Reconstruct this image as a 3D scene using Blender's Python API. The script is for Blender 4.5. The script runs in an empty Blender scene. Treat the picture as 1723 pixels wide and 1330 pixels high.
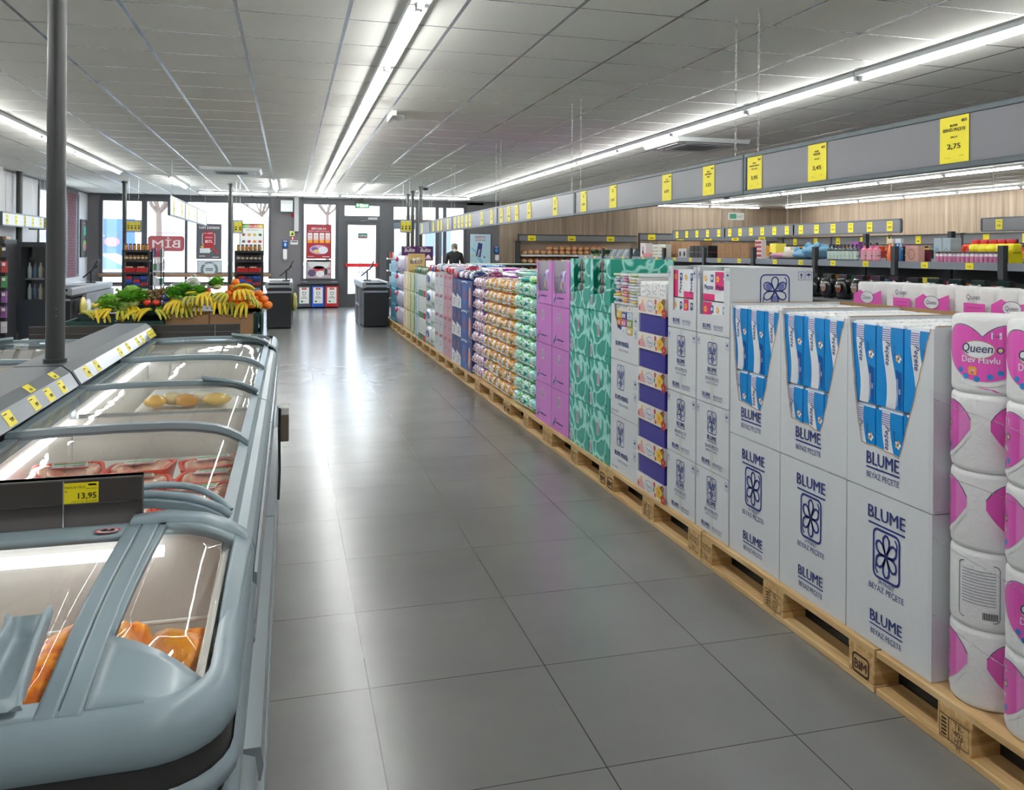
import bpy, math, random
from mathutils import Vector, Matrix
PI=math.pi; R=math.radians
random.seed(7)
SC=bpy.context.scene; COL=SC.collection
# ---------------------------------------------------------------- camera, sky, sun, exposure
CAMZ=1.436; YAW=.2745
cd=bpy.data.cameras.new('camera'); cam=bpy.data.objects.new('camera',cd); COL.objects.link(cam)
cd.sensor_fit='HORIZONTAL'; cd.sensor_width=36; cd.lens=1416.5*36/1723
cd.shift_x=-24/1723; cd.shift_y=-240.5/1723; cd.clip_start=.05; cd.clip_end=300
cam.matrix_world=Matrix.Translation((0,0,CAMZ))@Matrix.Rotation(-YAW,4,'Z')@Matrix.Rotation(PI/2,4,'X')@Matrix.Rotation(.0068,4,'Z')
SC.camera=cam
SC.view_settings.view_transform='Standard'; SC.view_settings.look='None'
SC.view_settings.exposure=1.0; SC.view_settings.gamma=1; SC.view_settings.use_curve_mapping=False
SC.cycles.max_bounces=10; SC.cycles.transparent_max_bounces=24; SC.cycles.diffuse_bounces=5
SC.cycles.sample_clamp_indirect=6; SC.cycles.caustics_reflective=False; SC.cycles.caustics_refractive=False; SC.cycles.blur_glossy=.5
w=bpy.data.worlds.new('world'); SC.world=w; w.use_nodes=True
bg=w.node_tree.nodes['Background']; bg.inputs[0].default_value=(.74,.87,1,1); bg.inputs[1].default_value=4.2
sd=bpy.data.lights.new('sun','SUN'); sun=bpy.data.objects.new('sun',sd); COL.objects.link(sun)
sd.energy=2.5; sd.angle=R(3); sd.color=(1,.95,.88); sun.rotation_euler=(R(52),0,R(-150))
TUBE_E=30.0
# ---------------------------------------------------------------- helpers
def lin(h):
    h=h.lstrip('#'); o=[]
    if len(h)==3: h=''.join(c*2 for c in h)
    for i in (0,2,4):
        c=int(h[i:i+2],16)/255; o.append(c/12.92 if c<=.04045 else ((c+.055)/1.055)**2.4)
    return (o[0],o[1],o[2],1)
MC={}
def mat(hexc,rough=.5,metal=0,spec=.5,emit=0,alpha=1,coat=0,noise=0,nscale=30,bump=0,name=None):
    key=(hexc,rough,metal,spec,emit,alpha,coat,noise,nscale,bump)
    if key in MC: return MC[key]
    m=bpy.data.materials.new(name or 'm_'+hexc.strip('#')); m.use_nodes=True; nt=m.node_tree; b=nt.nodes['Principled BSDF']
    c=lin(hexc); b.inputs['Base Color'].default_value=c; b.inputs['Roughness'].default_value=rough
    b.inputs['Metallic'].default_value=metal; b.inputs['Specular IOR Level'].default_value=spec
    if coat: b.inputs['Coat Weight'].default_value=coat; b.inputs['Coat Roughness'].default_value=.15
    if emit: b.inputs['Emission Color'].default_value=c; b.inputs['Emission Strength'].default_value=emit
    if alpha<1: b.inputs['Alpha'].default_value=alpha
    if noise or bump:
        tc=nt.nodes.new('ShaderNodeTexCoord'); n=nt.nodes.new('ShaderNodeTexNoise'); n.inputs['Scale'].default_value=nscale; n.inputs['Detail'].default_value=4
        nt.links.new(tc.outputs['Object'],n.inputs['Vector'])
        if noise:
            cr=nt.nodes.new('ShaderNodeMapRange'); cr.inputs[3].default_value=1-noise; cr.inputs[4].default_value=1+noise*.5
            nt.links.new(n.outputs['Fac'],cr.inputs[0])
            mx=nt.nodes.new('ShaderNodeVectorMath'); mx.operation='SCALE'; mx.inputs[0].default_value=c[:3]
            nt.links.new(cr.outputs[0],mx.inputs['Scale']); nt.links.new(mx.outputs[0],b.inputs['Base Color'])
        if bump:
            bp=nt.nodes.new('ShaderNodeBump'); bp.inputs['Strength'].default_value=bump; bp.inputs['Distance'].default_value=.004
            nt.links.new(n.outputs['Fac'],bp.inputs['Height']); nt.links.new(bp.outputs[0],b.inputs['Normal'])
    MC[key]=m; return m
def nodemat(name): 
    m=bpy.data.materials.new(name); m.use_nodes=True; return m,m.node_tree,m.node_tree.nodes['Principled BSDF']
def N(nt,t,**k):
    n=nt.nodes.new('ShaderNode'+t)
    for a,b in k.items(): setattr(n,a,b)
    return n
def math_(nt,op,a,b=None,c=None):
    n=N(nt,'Math',operation=op)
    for i,x in enumerate((a,b,c)):
        if x is None: continue
        if isinstance(x,(int,float)): n.inputs[i].default_value=x
        else: nt.links.new(x,n.inputs[i])
    return n.outputs[0]
def mixc(nt,fac,a,b):
    n=N(nt,'Mix',data_type='RGBA')
    for i,x in ((0,fac),(6,a),(7,b)):
        if isinstance(x,(int,float)): n.inputs[i].default_value=x
        elif isinstance(x,tuple): n.inputs[i].default_value=x
        else: nt.links.new(x,n.inputs[i])
    return n.outputs[2]
def ramp(nt,src,stops,interp='LINEAR'):
    n=N(nt,'ValToRGB'); n.color_ramp.interpolation=interp; e=n.color_ramp.elements
    e[0].position,e[0].color=stops[0]; e[1].position,e[1].color=stops[-1]
    for p,c in stops[1:-1]: q=e.new(p); q.color=c
    nt.links.new(src,n.inputs[0]); return n.outputs[0]
def glassmat(name,tint=(1,1,1,1),refl=1.0,rough=.0,bump=0):
    m=bpy.data.materials.new(name); m.use_nodes=True; nt=m.node_tree; nt.nodes.clear()
    o=N(nt,'OutputMaterial'); mx=N(nt,'MixShader'); tr=N(nt,'BsdfTransparent'); tr.inputs[0].default_value=tint
    gl=N(nt,'BsdfGlossy'); gl.inputs['Roughness'].default_value=rough
    lw=N(nt,'LayerWeight'); lw.inputs[0].default_value=.5
    f=math_(nt,'MULTIPLY',math_(nt,'ADD',math_(nt,'MULTIPLY',math_(nt,'POWER',lw.outputs['Facing'],4.0),.75),.045),refl)
    if bump:
        tc=N(nt,'TexCoord'); n=N(nt,'TexNoise'); n.inputs['Scale'].default_value=4; nt.links.new(tc.outputs['Object'],n.inputs['Vector'])
        bp=N(nt,'Bump'); bp.inputs['Strength'].default_value=bump; bp.inputs['Distance'].default_value=.02; nt.links.new(n.outputs['Fac'],bp.inputs['Height']); nt.links.new(bp.outputs[0],gl.inputs['Normal'])
    nt.links.new(f,mx.inputs[0]); nt.links.new(tr.outputs[0],mx.inputs[1]); nt.links.new(gl.outputs[0],mx.inputs[2]); nt.links.new(mx.outputs[0],o.inputs[0]); return m
GCACHE={}
def glyphs(s,bold=0):
    k=(s,bold)
    if k in GCACHE: return GCACHE[k]
    cu=bpy.data.curves.new('t','FONT'); cu.body=s; cu.size=1; cu.resolution_u=2; cu.offset=bold
    o=bpy.data.objects.new('t',cu); COL.objects.link(o)
    dg=bpy.context.evaluated_depsgraph_get(); me=bpy.data.meshes.new_from_object(o.evaluated_get(dg))
    vs=[(v.co.x,v.co.y) for v in me.vertices]; fs=[tuple(p.vertices) for p in me.polygons]
    x0=min([v[0] for v in vs],default=0); x1=max([v[0] for v in vs],default=0)
    bpy.data.objects.remove(o); bpy.data.curves.remove(cu); bpy.data.meshes.remove(me)
    GCACHE[k]=(vs,fs,x0,x1); return GCACHE[k]
class MB:
    def __init__(s): s.v=[];s.f=[];s.m=[];s.mats=[];s.sm=[]
    def mi(s,m):
        if m not in s.mats: s.mats.append(m)
        return s.mats.index(m)
    def add(s,vs,fs,m,smooth=False):
        o=len(s.v); s.v.extend([tuple(v) for v in vs]); i=s.mi(m)
        for f in fs: s.f.append(tuple(o+a for a in f)); s.m.append(i); s.sm.append(smooth)
        return s
    def box(s,x0,y0,z0,x1,y1,z1,m):
        if x0>x1:x0,x1=x1,x0
        if y0>y1:y0,y1=y1,y0
        if z0>z1:z0,z1=z1,z0
        return s.add([(x0,y0,z0),(x1,y0,z0),(x1,y1,z0),(x0,y1,z0),(x0,y0,z1),(x1,y0,z1),(x1,y1,z1),(x0,y1,z1)],
          [(0,3,2,1),(4,5,6,7),(0,1,5,4),(1,2,6,5),(2,3,7,6),(3,0,4,7)],m)
    def prism(s,poly,axis,a,b,m,smooth=False):
        # poly 2D in the other two axes (x: (y,z)  y: (x,z)  z: (x,y))
        def P(p,t): return (t,p[0],p[1]) if axis=='x' else ((p[0],t,p[1]) if axis=='y' else (p[0],p[1],t))
        n=len(poly); vs=[P(p,a) for p in poly]+[P(p,b) for p in poly]
        ar=sum(poly[i][0]*poly[(i+1)%n][1]-poly[(i+1)%n][0]*poly[i][1] for i in range(n))
        flip=(ar>0)!=((b>a)) ; flip = flip if axis!='y' else not flip
        fs=[(i,(i+1)%n,n+(i+1)%n,n+i) for i in range(n)]
        caps=[tuple(range(n))[::-1],tuple(range(n,2*n))]
        if flip: fs=[f[::-1] for f in fs]; caps=[c[::-1] for c in caps]
        s.add(vs,fs,m,smooth); return s.add(vs,caps,m)
    def tube(s,pts,r,m,n=8,smooth=True,caps=True):
        pts=[Vector(p) for p in pts]; vs=[];fs=[]
        rr=r if isinstance(r,(list,tuple)) else [r]*len(pts)
        up=None
        for i,p in enumerate(pts):
            d=(pts[min(i+1,len(pts)-1)]-pts[max(i-1,0)]).normalized()
            if up is None: up=Vector((0,0,1)) if abs(d.z)<.9 else Vector((1,0,0))
            a=d.cross(up).normalized(); b=a.cross(d).normalized(); up=b
            for k in range(n): t=2*PI*k/n; vs.append(p+(a*math.cos(t)+b*math.sin(t))*rr[i])
        for i in range(len(pts)-1):
            for k in range(n): fs.append((i*n+k,i*n+(k+1)%n,(i+1)*n+(k+1)%n,(i+1)*n+k))
        s.add(vs,fs,m,smooth)
        if caps: s.add(vs,[tuple(range(n))[::-1],tuple(range((len(pts)-1)*n,len(pts)*n))],m)
        return s
    def lathe(s,prof,m,c=(0,0,0),n=16,smooth=True,sx=1,sy=1,caps=True):
        vs=[];fs=[]
        for r,z in prof:
            for k in range(n): t=2*PI*k/n; vs.append((c[0]+r*sx*math.cos(t),c[1]+r*sy*math.sin(t),c[2]+z))
        L=len(prof)
        for i in range(L-1):
            for k in range(n): fs.append((i*n+k,i*n+(k+1)%n,(i+1)*n+(k+1)%n,(i+1)*n+k))
        s.add(vs,fs,m,smooth)
        if caps: s.add(vs,[tuple(range(n))[::-1],tuple(range((L-1)*n,L*n))],m)
        return s
    def ball(s,c,r,m,n=12,k=8,jit=0,rnd=random):
        rx,ry,rz=(r,r,r) if isinstance(r,(int,float)) else r
        vs=[(c[0],c[1],c[2]-rz)];fs=[]
        for i in range(1,k):
            a=PI*i/k
            for j in range(n):
                t=2*PI*j/n; q=1+rnd.uniform(-jit,jit)
                vs.append((c[0]+rx*q*math.sin(a)*math.cos(t),c[1]+ry*q*math.sin(a)*math.sin(t),c[2]-rz*q*math.cos(a)))
        vs.append((c[0],c[1],c[2]+rz)); L=len(vs)-1
        for j in range(n):
            fs.append((0,1+(j+1)%n,1+j)); fs.append((L,L-n+j,L-n+(j+1)%n))
            for i in range(k-2): a=1+i*n; fs.append((a+j,a+(j+1)%n,a+n+(j+1)%n,a+n+j))
        return s.add(vs,fs,m,True)
    def pillow(s,c,d,m,n=6,pinch=.35,jit=.0,rnd=random,e=.45):
        # soft packet: box superellipsoid
        vs=[];fs=[];K=8;Nn=16
        def sg(a,p): return math.copysign(abs(a)**p,a)
        for i in range(K+1):
            ph=-PI/2+PI*i/K
            for j in range(Nn):
                t=2*PI*j/Nn; q=1+rnd.uniform(-jit,jit)
                vs.append((c[0]+d[0]/2*sg(math.cos(ph),e)*sg(math.cos(t),e)*q,c[1]+d[1]/2*sg(math.cos(ph),e)*sg(math.sin(t),e)*q,c[2]+d[2]/2*sg(math.sin(ph),e)*q))
        for i in range(K):
            for j in range(Nn): fs.append((i*Nn+j,i*Nn+(j+1)%Nn,(i+1)*Nn+(j+1)%Nn,(i+1)*Nn+j))
        return s.add(vs,fs,m,True)
    def empty(s): return not s.f
    def xf(s,M):
        s.v=[tuple(M@Vector(v)) for v in s.v]; return s
    def build(s,name,parent=None,base=None,bevel=0,seg=1,subsurf=0):
        me=bpy.data.meshes.new(name); off=Vector((0,0,0))
        if parent is not None: off=parent.matrix_basis.translation.copy(); 
        if parent is not None and parent.parent is not None: off=off+parent.parent.matrix_basis.translation
        if base is not None and parent is None: off=Vector(base)
        me.from_pydata([tuple(Vector(v)-off) for v in s.v],[],s.f); me.update()
        for m in s.mats: me.materials.append(m)
        me.polygons.foreach_set('material_index',s.m); me.polygons.foreach_set('use_smooth',s.sm)
        o=bpy.data.objects.new(name,me); COL.objects.link(o)
        if parent is not None: o.parent=parent
        elif base is not None: o.location=off
        if bevel:
            b=o.modifiers.new('b','BEVEL'); b.width=bevel; b.segments=seg; b.limit_method='ANGLE'; b.angle_limit=R(50); b.harden_normals=False
        if subsurf: q=o.modifiers.new('s','SUBSURF'); q.levels=subsurf; q.render_levels=subsurf
        return o
class Face:
    """printing on a surface: local (u,v) metres -> space"""
    def __init__(s,mb,o,ux,vy,eps=.0012,fn=None):
        s.mb=mb; s.o=Vector(o); s.u=Vector(ux); s.v=Vector(vy); s.n=s.u.cross(s.v).normalized(); s.e=eps; s.fn=fn; s.k=0
    def P(s,x,y,lay=1):
        if s.fn: return s.fn(x,y,s.e*lay)
        return s.o+s.u*x+s.v*y+s.n*(s.e*lay)
    def poly(s,pts,m,lay=1):
        s.mb.add([s.P(x,y,lay) for x,y in pts],[tuple(range(len(pts)))],m); return s
    def rect(s,x0,y0,x1,y1,m,lay=1,sub=1):
        if sub==1: return s.poly([(x0,y0),(x1,y0),(x1,y1),(x0,y1)],m,lay)
        for i in range(sub):
            a=x0+(x1-x0)*i/sub; b=x0+(x1-x0)*(i+1)/sub; s.poly([(a,y0),(b,y0),(b,y1),(a,y1)],m,lay)
        return s
    def fan(s,pts,m,lay=1):
        cx=sum(p[0] for p in pts)/len(pts); cy=sum(p[1] for p in pts)/len(pts)
        vs=[s.P(cx,cy,lay)]+[s.P(x,y,lay) for x,y in pts]; n=len(pts)
        s.mb.add(vs,[(0,1+i,1+(i+1)%n) for i in range(n)],m); return s
    def oval(s,x,y,rx,ry,m,lay=1,n=12):
        us=[-math.cos(PI*i/n) for i in range(n+1)]
        for a,b in zip(us,us[1:]): ha,hb=ry*math.sqrt(max(0,1-a*a)),ry*math.sqrt(max(0,1-b*b)); s.poly([(x+rx*a,y-ha),(x+rx*b,y-hb),(x+rx*b,y+hb),(x+rx*a,y+ha)],m,lay)
        return s
    def disc(s,x,y,rx,ry,m,lay=1,n=14,rot=0):
        c,q=math.cos(rot),math.sin(rot)
        return s.fan([(x+rx*math.cos(2*PI*k/n)*c-ry*math.sin(2*PI*k/n)*q,y+rx*math.cos(2*PI*k/n)*q+ry*math.sin(2*PI*k/n)*c) for k in range(n)],m,lay)
    def line(s,pts,w,m,lay=1,closed=False):
        n=len(pts); L=[];
        for i in range(n):
            a=pts[(i-1)%n] if (closed or i>0) else pts[i]; b=pts[(i+1)%n] if (closed or i<n-1) else pts[i]
            dx,dy=b[0]-a[0],b[1]-a[1]; l=math.hypot(dx,dy) or 1; nx,ny=-dy/l*w/2,dx/l*w/2
            L.append(((pts[i][0]+nx,pts[i][1]+ny),(pts[i][0]-nx,pts[i][1]-ny)))
        vs=[]; 
        for a,b in L: vs+= [s.P(*a,lay),s.P(*b,lay)]
        fs=[(2*i+1,2*((i+1)%n)+1,2*((i+1)%n),2*i) for i in range(n if closed else n-1)]
        s.mb.add(vs,fs,m); return s
    def ring(s,x,y,rx,ry,w,m,lay=1,n=14,rot=0):
        c,q=math.cos(rot),math.sin(rot)
        return s.line([(x+rx*math.cos(2*PI*k/n)*c-ry*math.sin(2*PI*k/n)*q,y+rx*math.cos(2*PI*k/n)*q+ry*math.sin(2*PI*k/n)*c) for k in range(n)],w,m,lay,True)
    def text(s,t,x,y,size,m,align='c',width=None,bold=0,rot=0,lay=1.5,flip=False,slant=0):
        vs,fs,x0,x1=glyphs(t,0)
        if not vs: return s
        sx=size
        if width: sx=width/max(x1-x0,1e-6)
        ox=-(x0+x1)/2 if align=='c' else (-x0 if align=='l' else -x1)
        c,q=math.cos(rot),math.sin(rot); out=[]
        for a,b in vs:
            X=(a+ox+slant*b)*sx*(-1 if flip else 1); Y=b*size
            out.append(s.P(x+X*c-Y*q,y+X*q+Y*c,lay))
        ff=[f[::-1] for f in fs] if flip else fs; s.mb.add(out,ff,m)
        if bold:
            b=min(.014,bold*1.1)*size; n=(s.P(x,y,lay+1)-s.P(x,y,lay)).normalized()*.0004; d=s.P(x+b*c,y+b*q,lay)-s.P(x,y,lay); s.mb.add([p+d+n for p in out],ff,m); s.mb.add([p-d+n*2 for p in out],ff,m)
        return s
def rrect(x0,y0,x1,y1,r,n=4):
    p=[]
    for cx,cy,a in ((x1-r,y1-r,0),(x0+r,y1-r,90),(x0+r,y0+r,180),(x1-r,y0+r,270)):
        for k in range(n+1): t=R(a+90*k/n); p.append((cx+r*math.cos(t),cy+r*math.sin(t)))
    return p
def tag(o,label,cat,group=None,kind=None):
    o['label']=label; o['category']=cat
    if group: o['group']=group
    if kind: o['kind']=kind
    return o
def thing(name,label,cat,loc=(0,0,0),group=None,rz=0):
    o=bpy.data.objects.new(name,None); COL.objects.link(o); o.location=loc; o.rotation_euler[2]=rz; o.empty_display_size=.1
    return tag(o,label,cat,group)
def struct(o): o['kind']='structure'; return o
def kids(o): return [c for c in bpy.data.objects if c.parent==o]
def dup(root,loc=None,rz=None,label=None,group=None,rot=None,scale=None):
    def cp(o,par,chs):
        c=o.copy(); COL.objects.link(c); c.parent=par
        for x in chs.get(o,()): cp(x,c,chs)
        return c
    chs={}; 
    for c in TREE(root): chs.setdefault(c.parent,[]).append(c)
    r=cp(root,None,chs)
    if loc is not None: r.location=loc
    if rz is not None: r.rotation_euler[2]=rz
    if rot is not None: r.rotation_euler=rot
    if scale is not None: r.scale=scale
    if label: r['label']=label
    if group: r['group']=group
    return r
TC={}
def TREE(root):
    if root.name in TC: return TC[root.name]
    out=list(root.children_recursive); TC[root.name]=out; return out
ORD=['','first','second','third','fourth','fifth','sixth','seventh','eighth','ninth','tenth','eleventh','twelfth','thirteenth','fourteenth','fifteenth','sixteenth','seventeenth','eighteenth','nineteenth','twentieth']
def ordn(n): return ORD[n] if n<len(ORD) else str(n)+'th'
BLACK=mat('#15171a',.5); DARK=mat('#2e3034',.45); CHAR=mat('#45474a',.5); WHITE=mat('#e8e8e6',.6); NAVY=mat('#1d2a66',.55); YEL=mat('#f2e21c',.45); RED=mat('#c01f2a',.45); STEEL=mat('#a9afb4',.3,metal=.9)
INK=mat('#16160f',.6); BLUE=mat('#1668b8',.4); GREEN=mat('#1f8a3c',.5)
# ---------------------------------------------------------------- floor and ceiling
YB=22.0; XL=-4.6; XR=14.2; YN=-4.0; CZ=2.77
m,nt,b=nodemat('floor_tiles'); tc=N(nt,'TexCoord'); sp=N(nt,'SeparateXYZ'); nt.links.new(tc.outputs['Object'],sp.inputs[0])
def gridline(nt,coord,off,per,wd):
    t=math_(nt,'FRACT',math_(nt,'DIVIDE',math_(nt,'SUBTRACT',coord,off),per)); d=math_(nt,'ABSOLUTE',math_(nt,'SUBTRACT',t,.5))
    return math_(nt,'GREATER_THAN',d,.5-wd/per/2)
gx=gridline(nt,sp.outputs[0],.263,.6,.004); gy=gridline(nt,sp.outputs[1],2.797,.6,.004); g=math_(nt,'MAXIMUM',gx,gy)
# tile to tile tone and a fine speckle
fx=math_(nt,'FLOOR',math_(nt,'DIVIDE',math_(nt,'SUBTRACT',sp.outputs[0],.263),.6)); fy=math_(nt,'FLOOR',math_(nt,'DIVIDE',math_(nt,'SUBTRACT',sp.outputs[1],2.797),.6))
cb=N(nt,'CombineXYZ'); nt.links.new(fx,cb.inputs[0]); nt.links.new(fy,cb.inputs[1]); wn=N(nt,'TexWhiteNoise',noise_dimensions='3D'); nt.links.new(cb.outputs[0],wn.inputs[0])
n1=N(nt,'TexNoise'); n1.inputs['Scale'].default_value=1.7; n1.inputs['Detail'].default_value=5; nt.links.new(tc.outputs['Object'],n1.inputs['Vector'])
n2=N(nt,'TexNoise'); n2.inputs['Scale'].default_value=260; nt.links.new(tc.outputs['Object'],n2.inputs['Vector'])
base=ramp(nt,n1.outputs['Fac'],[(.3,lin('#737472')),(.7,lin('#7d7e7b'))])
tone=math_(nt,'ADD',math_(nt,'MULTIPLY',wn.outputs['Value'],.06),math_(nt,'ADD',math_(nt,'MULTIPLY',n2.outputs['Fac'],.14),.90))
vm=N(nt,'VectorMath',operation='SCALE'); nt.links.new(base,vm.inputs[0]); nt.links.new(tone,vm.inputs['Scale'])
nt.links.new(mixc(nt,g,vm.outputs[0],lin('#3c3d3c')),b.inputs['Base Color'])
nt.links.new(math_(nt,'ADD',math_(nt,'MULTIPLY',n1.outputs['Fac'],.04),.22),b.inputs['Roughness']); b.inputs['Specular IOR Level'].default_value=.55
bp=N(nt,'Bump'); bp.inputs['Strength'].default_value=.25; bp.inputs['Distance'].default_value=.002; nt.links.new(math_(nt,'MULTIPLY',g,-1),bp.inputs['Height']); nt.links.new(bp.outputs[0],b.inputs['Normal'])
q=MB(); q.box(XL-.2,YN-.2,-.1,XR+.2,YB+.15,0,m); struct(q.build('floor'))
m,nt,b=nodemat('ceiling_tiles'); tc=N(nt,'TexCoord'); sp=N(nt,'SeparateXYZ'); nt.links.new(tc.outputs['Object'],sp.inputs[0])
gx=gridline(nt,sp.outputs[0],-1.489,.6,.022); gy=gridline(nt,sp.outputs[1],4.945,.6,.013); g=math_(nt,'MAXIMUM',gx,gy)
n2=N(nt,'TexNoise'); n2.inputs['Scale'].default_value=170; nt.links.new(tc.outputs['Object'],n2.inputs['Vector'])
cc=ramp(nt,n2.outputs['Fac'],[(.3,lin('#e6e6e0')),(.7,lin('#f2f2ec'))])
nt.links.new(mixc(nt,g,cc,lin('#9aa2a8')),b.inputs['Base Color'])
nt.links.new(math_(nt,'SUBTRACT',.85,math_(nt,'MULTIPLY',g,.6)),b.inputs['Roughness']); nt.links.new(math_(nt,'MULTIPLY',g,.75),b.inputs['Metallic'])
ed=math_(nt,'MAXIMUM',gridline(nt,sp.outputs[0],-1.489,.6,.034),gridline(nt,sp.outputs[1],4.945,.6,.024))
bp=N(nt,'Bump'); bp.inputs['Strength'].default_value=.5; bp.inputs['Distance'].default_value=.004; nt.links.new(math_(nt,'MULTIPLY',math_(nt,'SUBTRACT',ed,g),1.),bp.inputs['Height']); nt.links.new(bp.outputs[0],b.inputs['Normal'])
q=MB(); q.box(XL-.2,YN-.2,CZ,XR+.2,YB+.15,CZ+.1,m); struct(q.build('ceiling'))
# ---------------------------------------------------------------- walls
def woodmat(name,c1,c2,c3,axis='z',sc=1):
    m,nt,b=nodemat(name); tc=N(nt,'TexCoord'); mp=N(nt,'Mapping'); nt.links.new(tc.outputs['Object'],mp.inputs[0])
    s=[38*sc,38*sc,38*sc]; s['xyz'.index(axis)]=1.6*sc; mp.inputs['Scale'].default_value=s
    n=N(nt,'TexNoise'); n.inputs['Scale'].default_value=1; n.inputs['Detail'].default_value=6; n.inputs['Distortion'].default_value=.6; nt.links.new(mp.outputs[0],n.inputs['Vector'])
    nt.links.new(ramp(nt,n.outputs['Fac'],[(.3,lin(c1)),(.5,lin(c2)),(.72,lin(c3))]),b.inputs['Base Color']); b.inputs['Roughness'].default_value=.6
    return m
WOODW=woodmat('wood_panelling','#857666','#9d8b78','#b0a08b','z',.28)
GREYW=mat('#6f6d70',.7,noise=.06,nscale=60); LGREY=mat('#c2c3c5',.6); FR=mat('#4a4c50',.45)
WT=.12
# the back wall: piers between the windows
def pier(x0,x1,z0,z1,m,name,t=WT): 
    q=MB(); q.box(x0,YB,z0,x1,YB+t,z1,m); return struct(q.build(name))
pier(XL,-4.33,0,CZ,GREYW,'wall_back')
pier(-.44,.285,0,CZ,GREYW,'wall_back')
pier(-4.33,-.44,0,.30,GREYW,'wall_back'); pier(.285,1.2,0,.66,FR,'wall_back')
pier(-4.33,-.44,2.66,CZ,FR,'wall_back'); pier(.285,5.0,2.68,CZ,FR,'wall_back')
pier(4.55,6.05,0,CZ,GREYW,'wall_back'); pier(5.43,XR,0,CZ,WOODW,'wall_back',t=-.03)
pier(6.05,XR,0,CZ,GREYW,'wall_back')
GLASS=glassmat('window_glass',(.96,.98,1,1),.8)
def window(n,x0,x1,z0,z1,mull=(),rails=(),fw=.06):
    r=MB(); y0,y1=YB-.02,YB+.08
    r.box(x0,y0,z0,x0+fw,y1,z1,FR); r.box(x1-fw,y0,z0,x1,y1,z1,FR); r.box(x0+fw,y0,z0,x1-fw,y1,z0+fw,FR); r.box(x0+fw,y0,z1-fw,x1-fw,y1,z1,FR)
    for a in mull: r.box(a-fw/2,y0,z0+fw,a+fw/2,y1,z1-fw,FR)
    for a in rails: r.box(x0+fw,y0+.01,a-fw/2,x1-fw,y1-.01,a+fw/2,FR)
    o=struct(r.build('window_%d'%n)); g=MB(); g.box(x0+fw*.6,YB+.02,z0+fw*.6,x1-fw*.6,YB+.03,z1-fw*.6,GLASS); p=g.build('pane',o); return o
window(1,-4.33,-3.36,.30,2.66,rails=(.86,.62)); window(2,-3.36,-1.40,.30,2.66,mull=(-2.42,),rails=(.86,.62)); window(3,-1.40,-.44,.30,2.66,rails=(.86,.62))
window(4,.285,1.20,.66,2.68,fw=.07)
window(5,2.52,4.55,0,2.68,mull=(3.22,3.75,3.95),rails=(2.22,),fw=.09)
# sill shelf along the windows
q=MB(); q.box(-4.33,YB-.16,.78,-.44,YB,.86,mat('#8b6a4e',.5)); q.box(-4.33,YB-.12,.56,-.44,YB,.60,mat('#5c4636',.5)); struct(q.build('trim_1'))
# entrance door with transom
q=MB()
for a,c in ((1.2,1.36),(2.24,2.52)): q.box(a,YB-.06,0,c,YB+.1,2.68,FR)
q.box(1.36,YB-.06,2.18,2.24,YB+.1,2.34,FR); q.box(1.36,YB-.06,2.60,2.24,YB+.1,2.68,FR)
for a,c in ((1.36,1.45),(2.15,2.24)): q.box(a,YB-.03,0,c,YB+.04,2.18,FR)
q.box(1.45,YB-.03,0,2.15,YB+.04,.34,FR); q.box(1.45,YB-.03,2.10,2.15,YB+.04,2.18,FR)
d=struct(q.build('door_1')); g=MB(); g.box(1.43,YB,.30,2.17,YB+.01,2.12,GLASS); g.box(1.36,YB,2.33,2.24,YB+.01,2.61,GLASS); g.build('pane',d)
g=MB(); g.box(1.38,YB-.12,1.03,2.20,YB-.07,1.12,mat('#d22a30',.4)); g.box(1.40,YB-.08,1.04,1.43,YB-.02,1.10,RED); g.box(2.15,YB-.08,1.04,2.18,YB-.02,1.10,RED); g.build('push_bar',d)
g=MB(); g.box(1.95,YB-.10,2.24,2.18,YB-.05,2.30,STEEL); g.tube([(1.75,YB-.08,2.20),(2.0,YB-.09,2.25)],.008,STEEL); g.build('door_closer',d)
# other walls
q=MB(); q.box(XR,YN,0,XR+.15,YB,CZ,WOODW); struct(q.build('wall_right'))
m,nt,b=nodemat('panel_wall'); b.inputs['Base Color'].default_value=lin('#c4c5c8'); b.inputs['Roughness'].default_value=.5
PANW=m
# left wall: panel part, windows, brick pier outside corner
for a,c,mm in ((YN,17.9,PANW),(21.1,YB,PANW)):
    q=MB(); q.box(XL-.12,a,0,XL,c,CZ,mm); struct(q.build('wall_left'))
q=MB(); q.box(XL-.12,17.9,0,XL,21.1,.82,PANW); q.box(XL-.12,17.9,2.66,XL,21.1,CZ,FR); struct(q.build('wall_left'))
for yy in (10.0,12.6,15.2): 
    q=MB(); q.box(XL,yy,0,XL+.10,yy+.35,CZ,LGREY); struct(q.build('wall_left'))
m,nt,b=nodemat('red_brick'); tc=N(nt,'TexCoord'); mp=N(nt,'Mapping'); nt.links.new(tc.outputs['Object'],mp.inputs[0]); mp.inputs['Rotation'].default_value=(0,R(90),R(90)); 
cbx=N(nt,'CombineXYZ'); sp=N(nt,'SeparateXYZ'); nt.links.new(tc.outputs['Object'],sp.inputs[0]); nt.links.new(math_(nt,'ADD',sp.outputs[1],sp.outputs[0]),cbx.inputs[0]); nt.links.new(sp.outputs[2],cbx.inputs[1])
br=N(nt,'TexBrick'); br.inputs['Scale'].default_value=4; br.inputs['Color1'].default_value=lin('#7c4450'); br.inputs['Color2'].default_value=lin('#6a3843'); br.inputs['Mortar'].default_value=lin('#4a2c34'); br.inputs['Mortar Size'].default_value=.03
nt.links.new(cbx.outputs[0],br.inputs[0]); nt.links.new(br.outputs[0],b.inputs['Base Color']); b.inputs['Roughness'].default_value=.8; BRICK=m
q=MB(); q.box(XL-.13,20.05,.82,XL+.02,20.80,2.66,BRICK); struct(q.build('wall_left'))
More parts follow.
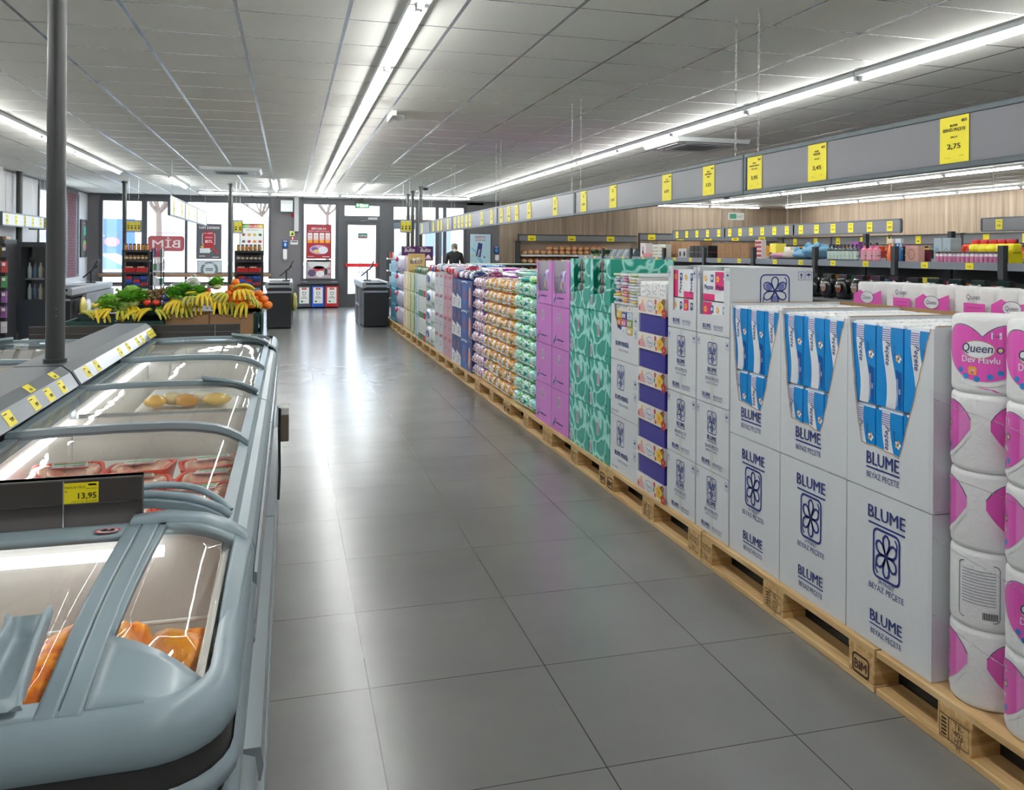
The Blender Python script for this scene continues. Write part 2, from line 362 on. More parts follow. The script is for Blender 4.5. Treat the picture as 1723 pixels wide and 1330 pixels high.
def lwindow(n,y0,y1):
    r=MB(); x0,x1=XL-.08,XL+.02; z0,z1=.82,2.66; fw=.07
    r.box(x0,y0,z0,x1,y0+fw,z1,FR); r.box(x0,y1-fw,z0,x1,y1,z1,FR); r.box(x0,y0+fw,z0,x1,y1-fw,z0+fw,FR); r.box(x0,y0+fw,z1-fw,x1,y1-fw,z1,FR)
    o=struct(r.build('window_%d'%n)); g=MB(); g.box(XL-.04,y0+.04,z0+.04,XL-.03,y1-.04,z1-.04,GLASS); g.build('pane',o)
lwindow(6,17.9,20.05); lwindow(7,20.80,21.1)
q=MB(); q.box(XL-.12,YN-.15,0,XR+.15,YN,CZ,mat('#b9b9b8',.7)); struct(q.build('wall_near'))
q=MB(); q.box(XL,YN,CZ-.03,XL+.03,YB,CZ,FR); q.box(XL,YB-.03,CZ-.03,5.4,YB,CZ,FR); struct(q.build('trim_2'))
# ---------------------------------------------------------------- tube lights
m=bpy.data.materials.new('tube_glow'); m.use_nodes=True; nt=m.node_tree; bb=nt.nodes['Principled BSDF']; bb.inputs['Base Color'].default_value=(1,1,1,1); bb.inputs['Emission Color'].default_value=(1,1,.975,1); bb.inputs['Emission Strength'].default_value=TUBE_E; TUBE=m
FIX=mat('#d4d8da',.4)
def tube_light(x0,y0,x1,y1,label,z=CZ,g=None):
    a=Vector((x0,y0,0)); c=Vector((x1,y1,0)); d=c-a; L=d.length; rz=math.atan2(d.y,d.x)
    t=thing('tube_light',label,'ceiling light',(x0,y0,z),g,rz)
    k=MB(); k.box(0,-.052,-.03,L,.052,0,FIX); k.box(.01,-.018,-.056,.05,.018,-.03,FIX); k.box(L-.05,-.018,-.056,L-.01,.018,-.03,FIX)
    o=k.build('fixture_channel'); o.parent=t
    k=MB(); k.tube([(.035,0,-.047),(L-.035,0,-.047)],.0150,TUBE,n=8); o=k.build('lamp_tube'); o.parent=t
    return t
def strip(x,y0,n,L,desc,dirx=False,yy=None,z=CZ):
    for i in range(n):
        if dirx: tube_light(x+i*L,y0,x+(i+1)*L-.012,y0,'%s, %s from the left'%(desc,ordn(i+1)),z)
        else: tube_light(x,y0+i*L,x,y0+(i+1)*L-.012,'%s, %s from the near end'%(desc,ordn(i+1)),z)
LT=1.57
strip(.655,-3.4,15,LT,'ceiling tube in line above the aisle')
strip(4.03,-2.55,14,LT,'ceiling tube in line above the pallet row')
strip(-2.77,-1.7,11,LT,'ceiling tube in line left of the aisle')
strip(-2.0,20.2,4,LT,'ceiling tube crosswise before the windows',True)
strip(10.25,3.5,10,LT,'ceiling tube in line above the right shelves')
strip(13.3,6.5,9,LT,'ceiling tube in line beside the wooden wall')
strip(9.6,21.0,2,LT,'ceiling tube crosswise at the wooden corner',True)
strip(7.1,9.4,6,LT,'ceiling tube in line right of the air conditioner',False)
for x,y,l in ((-2.08,16.2,'short ceiling tube above the left checkout'),(-.28,16.2,'short ceiling tube above the middle checkout'),(1.52,16.6,'short ceiling tube above the right checkout')):
    tube_light(x,y,x,y+2.6,l)
# ---------------------------------------------------------------- pallets
PINE=woodmat('pallet_pine','#b08a58','#cdaa76','#e0c496','y',1.0); PINEX=woodmat('block_pine','#a9824f','#c7a26b','#dbbd8c','x',1.4)
BURN=mat('#3a2415',.8)
FX=1.87   # aisle face of the stacked goods
def pallet_stamp(F,kind,w,h):
    if kind=='b':
        F.line(rrect(-.040,-.030,.040,.030,.012),.007,BURN,closed=True); F.text('BIM',0,-.017,.045,BURN,width=.060,bold=.010)
    elif kind=='t':
        F.line([(-.055,-.03),(.055,-.03),(.055,.035),(-.055,.035)],.003,BURN,closed=True); F.line([(-.02,-.03),(-.02,.035)],.003,BURN)
        F.text('TR-',.018,.014,.024,BURN); F.text('402',.018,-.006,.024,BURN); F.text('HT',.018,-.026,.024,BURN); F.text('KS',.018,-.044,.015,BURN)
        for i in range(5): F.rect(-.048,-.024+i*.011,-.028,-.018+i*.011,BURN)
    else:
        F.line([(-.04,-.028),(.04,-.028),(.04,.034),(-.04,.034)],.003,BURN,closed=True); F.text('TR-PAL',0,.008,.026,BURN,width=.07); F.text('061',0,-.022,.024,BURN)
def make_pallet(kinds,ys=None):
    t=thing('wooden_pallet','x','pallet',(0,0,0),'pallets under the stacked goods')
    L=1.195;D=.8
    for x0,w in ((0,.145),(.19,.1),(.345,.11),(.51,.1),(.655,.145)):
        MB().box(x0,-L,.122,x0+w,0,.144,PINE).build('deck_board',t,bevel=.002)
    for y in (-L,-.67,-.145 if False else -.1):
        pass
    ys=ys or ((-L,-L+.13),(-.67,-.525),(-.1,0))
    for a,c in ys: MB().box(0,a,.10,D,c,.122,PINEX).build('stringer_board',t,bevel=.002)
    for i,(a,c) in enumerate(ys):
        for j,(x0,x1) in enumerate(((0,.1),(.33,.475),(.7,.8))):
            q=MB(); q.box(x0,a+.001,.022,x1,c-.001,.10,PINEX)
            if j==0: pallet_stamp(Face(q,(x0,(a+c)/2,.061),(0,-1,0),(0,0,1)),kinds[i],c-a,.078)
            q.build('block',t,bevel=.003)
    for x0,x1 in ((0,.1),(.33,.475),(.7,.8)): MB().box(x0,-L,0,x1,0,.022,PINE).build('bottom_board',t,bevel=.002)
    return t
bounds=[1.125+1.205*i for i in range(1,14)]   # far ends
pk=[make_pallet('tbt',((-1.195,-1.07),(-.80,-.66),(-.40,-.27))),make_pallet('btp'),make_pallet('ptb')]
names=['under the pink kitchen roll stack','under the three tall napkin cartons','under the floral trays and small napkin cartons','under the marbled teal cartons','under the pink cartons and green packs','under the orange diaper packs','under the violet packs and blue boxes','under the white and pink detergent boxes','under the white bags beside red edged boxes','under the slim green edged boxes','under the cream and lilac packs','under the lilac packs with pink bows','under the turquoise end display']
first=True
for i,yb in enumerate(bounds):
    lab='pale wooden pallet '+names[i]
    p=pk[0] if i==0 else pk[1+(i+1)%2]
    if i<3: p.location=(FX-.02,yb,0); p['label']=lab
    else: dup(p,(FX-.02,yb,0),label=lab)
# second line of pallets behind, carrying the rear goods
for i in range(4):
    dup(pk[1+i%2],(FX+.80,bounds[i]-.0,0),label='wooden pallet behind the aisle stacks, %s of its line from the camera'%ordn(i+1))
# ---------------------------------------------------------------- cartons
CARTON=mat('#d3d7db',.75,noise=.04,nscale=50); CEDGE=mat('#a98a66',.8); BROWN=mat('#a17c58',.8,noise=.05,nscale=40)
INKB=mat('#232f78',.6)
def flower(F,x,y,w,h,m,fill=False,st=.006):
    F.line(rrect(x-w/2,y-h/2,x+w/2,y+h/2,w*.16),st,m,closed=True)
    for k in range(6):
        a=PI/2+PI/3*k if h>w*1.15 or True else 0; r=w*.27
        cx=x+math.cos(a)*r*.92; cy=y+math.sin(a)*r*(h/w)*.98
        if fill and k%2: F.disc(cx,cy,w*.10,h*.135,mat('#6f79ad',.6),rot=a-PI/2)
        F.line([(x+math.cos(a)*rr_*w*.5-math.sin(a)*ww_*w*.5,y+math.sin(a)*rr_*h*.5+math.cos(a)*ww_*h*.5) for rr_,ww_ in ((.07,0),(.25,.14),(.5,.24),(.72,.22),(.86,.08),(.86,-.08),(.72,-.22),(.5,-.24),(.25,-.14))],st,m,lay=1.4,closed=True)
    F.disc(x,y,w*.04,w*.04,m,lay=1.8)
    for s in (-1,1): F.line([(x+s*w*.40,y+s*h*.20),(x+s*w*.41,y+s*h*.34),(x+s*w*.33,y+s*h*.42)],st*.8,m)
def arrowbox(F,x,y,s,kind):
    F.line([(x-s*.5,y-s*.62),(x+s*.5,y-s*.62),(x+s*.5,y+s*.62),(x-s*.5,y+s*.62)],s*.07,INKB,closed=True)
    if kind=='a': F.poly([(x-s*.28,y+s*.08),(x+s*.28,y+s*.08),(x,y+s*.42)],INKB); F.rect(x-s*.08,y-s*.4,x+s*.08,y+s*.09,INKB)
    else: F.fan([(x+s*.36*math.cos(PI*k/8),y+.02*s+s*.34*math.sin(PI*k/8)) for k in range(9)],INKB); F.rect(x-s*.04,y-s*.4,x+s*.04,y+s*.05,INKB)
def aface(q,y0,y1,z0,z1,x=FX): # aisle face, origin at centre bottom, u to the right in the picture (towards the camera)
    return Face(q,(x,(y0+y1)/2,z0),(0,-1,0),(0,0,1))
GAP=.003
def d_big(q,y0,y1,z0,z1):
    F=aface(q,y0,y1,z0,z1); h=z1-z0
    F.text('BLUME',0,h*.825,.060,INKB,width=.175,bold=.010); F.rect(-.087,h*.785,.087,h*.798,INKB)
    flower(F,0,h*.61,.122,h*.31,INKB,st=.0085)
    F.text('24 PAKET',0,h*.415,.020,INKB,width=.075); F.text('BEYAZ PEÇETE',0,h*.365,.027,INKB,width=.165)
    F.text('BLUME',0,h*.155,.052,INKB,width=.15,bold=.010); F.rect(-.078,h*.128,.078,h*.137,INKB); F.text('BEYAZ PEÇETE',0,h*.07,.026,INKB,width=.145)
def d_small(q,y0,y1,z0,z1,top=False):
    F=aface(q,y0,y1,z0,z1); h=z1-z0
    if not top:
        flower(F,0,h*.73,.085,.10,INKB,True,st=.004); F.text('BLUME',0,h*.465,.030,INKB,width=.085,bold=.01); F.rect(-.045,h*.435,.045,h*.445,INKB)
        F.text('BEYAZ PEÇETE',0,h*.34,.022,INKB,width=.125); F.text('100LÜ X 12 PAKET',0,h*.285,.013,INKB,width=.11)
    F.text('BLUME',-.055,h*.09,.028,INKB,width=.075,bold=.01); F.rect(-.095,h*.065,-.015,h*.073,INKB); F.text('BEYAZ PEÇETE',.055,h*.10,.018,INKB,width=.085); F.text('100LÜ X 12 PAKET',.055,h*.065,.010,INKB,width=.08)
    arrowbox(F,-.135,h*.88,.026,'a'); arrowbox(F,.135,h*.88,.026,'u')
    if not top: F.rect(-.016,0,.016,h,mat('#c9ccc8',.35),lay=.5)
def d_mendil(q,y0,y1,z0,z1):
    F=aface(q,y0,y1,z0,z1); h=z1-z0
    flower(F,-.05,h*.70,.105,.14,INKB,True,st=.0045); F.text('BLUME MENDİL',-.03,h*.30,.038,INKB,width=.20,bold=.01)
    F.text('ÖZENLE YUMUŞAK',-.01,h*.20,.016,INKB,width=.15); F.text('100LÜ 24 PAKET',-.13,h*.06,.015,INKB)
    arrowbox(F,.165,h*.66,.035,'u'); arrowbox(F,.165,h*.44,.035,'a')
def marble(name,c1,c2):
    m,nt,b=nodemat(name); tc=N(nt,'TexCoord'); v=N(nt,'TexVoronoi',feature='DISTANCE_TO_EDGE'); v.inputs['Scale'].default_value=7.5
    n=N(nt,'TexNoise'); n.inputs['Scale'].default_value=4; nt.links.new(tc.outputs['Object'],n.inputs['Vector'])
    vm=N(nt,'VectorMath',operation='ADD'); s=N(nt,'VectorMath',operation='SCALE'); s.inputs['Scale'].default_value=.35; nt.links.new(n.outputs['Color'],s.inputs[0]); nt.links.new(tc.outputs['Object'],vm.inputs[0]); nt.links.new(s.outputs[0],vm.inputs[1]); nt.links.new(vm.outputs[0],v.inputs['Vector'])
    nt.links.new(ramp(nt,v.outputs['Distance'],[(0,lin(c2)),(.045,lin(c2)),(.11,lin(c1))]),b.inputs['Base Color']); b.inputs['Roughness'].default_value=.4; return m
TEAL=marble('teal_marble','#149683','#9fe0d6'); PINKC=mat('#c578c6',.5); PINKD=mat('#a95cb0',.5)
def barcode(F,x,y,w,h):
    F.rect(x-w/2,y-h/2,x+w/2,y+h/2,mat('#e6dfe6',.6))
    for i in range(7): F.rect(x-w/2+w*(i+.5)/7.5,y-h*.42,x-w/2+w*(i+.85)/7.5,y+h*.42,mat('#5a4a66',.6),lay=1.6)
def d_teal(q,y0,y1,z0,z1):
    F=aface(q,y0,y1,z0,z1); h=z1-z0; barcode(F,-.02,h*.62,.05,.085); barcode(F,-.15,h*.16,.045,.07); F.text('Focus',.10,h*.12,.035,mat('#0b4f49',.5))
def d_pink(q,y0,y1,z0,z1):
    F=aface(q,y0,y1,z0,z1); h=z1-z0
    if h>.28: barcode(F,-.02,h*.72,.06,.07)
    F.line([(-.17,.03),(-.13,.055),(-.10,.05)],.012,mat('#2f7fb0',.5)); F.line([(-.15,.02),(-.10,.09)],.009,NAVY)
    F.text('özel bakım pedi',.0,.055,.020,NAVY,width=.15,bold=.010); F.text('küçük paket',.02,.03,.010,NAVY)
def carton(y0,y1,z0,z1,m,design,label,group,depth=.40,name='carton',x=FX,cat='carton',top=None):
    q=MB(); q.box(x,y0+GAP,z0,x+depth,y1-GAP,z1-.002,m)
    # closed flaps with the slit along the top
    q.box(x+.004,(y0+y1)/2-.0015,z1-.0025,x+depth-.004,(y0+y1)/2+.0015,z1-.0015,CEDGE)
    if design: design(q,y0+GAP,y1-GAP,z0,z1)
    o=q.build(name,base=(x,y0,z0),bevel=.004,seg=2); return tag(o,label,cat,group)
Z0=.146
YBG=[(2.105,2.512),(2.512,2.925),(2.925,3.318)]
nm=['nearest the kitchen rolls','in the middle','beside the small napkin cartons']
for i,(a,c) in enumerate(YBG):
    carton(a,c,Z0,.652,CARTON,d_big,'tall white carton with navy flower print, '+nm[i],'large napkin cartons of the lower tier',depth=.56)
# open display cartons with napkin packs
BLU1=mat('#128ad6',.22,coat=.6); BLU2=mat('#1256a4',.22,coat=.6); NWHT=mat('#eaedf2',.3,coat=.4); VIO=mat('#6a66b0',.3)
PAPER=mat('#eef0f0',.85,noise=.05,nscale=90,bump=.4)
def napkin_proto():
    W,D,H=.125,.125,.262
    t=thing('napkin_pack','blue and white plastic pack of napkins','napkin pack',(0,0,0))
    q=MB(); q.box(0,-W/2,0,D,W/2,H,BLU1)
    F=Face(q,(0,0,0),(0,-1,0),(0,0,1),.0008)
    def wav(z): return .012*math.sin(z*18+.6)
    st=[]
    for i in range(11): z=H*i/10; st.append((z,-.022+wav(z),.020+wav(z)*1.3))
    for i in range(10): F.poly([(st[i][1],st[i][0]),(st[i][2],st[i][0]),(st[i+1][2],st[i+1][0]),(st[i+1][1],st[i+1][0])],NWHT)
    
    for i in range(6): F.rect(st[9][1],H-.045+i*.007,st[9][2],H-.042+i*.007,VIO,lay=1.5)
    for k in range(4): F.line([(.022+.006*k,.10),(.02+.007*k,.06),(.008+.010*k,.02),(-.008+.012*k,.003)],.0018,NWHT,lay=1.6)
    F.poly([(.03,.13),(.058,.12),(.058,.004),(.045,.004)],BLU2,lay=1.2)
    F.text('Peçete',-.016,.215,.029,mat('#1f2a6c',.4),rot=-PI/2,align='l',slant=.2,bold=.01)
    F.text('BLUME',.020,.205,.012,mat('#1f2a6c',.4),rot=-PI/2,align='l')
    for k in range(5): a=2*PI*k/5; F.disc(.043+.009*math.cos(a),.165+.009*math.sin(a),.0055,.0055,mat('#e3a64c' if k%2 else '#f4f4f4',.4),lay=1.6,n=8)
    F.text('200',.045,.06,.012,NWHT,rot=-PI/2)
    o=q.build('wrapper',bevel=.008,seg=2); o.parent=t
    q=MB(); q.box(.006,-W/2+.006,H-.002,D-.006,W/2-.006,H+.006,PAPER); 
    for i in range(5): q.box(.01+i*.024,-W/2+.01,H+.004,.022+i*.024,W/2-.012,H+.0095,PAPER)
    o=q.build('napkin_stack'); o.parent=t
    return t
nap=napkin_proto(); used=False
for bi,(a,c) in enumerate(YBG):
    z0,z1=.654,1.222; w=c-a-.002; yc=(a+c)/2; th=.005
    t=thing('display_carton','open white display carton full of blue napkin packs, '+nm[bi],'carton',(FX,yc,z0),'cut open napkin display cartons')
    def wall(name,fn): q=MB(); fn(q); o=q.build(name,t); return o
    H=z1-z0-.01; hw=w/2
    # front panel with V cut-out
    q=MB(); rnd=random.Random(bi)
    L=[(-hw+.012,H),(-hw+.03,H*.72),(-hw+.05,H*.45),(-hw+.075,H*.27)]
    Rr=[(.055,H*.24),(.09,H*.42),(.13,H*.66),(.178,H*.93),(hw-.014,H)]
    jl=[];
    for P0,P1 in zip(L,L[1:]):
        for k in range(5): f=k/5; jl.append((P0[0]+(P1[0]-P0[0])*f+rnd.uniform(-.0025,.0025),P0[1]+(P1[1]-P0[1])*f))
    jl.append(L[-1]); jb=[(L[-1][0]+(Rr[0][0]-L[-1][0])*k/6,L[-1][1]+(Rr[0][1]-L[-1][1])*k/6+rnd.uniform(-.004,.004)) for k in range(1,6)]
    jr=[]
    for P0,P1 in zip(Rr,Rr[1:]):
        for k in range(5): f=k/5; jr.append((P0[0]+(P1[0]-P0[0])*f+rnd.uniform(-.0025,.0025),P0[1]+(P1[1]-P0[1])*f))
    jr.append(Rr[-1])
    poly=[(-hw,0),(hw,0),(hw,H)]+jr[::-1]+jb[::-1]+jl[::-1]+[(-hw,H)]
    q.prism([(yc-u,z0+v) for u,v in poly],'x',FX,FX+th,CARTON)
    cut=jl+jb+jr
    F=Face(q,(FX,yc,z0),(0,-1,0),(0,0,1)); F.line(cut,.004,CEDGE,lay=.8)
    F.text('BLUME',-.02,.085,.060,INKB,width=.155,bold=.010); F.rect(-.10,.070,.06,.076,INKB); F.text('BEYAZ PEÇETE',-.02,.04,.028,INKB,width=.155)
    q.build('front_panel',t)
    for s in (-1,1):
        q=MB(); y=yc+s*hw; q.box(FX+th,y-(th if s>0 else 0),z0+.006,FX+.555,y+(0 if s>0 else th),z1-.004,CARTON); q.box(FX+.01,y-(th if s>0 else 0),z1-.004,FX+.56,y+(0 if s>0 else th),z1-.001,CEDGE); q.build('side_panel',t)
    q=MB(); q.box(FX+.556,yc-hw,z0,FX+.56,yc+hw,z1,BROWN); q.build('back_panel',t)
    q=MB(); q.box(FX+th,yc-hw,z0,FX+.556,yc+hw,z0+.005,CARTON); q.build('bottom_panel',t)
    cnt=0
    for tier,zz in (('lower',z0+.008),('upper',z0+.284)):
        for ix in range(4 if tier=='upper' else 1):
            for iy in range(3):
                lab='blue napkin pack in the carton %s, %s tier, %s'%({0:'nearest the kitchen rolls',1:'in the middle',2:'farthest of three'}[bi],tier,('left','centre','right')[iy]+(' front' if ix==0 else ', %s row back'%ordn(ix)))
                y=yc+(.131 if w>.39 else .127)*(1-iy); loc=(FX+.0065+ix*.1345,y,zz)
                if not used: o=nap; o.location=loc; o['label']=lab; used=True
                else: o=dup(nap,loc,label=lab)
                o['group']='blue napkin packs in the display cartons'
# small napkin cartons
for ci,(a,c) in enumerate(((3.325,3.635),(3.642,3.955))):
    side='right' if ci==0 else 'left'
    for k,(z0,z1) in enumerate(((Z0,.435),(.437,.742),(.744,1.062))):
        o=carton(a,c,z0,z1,CARTON,d_small,'small white napkin carton, %s column, %s from the pallet'%(side,ordn(k+1)),'small white napkin cartons',depth=.42)
    # top carton: window showing pink packs; its side flower faces the camera
    z0,z1=1.064,1.372; q=MB(); th=.005; yc=(a+c)/2; hw=(c-a)/2-GAP; H=z1-z0
    t=thing('display_carton','small open carton showing pink and white napkin packs, %s column'%side,'carton',(FX,yc,z0),'small open cartons on top')
    u0,u1,v0,v1=(-.10,.125,.085,H-.012) if ci==1 else (-.13,.10,.085,H-.005)
    q.prism([(yc-u,z0+v) for u,v in ((-hw,0),(hw,0),(hw,H),(u1,H),(u1,v0+.01),(u0,v0),(u0,H),(-hw,H))],'x',FX,FX+th,CARTON)
    d_small(q,a+GAP,c-GAP,z0,z1,top=True); q.build('front_panel',t)
    q=MB(); q.box(FX+th,yc-hw,z0,FX+.42,yc-hw+th,z1,CARTON)
    if ci==0:
        F=Face(q,(FX+.21,yc-hw,z0),(1,0,0),(0,0,1)); flower(F,.015,.205,.145,.145,INKB,True,st=.006); arrowbox(F,.150,H-.035,.030,'a'); arrowbox(F,.188,H-.035,.030,'u')
    q.build('side_panel',t)
    q=MB(); q.box(FX+th,yc+hw-th,z0,FX+.42,yc+hw,z1,CARTON); q.build('side_panel',t)
    q=MB(); q.box(FX+.415,yc-hw+th,z0,FX+.42,yc+hw-th,z1,CARTON); q.build('back_panel',t)
    q=MB(); q.box(FX+th,yc-hw+th,z0,FX+.415,yc+hw-th,z0+th,CARTON); q.build('bottom_panel',t)
    q=MB(); q.box(FX+.12,yc-hw+.001,z1-.001,FX+.42,yc+hw-.001,z1+.002,CARTON); q.build('top_flap',t)
    MAG=mat('#d81f74',.3,coat=.5)
    for tier in range(2):
        for iy in range(2):
            ya=yc+.0575*(1-2*iy)-.057; zz=z0+.012+tier*.142
            q=MB(); q.box(FX+.010,ya,zz,FX+.13,ya+.114,zz+.136,NWHT); F=Face(q,(FX+.010,ya+.057,zz),(0,-1,0),(0,0,1),.0008)
            if (iy+tier+ci)%2==0:
                F.rect(-.055,.0,-.002,.134,MAG) if ci else F.rect(-.055,.05,.03,.134,MAG)
            else: F.rect(-.055,.0,.055,.03,MAG)
            F.text('Peçete',.035 if ci else 0,.02 if ci else .052,.032,INKB,rot=PI/2 if ci else 0,align='l' if ci else 'c',slant=.2,bold=.01)
            for k in range(5): an=2*PI*k/5; F.disc(-.03+.010*math.cos(an),.10+.010*math.sin(an),.006,.006,mat('#f0b43a',.4),lay=1.7,n=8)
            F.rect(.018,.085,.045,.12,mat('#1f5f8c',.4),lay=1.4); F.disc(.031,.103,.009,.009,NWHT,lay=1.8,n=8)
            tag(q.build('napkin_pack',base=(FX+.01,ya,zz),bevel=.008,seg=2),'pink and white napkin pack, %s %s of the opening in the %s column'%(('lower','upper')[tier],('left','right')[iy],side),'napkin pack','pink napkin packs in the small cartons')
# ---------------------------------------------------------------- floral tissue trays
VIOT=mat('#2c2486',.35); FLW=mat('#e6e0da',.4)
def tray(z0,k,n):
    a,c=3.965,4.312; h=(1.30-Z0)/6
    t=thing('tissue_tray','floral and violet tissue tray, %s from the bottom of its stack'%ordn(k+1),'tray',(FX,(a+c)/2,z0),'stacked floral tissue trays')
    q=MB(); x=FX-.012; q.box(x,a+.004,z0,x+.42,c-.004,z0+h*.46,FLW); F=Face(q,(x,(a+c)/2,z0),(0,-1,0),(0,0,1)); hh=h*.46; rnd=random.Random(5)
    FY=mat('#f0c52a',.4); 
    def fl(cx,cy,r,m):
        for j in range(5): an=2*PI*j/5+.3; F.disc(cx+r*.6*math.cos(an),cy+r*.6*math.sin(an),r*.42,r*.42,m,n=7)
        F.disc(cx,cy,r*.3,r*.3,mat('#e08a1c',.4),lay=1.6,n=6)
    fl(.115,hh*.5,.038,FY); fl(-.15,hh*.3,.012,mat('#c33',.4)); fl(-.11,hh*.75,.010,FY); fl(.165,hh*.2,.03,mat('#b3202c',.4)); fl(.07,hh*.2,.012,mat('#c24',.4)); fl(.16,hh*.85,.018,mat('#8b1d33',.4)); fl(.06,hh*.8,.015,mat('#cf3b4a',.4))
    for s in range(5): F.disc(rnd.uniform(.05,.17),rnd.uniform(.01,hh-.01),.008,.016,mat('#5f9a4a',.5),lay=.8,n=6,rot=s)
    F.disc(-.01,hh*.5,.045,.028,NWHT); F.ring(-.01,hh*.5,.045,.028,.002,INKB,lay=1.5); F.text('Ponto',-.01,hh*.5-.01,.026,INKB,width=.06,slant=.2); F.text('200 adet',-.01,hh*.5-.021,.009,INKB)
    F.poly([(-.16,.01),(-.06,.01),(-.10,hh*.7),(-.16,hh*.5)],mat('#d9a7a8',.5),lay=.6)
    q.build('sleeve',t,bevel=.003)
    if k<5:
        q=MB(); q.box(x+.008,a+.010,z0+h*.46,x+.41,c-.010,z0+h-.002,VIOT); q.build('tray_wall',t,bevel=.004)
    return t
for k in range(6): tray(Z0+k*(1.30-Z0)/6,k,6)
for j in range(4):
    for d in range(2):
        a=4.30-j*.083; q=MB(); zz=Z0+5*(1.30-Z0)/6+.0885; q.box(FX-.006+d*.2,a-.078,zz,FX+.185+d*.2,a,zz+.085,PAPER)
        F=Face(q,(FX-.006+d*.2,a-.039,zz),(0,-1,0),(0,0,1)); rnd=random.Random(j)
        for s in range(7): F.disc(rnd.uniform(-.03,.03),rnd.uniform(.01,.075),.006,.004,mat(rnd.choice(['#8fa2c8','#4a5570','#c86a6a','#7a8a9a']),.5),n=6,rot=s)
        tag(q.build('tissue_pack',base=(FX+d*.2,a,zz),bevel=.01,seg=2),'white tissue pack standing in the top floral tray, %s from left, %s row'%(ordn(j+1),('front','back')[d]),'tissue pack','tissue packs in the top tray')
# ---------------------------------------------------------------- mendil cartons and loose pocket tissues
a,c=4.322,4.745
for k,(z0,z1) in enumerate(((Z0,.475),(.477,.805))): carton(a,c,z0,z1,CARTON,d_mendil,'white tissue carton beside the floral trays, %s from the pallet'%ordn(k+1),'white tissue cartons',depth=.42)
z0=.807; t=thing('display_carton','open white tissue carton with torn front opening','carton',(FX,(a+c)/2,z0)); yc=(a+c)/2; hw=(c-a)/2-GAP; H=.325; th=.005; q=MB()
q.prism([(yc-u,z0+v) for u,v in ((-hw,0),(hw,0),(hw,H),(.13,H),(.12,.16),(.05,.155),(-.02,.17),(-.11,.185),(-.155,.26),(-.16,H),(-hw,H))],'x',FX,FX+th,CARTON)
F=Face(q,(FX,yc,z0),(0,-1,0),(0,0,1)); F.text('BLUME MENDİL',-.03,.085,.038,INKB,width=.20,bold=.01); F.text('ÖZENLE YUMUŞAK',-.01,.055,.016,INKB,width=.15); arrowbox(F,.165,.24,.035,'u'); arrowbox(F,.165,.17,.035,'a'); q.build('front_panel',t)
for s in (-1,1): y=yc+s*hw; q=MB(); q.box(FX+th,min(y,y-s*th),z0,FX+.42,max(y,y-s*th),z0+H,CARTON); q.build('side_panel',t)
q=MB(); q.box(FX+.415,yc-hw,z0,FX+.42,yc+hw,z0+H,CARTON); q.build('back_panel',t)
q=MB(); q.box(FX+th,yc-hw+th,z0,FX+.415,yc+hw-th,z0+th,CARTON); q.build('bottom_panel',t)
PC=['#2f4f9c','#e07b22','#e8c64a','#7fae5a','#c2d9e8','#c5488a']
for k in range(4):
    for j in range(4):
        zz=z0+.155+k*.043; ya=yc-.165+j*.0825; colr=PC[(j*2+k)%6] if k<3 else '#e8e8e8'
        q=MB(); q.box(FX+.012,ya,zz,FX+.10,ya+.078,zz+.041,mat(colr,.3,coat=.4)); F=Face(q,(FX+.012,ya+.039,zz),(0,-1,0),(0,0,1)); F.rect(-.025,.01,.02,.03,NWHT); F.disc(.0,.02,.008,.008,mat(PC[(j+k+3)%6],.4),lay=1.6,n=7)
        tag(q.build('tissue_packet',base=(FX,ya,zz),bevel=.004),'coloured pocket tissue packet in the torn opening, layer %s from below, %s from the right'%(ordn(k+1),ordn(j+1)),'tissue packet','pocket tissues in the torn opening')
q=MB(); q.box(FX+.012,yc-.18,z0+.007,FX+.40,yc+.18,z0+.153,CARTON); q.box(FX+.11,yc-.18,z0+.155,FX+.40,yc+.18,z0+.325,CARTON); tag(q.build('inner_carton',base=(FX,yc,z0)),'plain inner carton behind the pocket tissue packets','carton')
rnd=random.Random(3)
for k in range(11):
    for j in range(3):
        zz=1.1325+k*.0166; ya=4.365+j*.118+rnd.uniform(-.004,.004); q=MB()
        q.box(FX+rnd.uniform(0,.02),ya,zz,FX+.40,ya+.112,zz+.0158,mat(rnd.choice(['#e9ebec','#dfe6ea','#e6e2e0','#d6dde2']),.25,coat=.5))
        F=Face(q,(FX,ya+.056,zz),(0,-1,0),(0,0,1)); 
        q.box(FX-.004,ya+.01,zz+.002,FX+.02,ya+rnd.uniform(.05,.10),zz+.010,mat(rnd.choice(PC+['#c9d2da']*3),.35))
        tag(q.build('tissue_packet',base=(FX,ya,zz),bevel=.003),'flat white tissue packet piled on the torn carton, %s layer up, %s from the right'%(ordn(k+1),ordn(j+1)),'tissue packet','flat tissue packets piled on the carton')
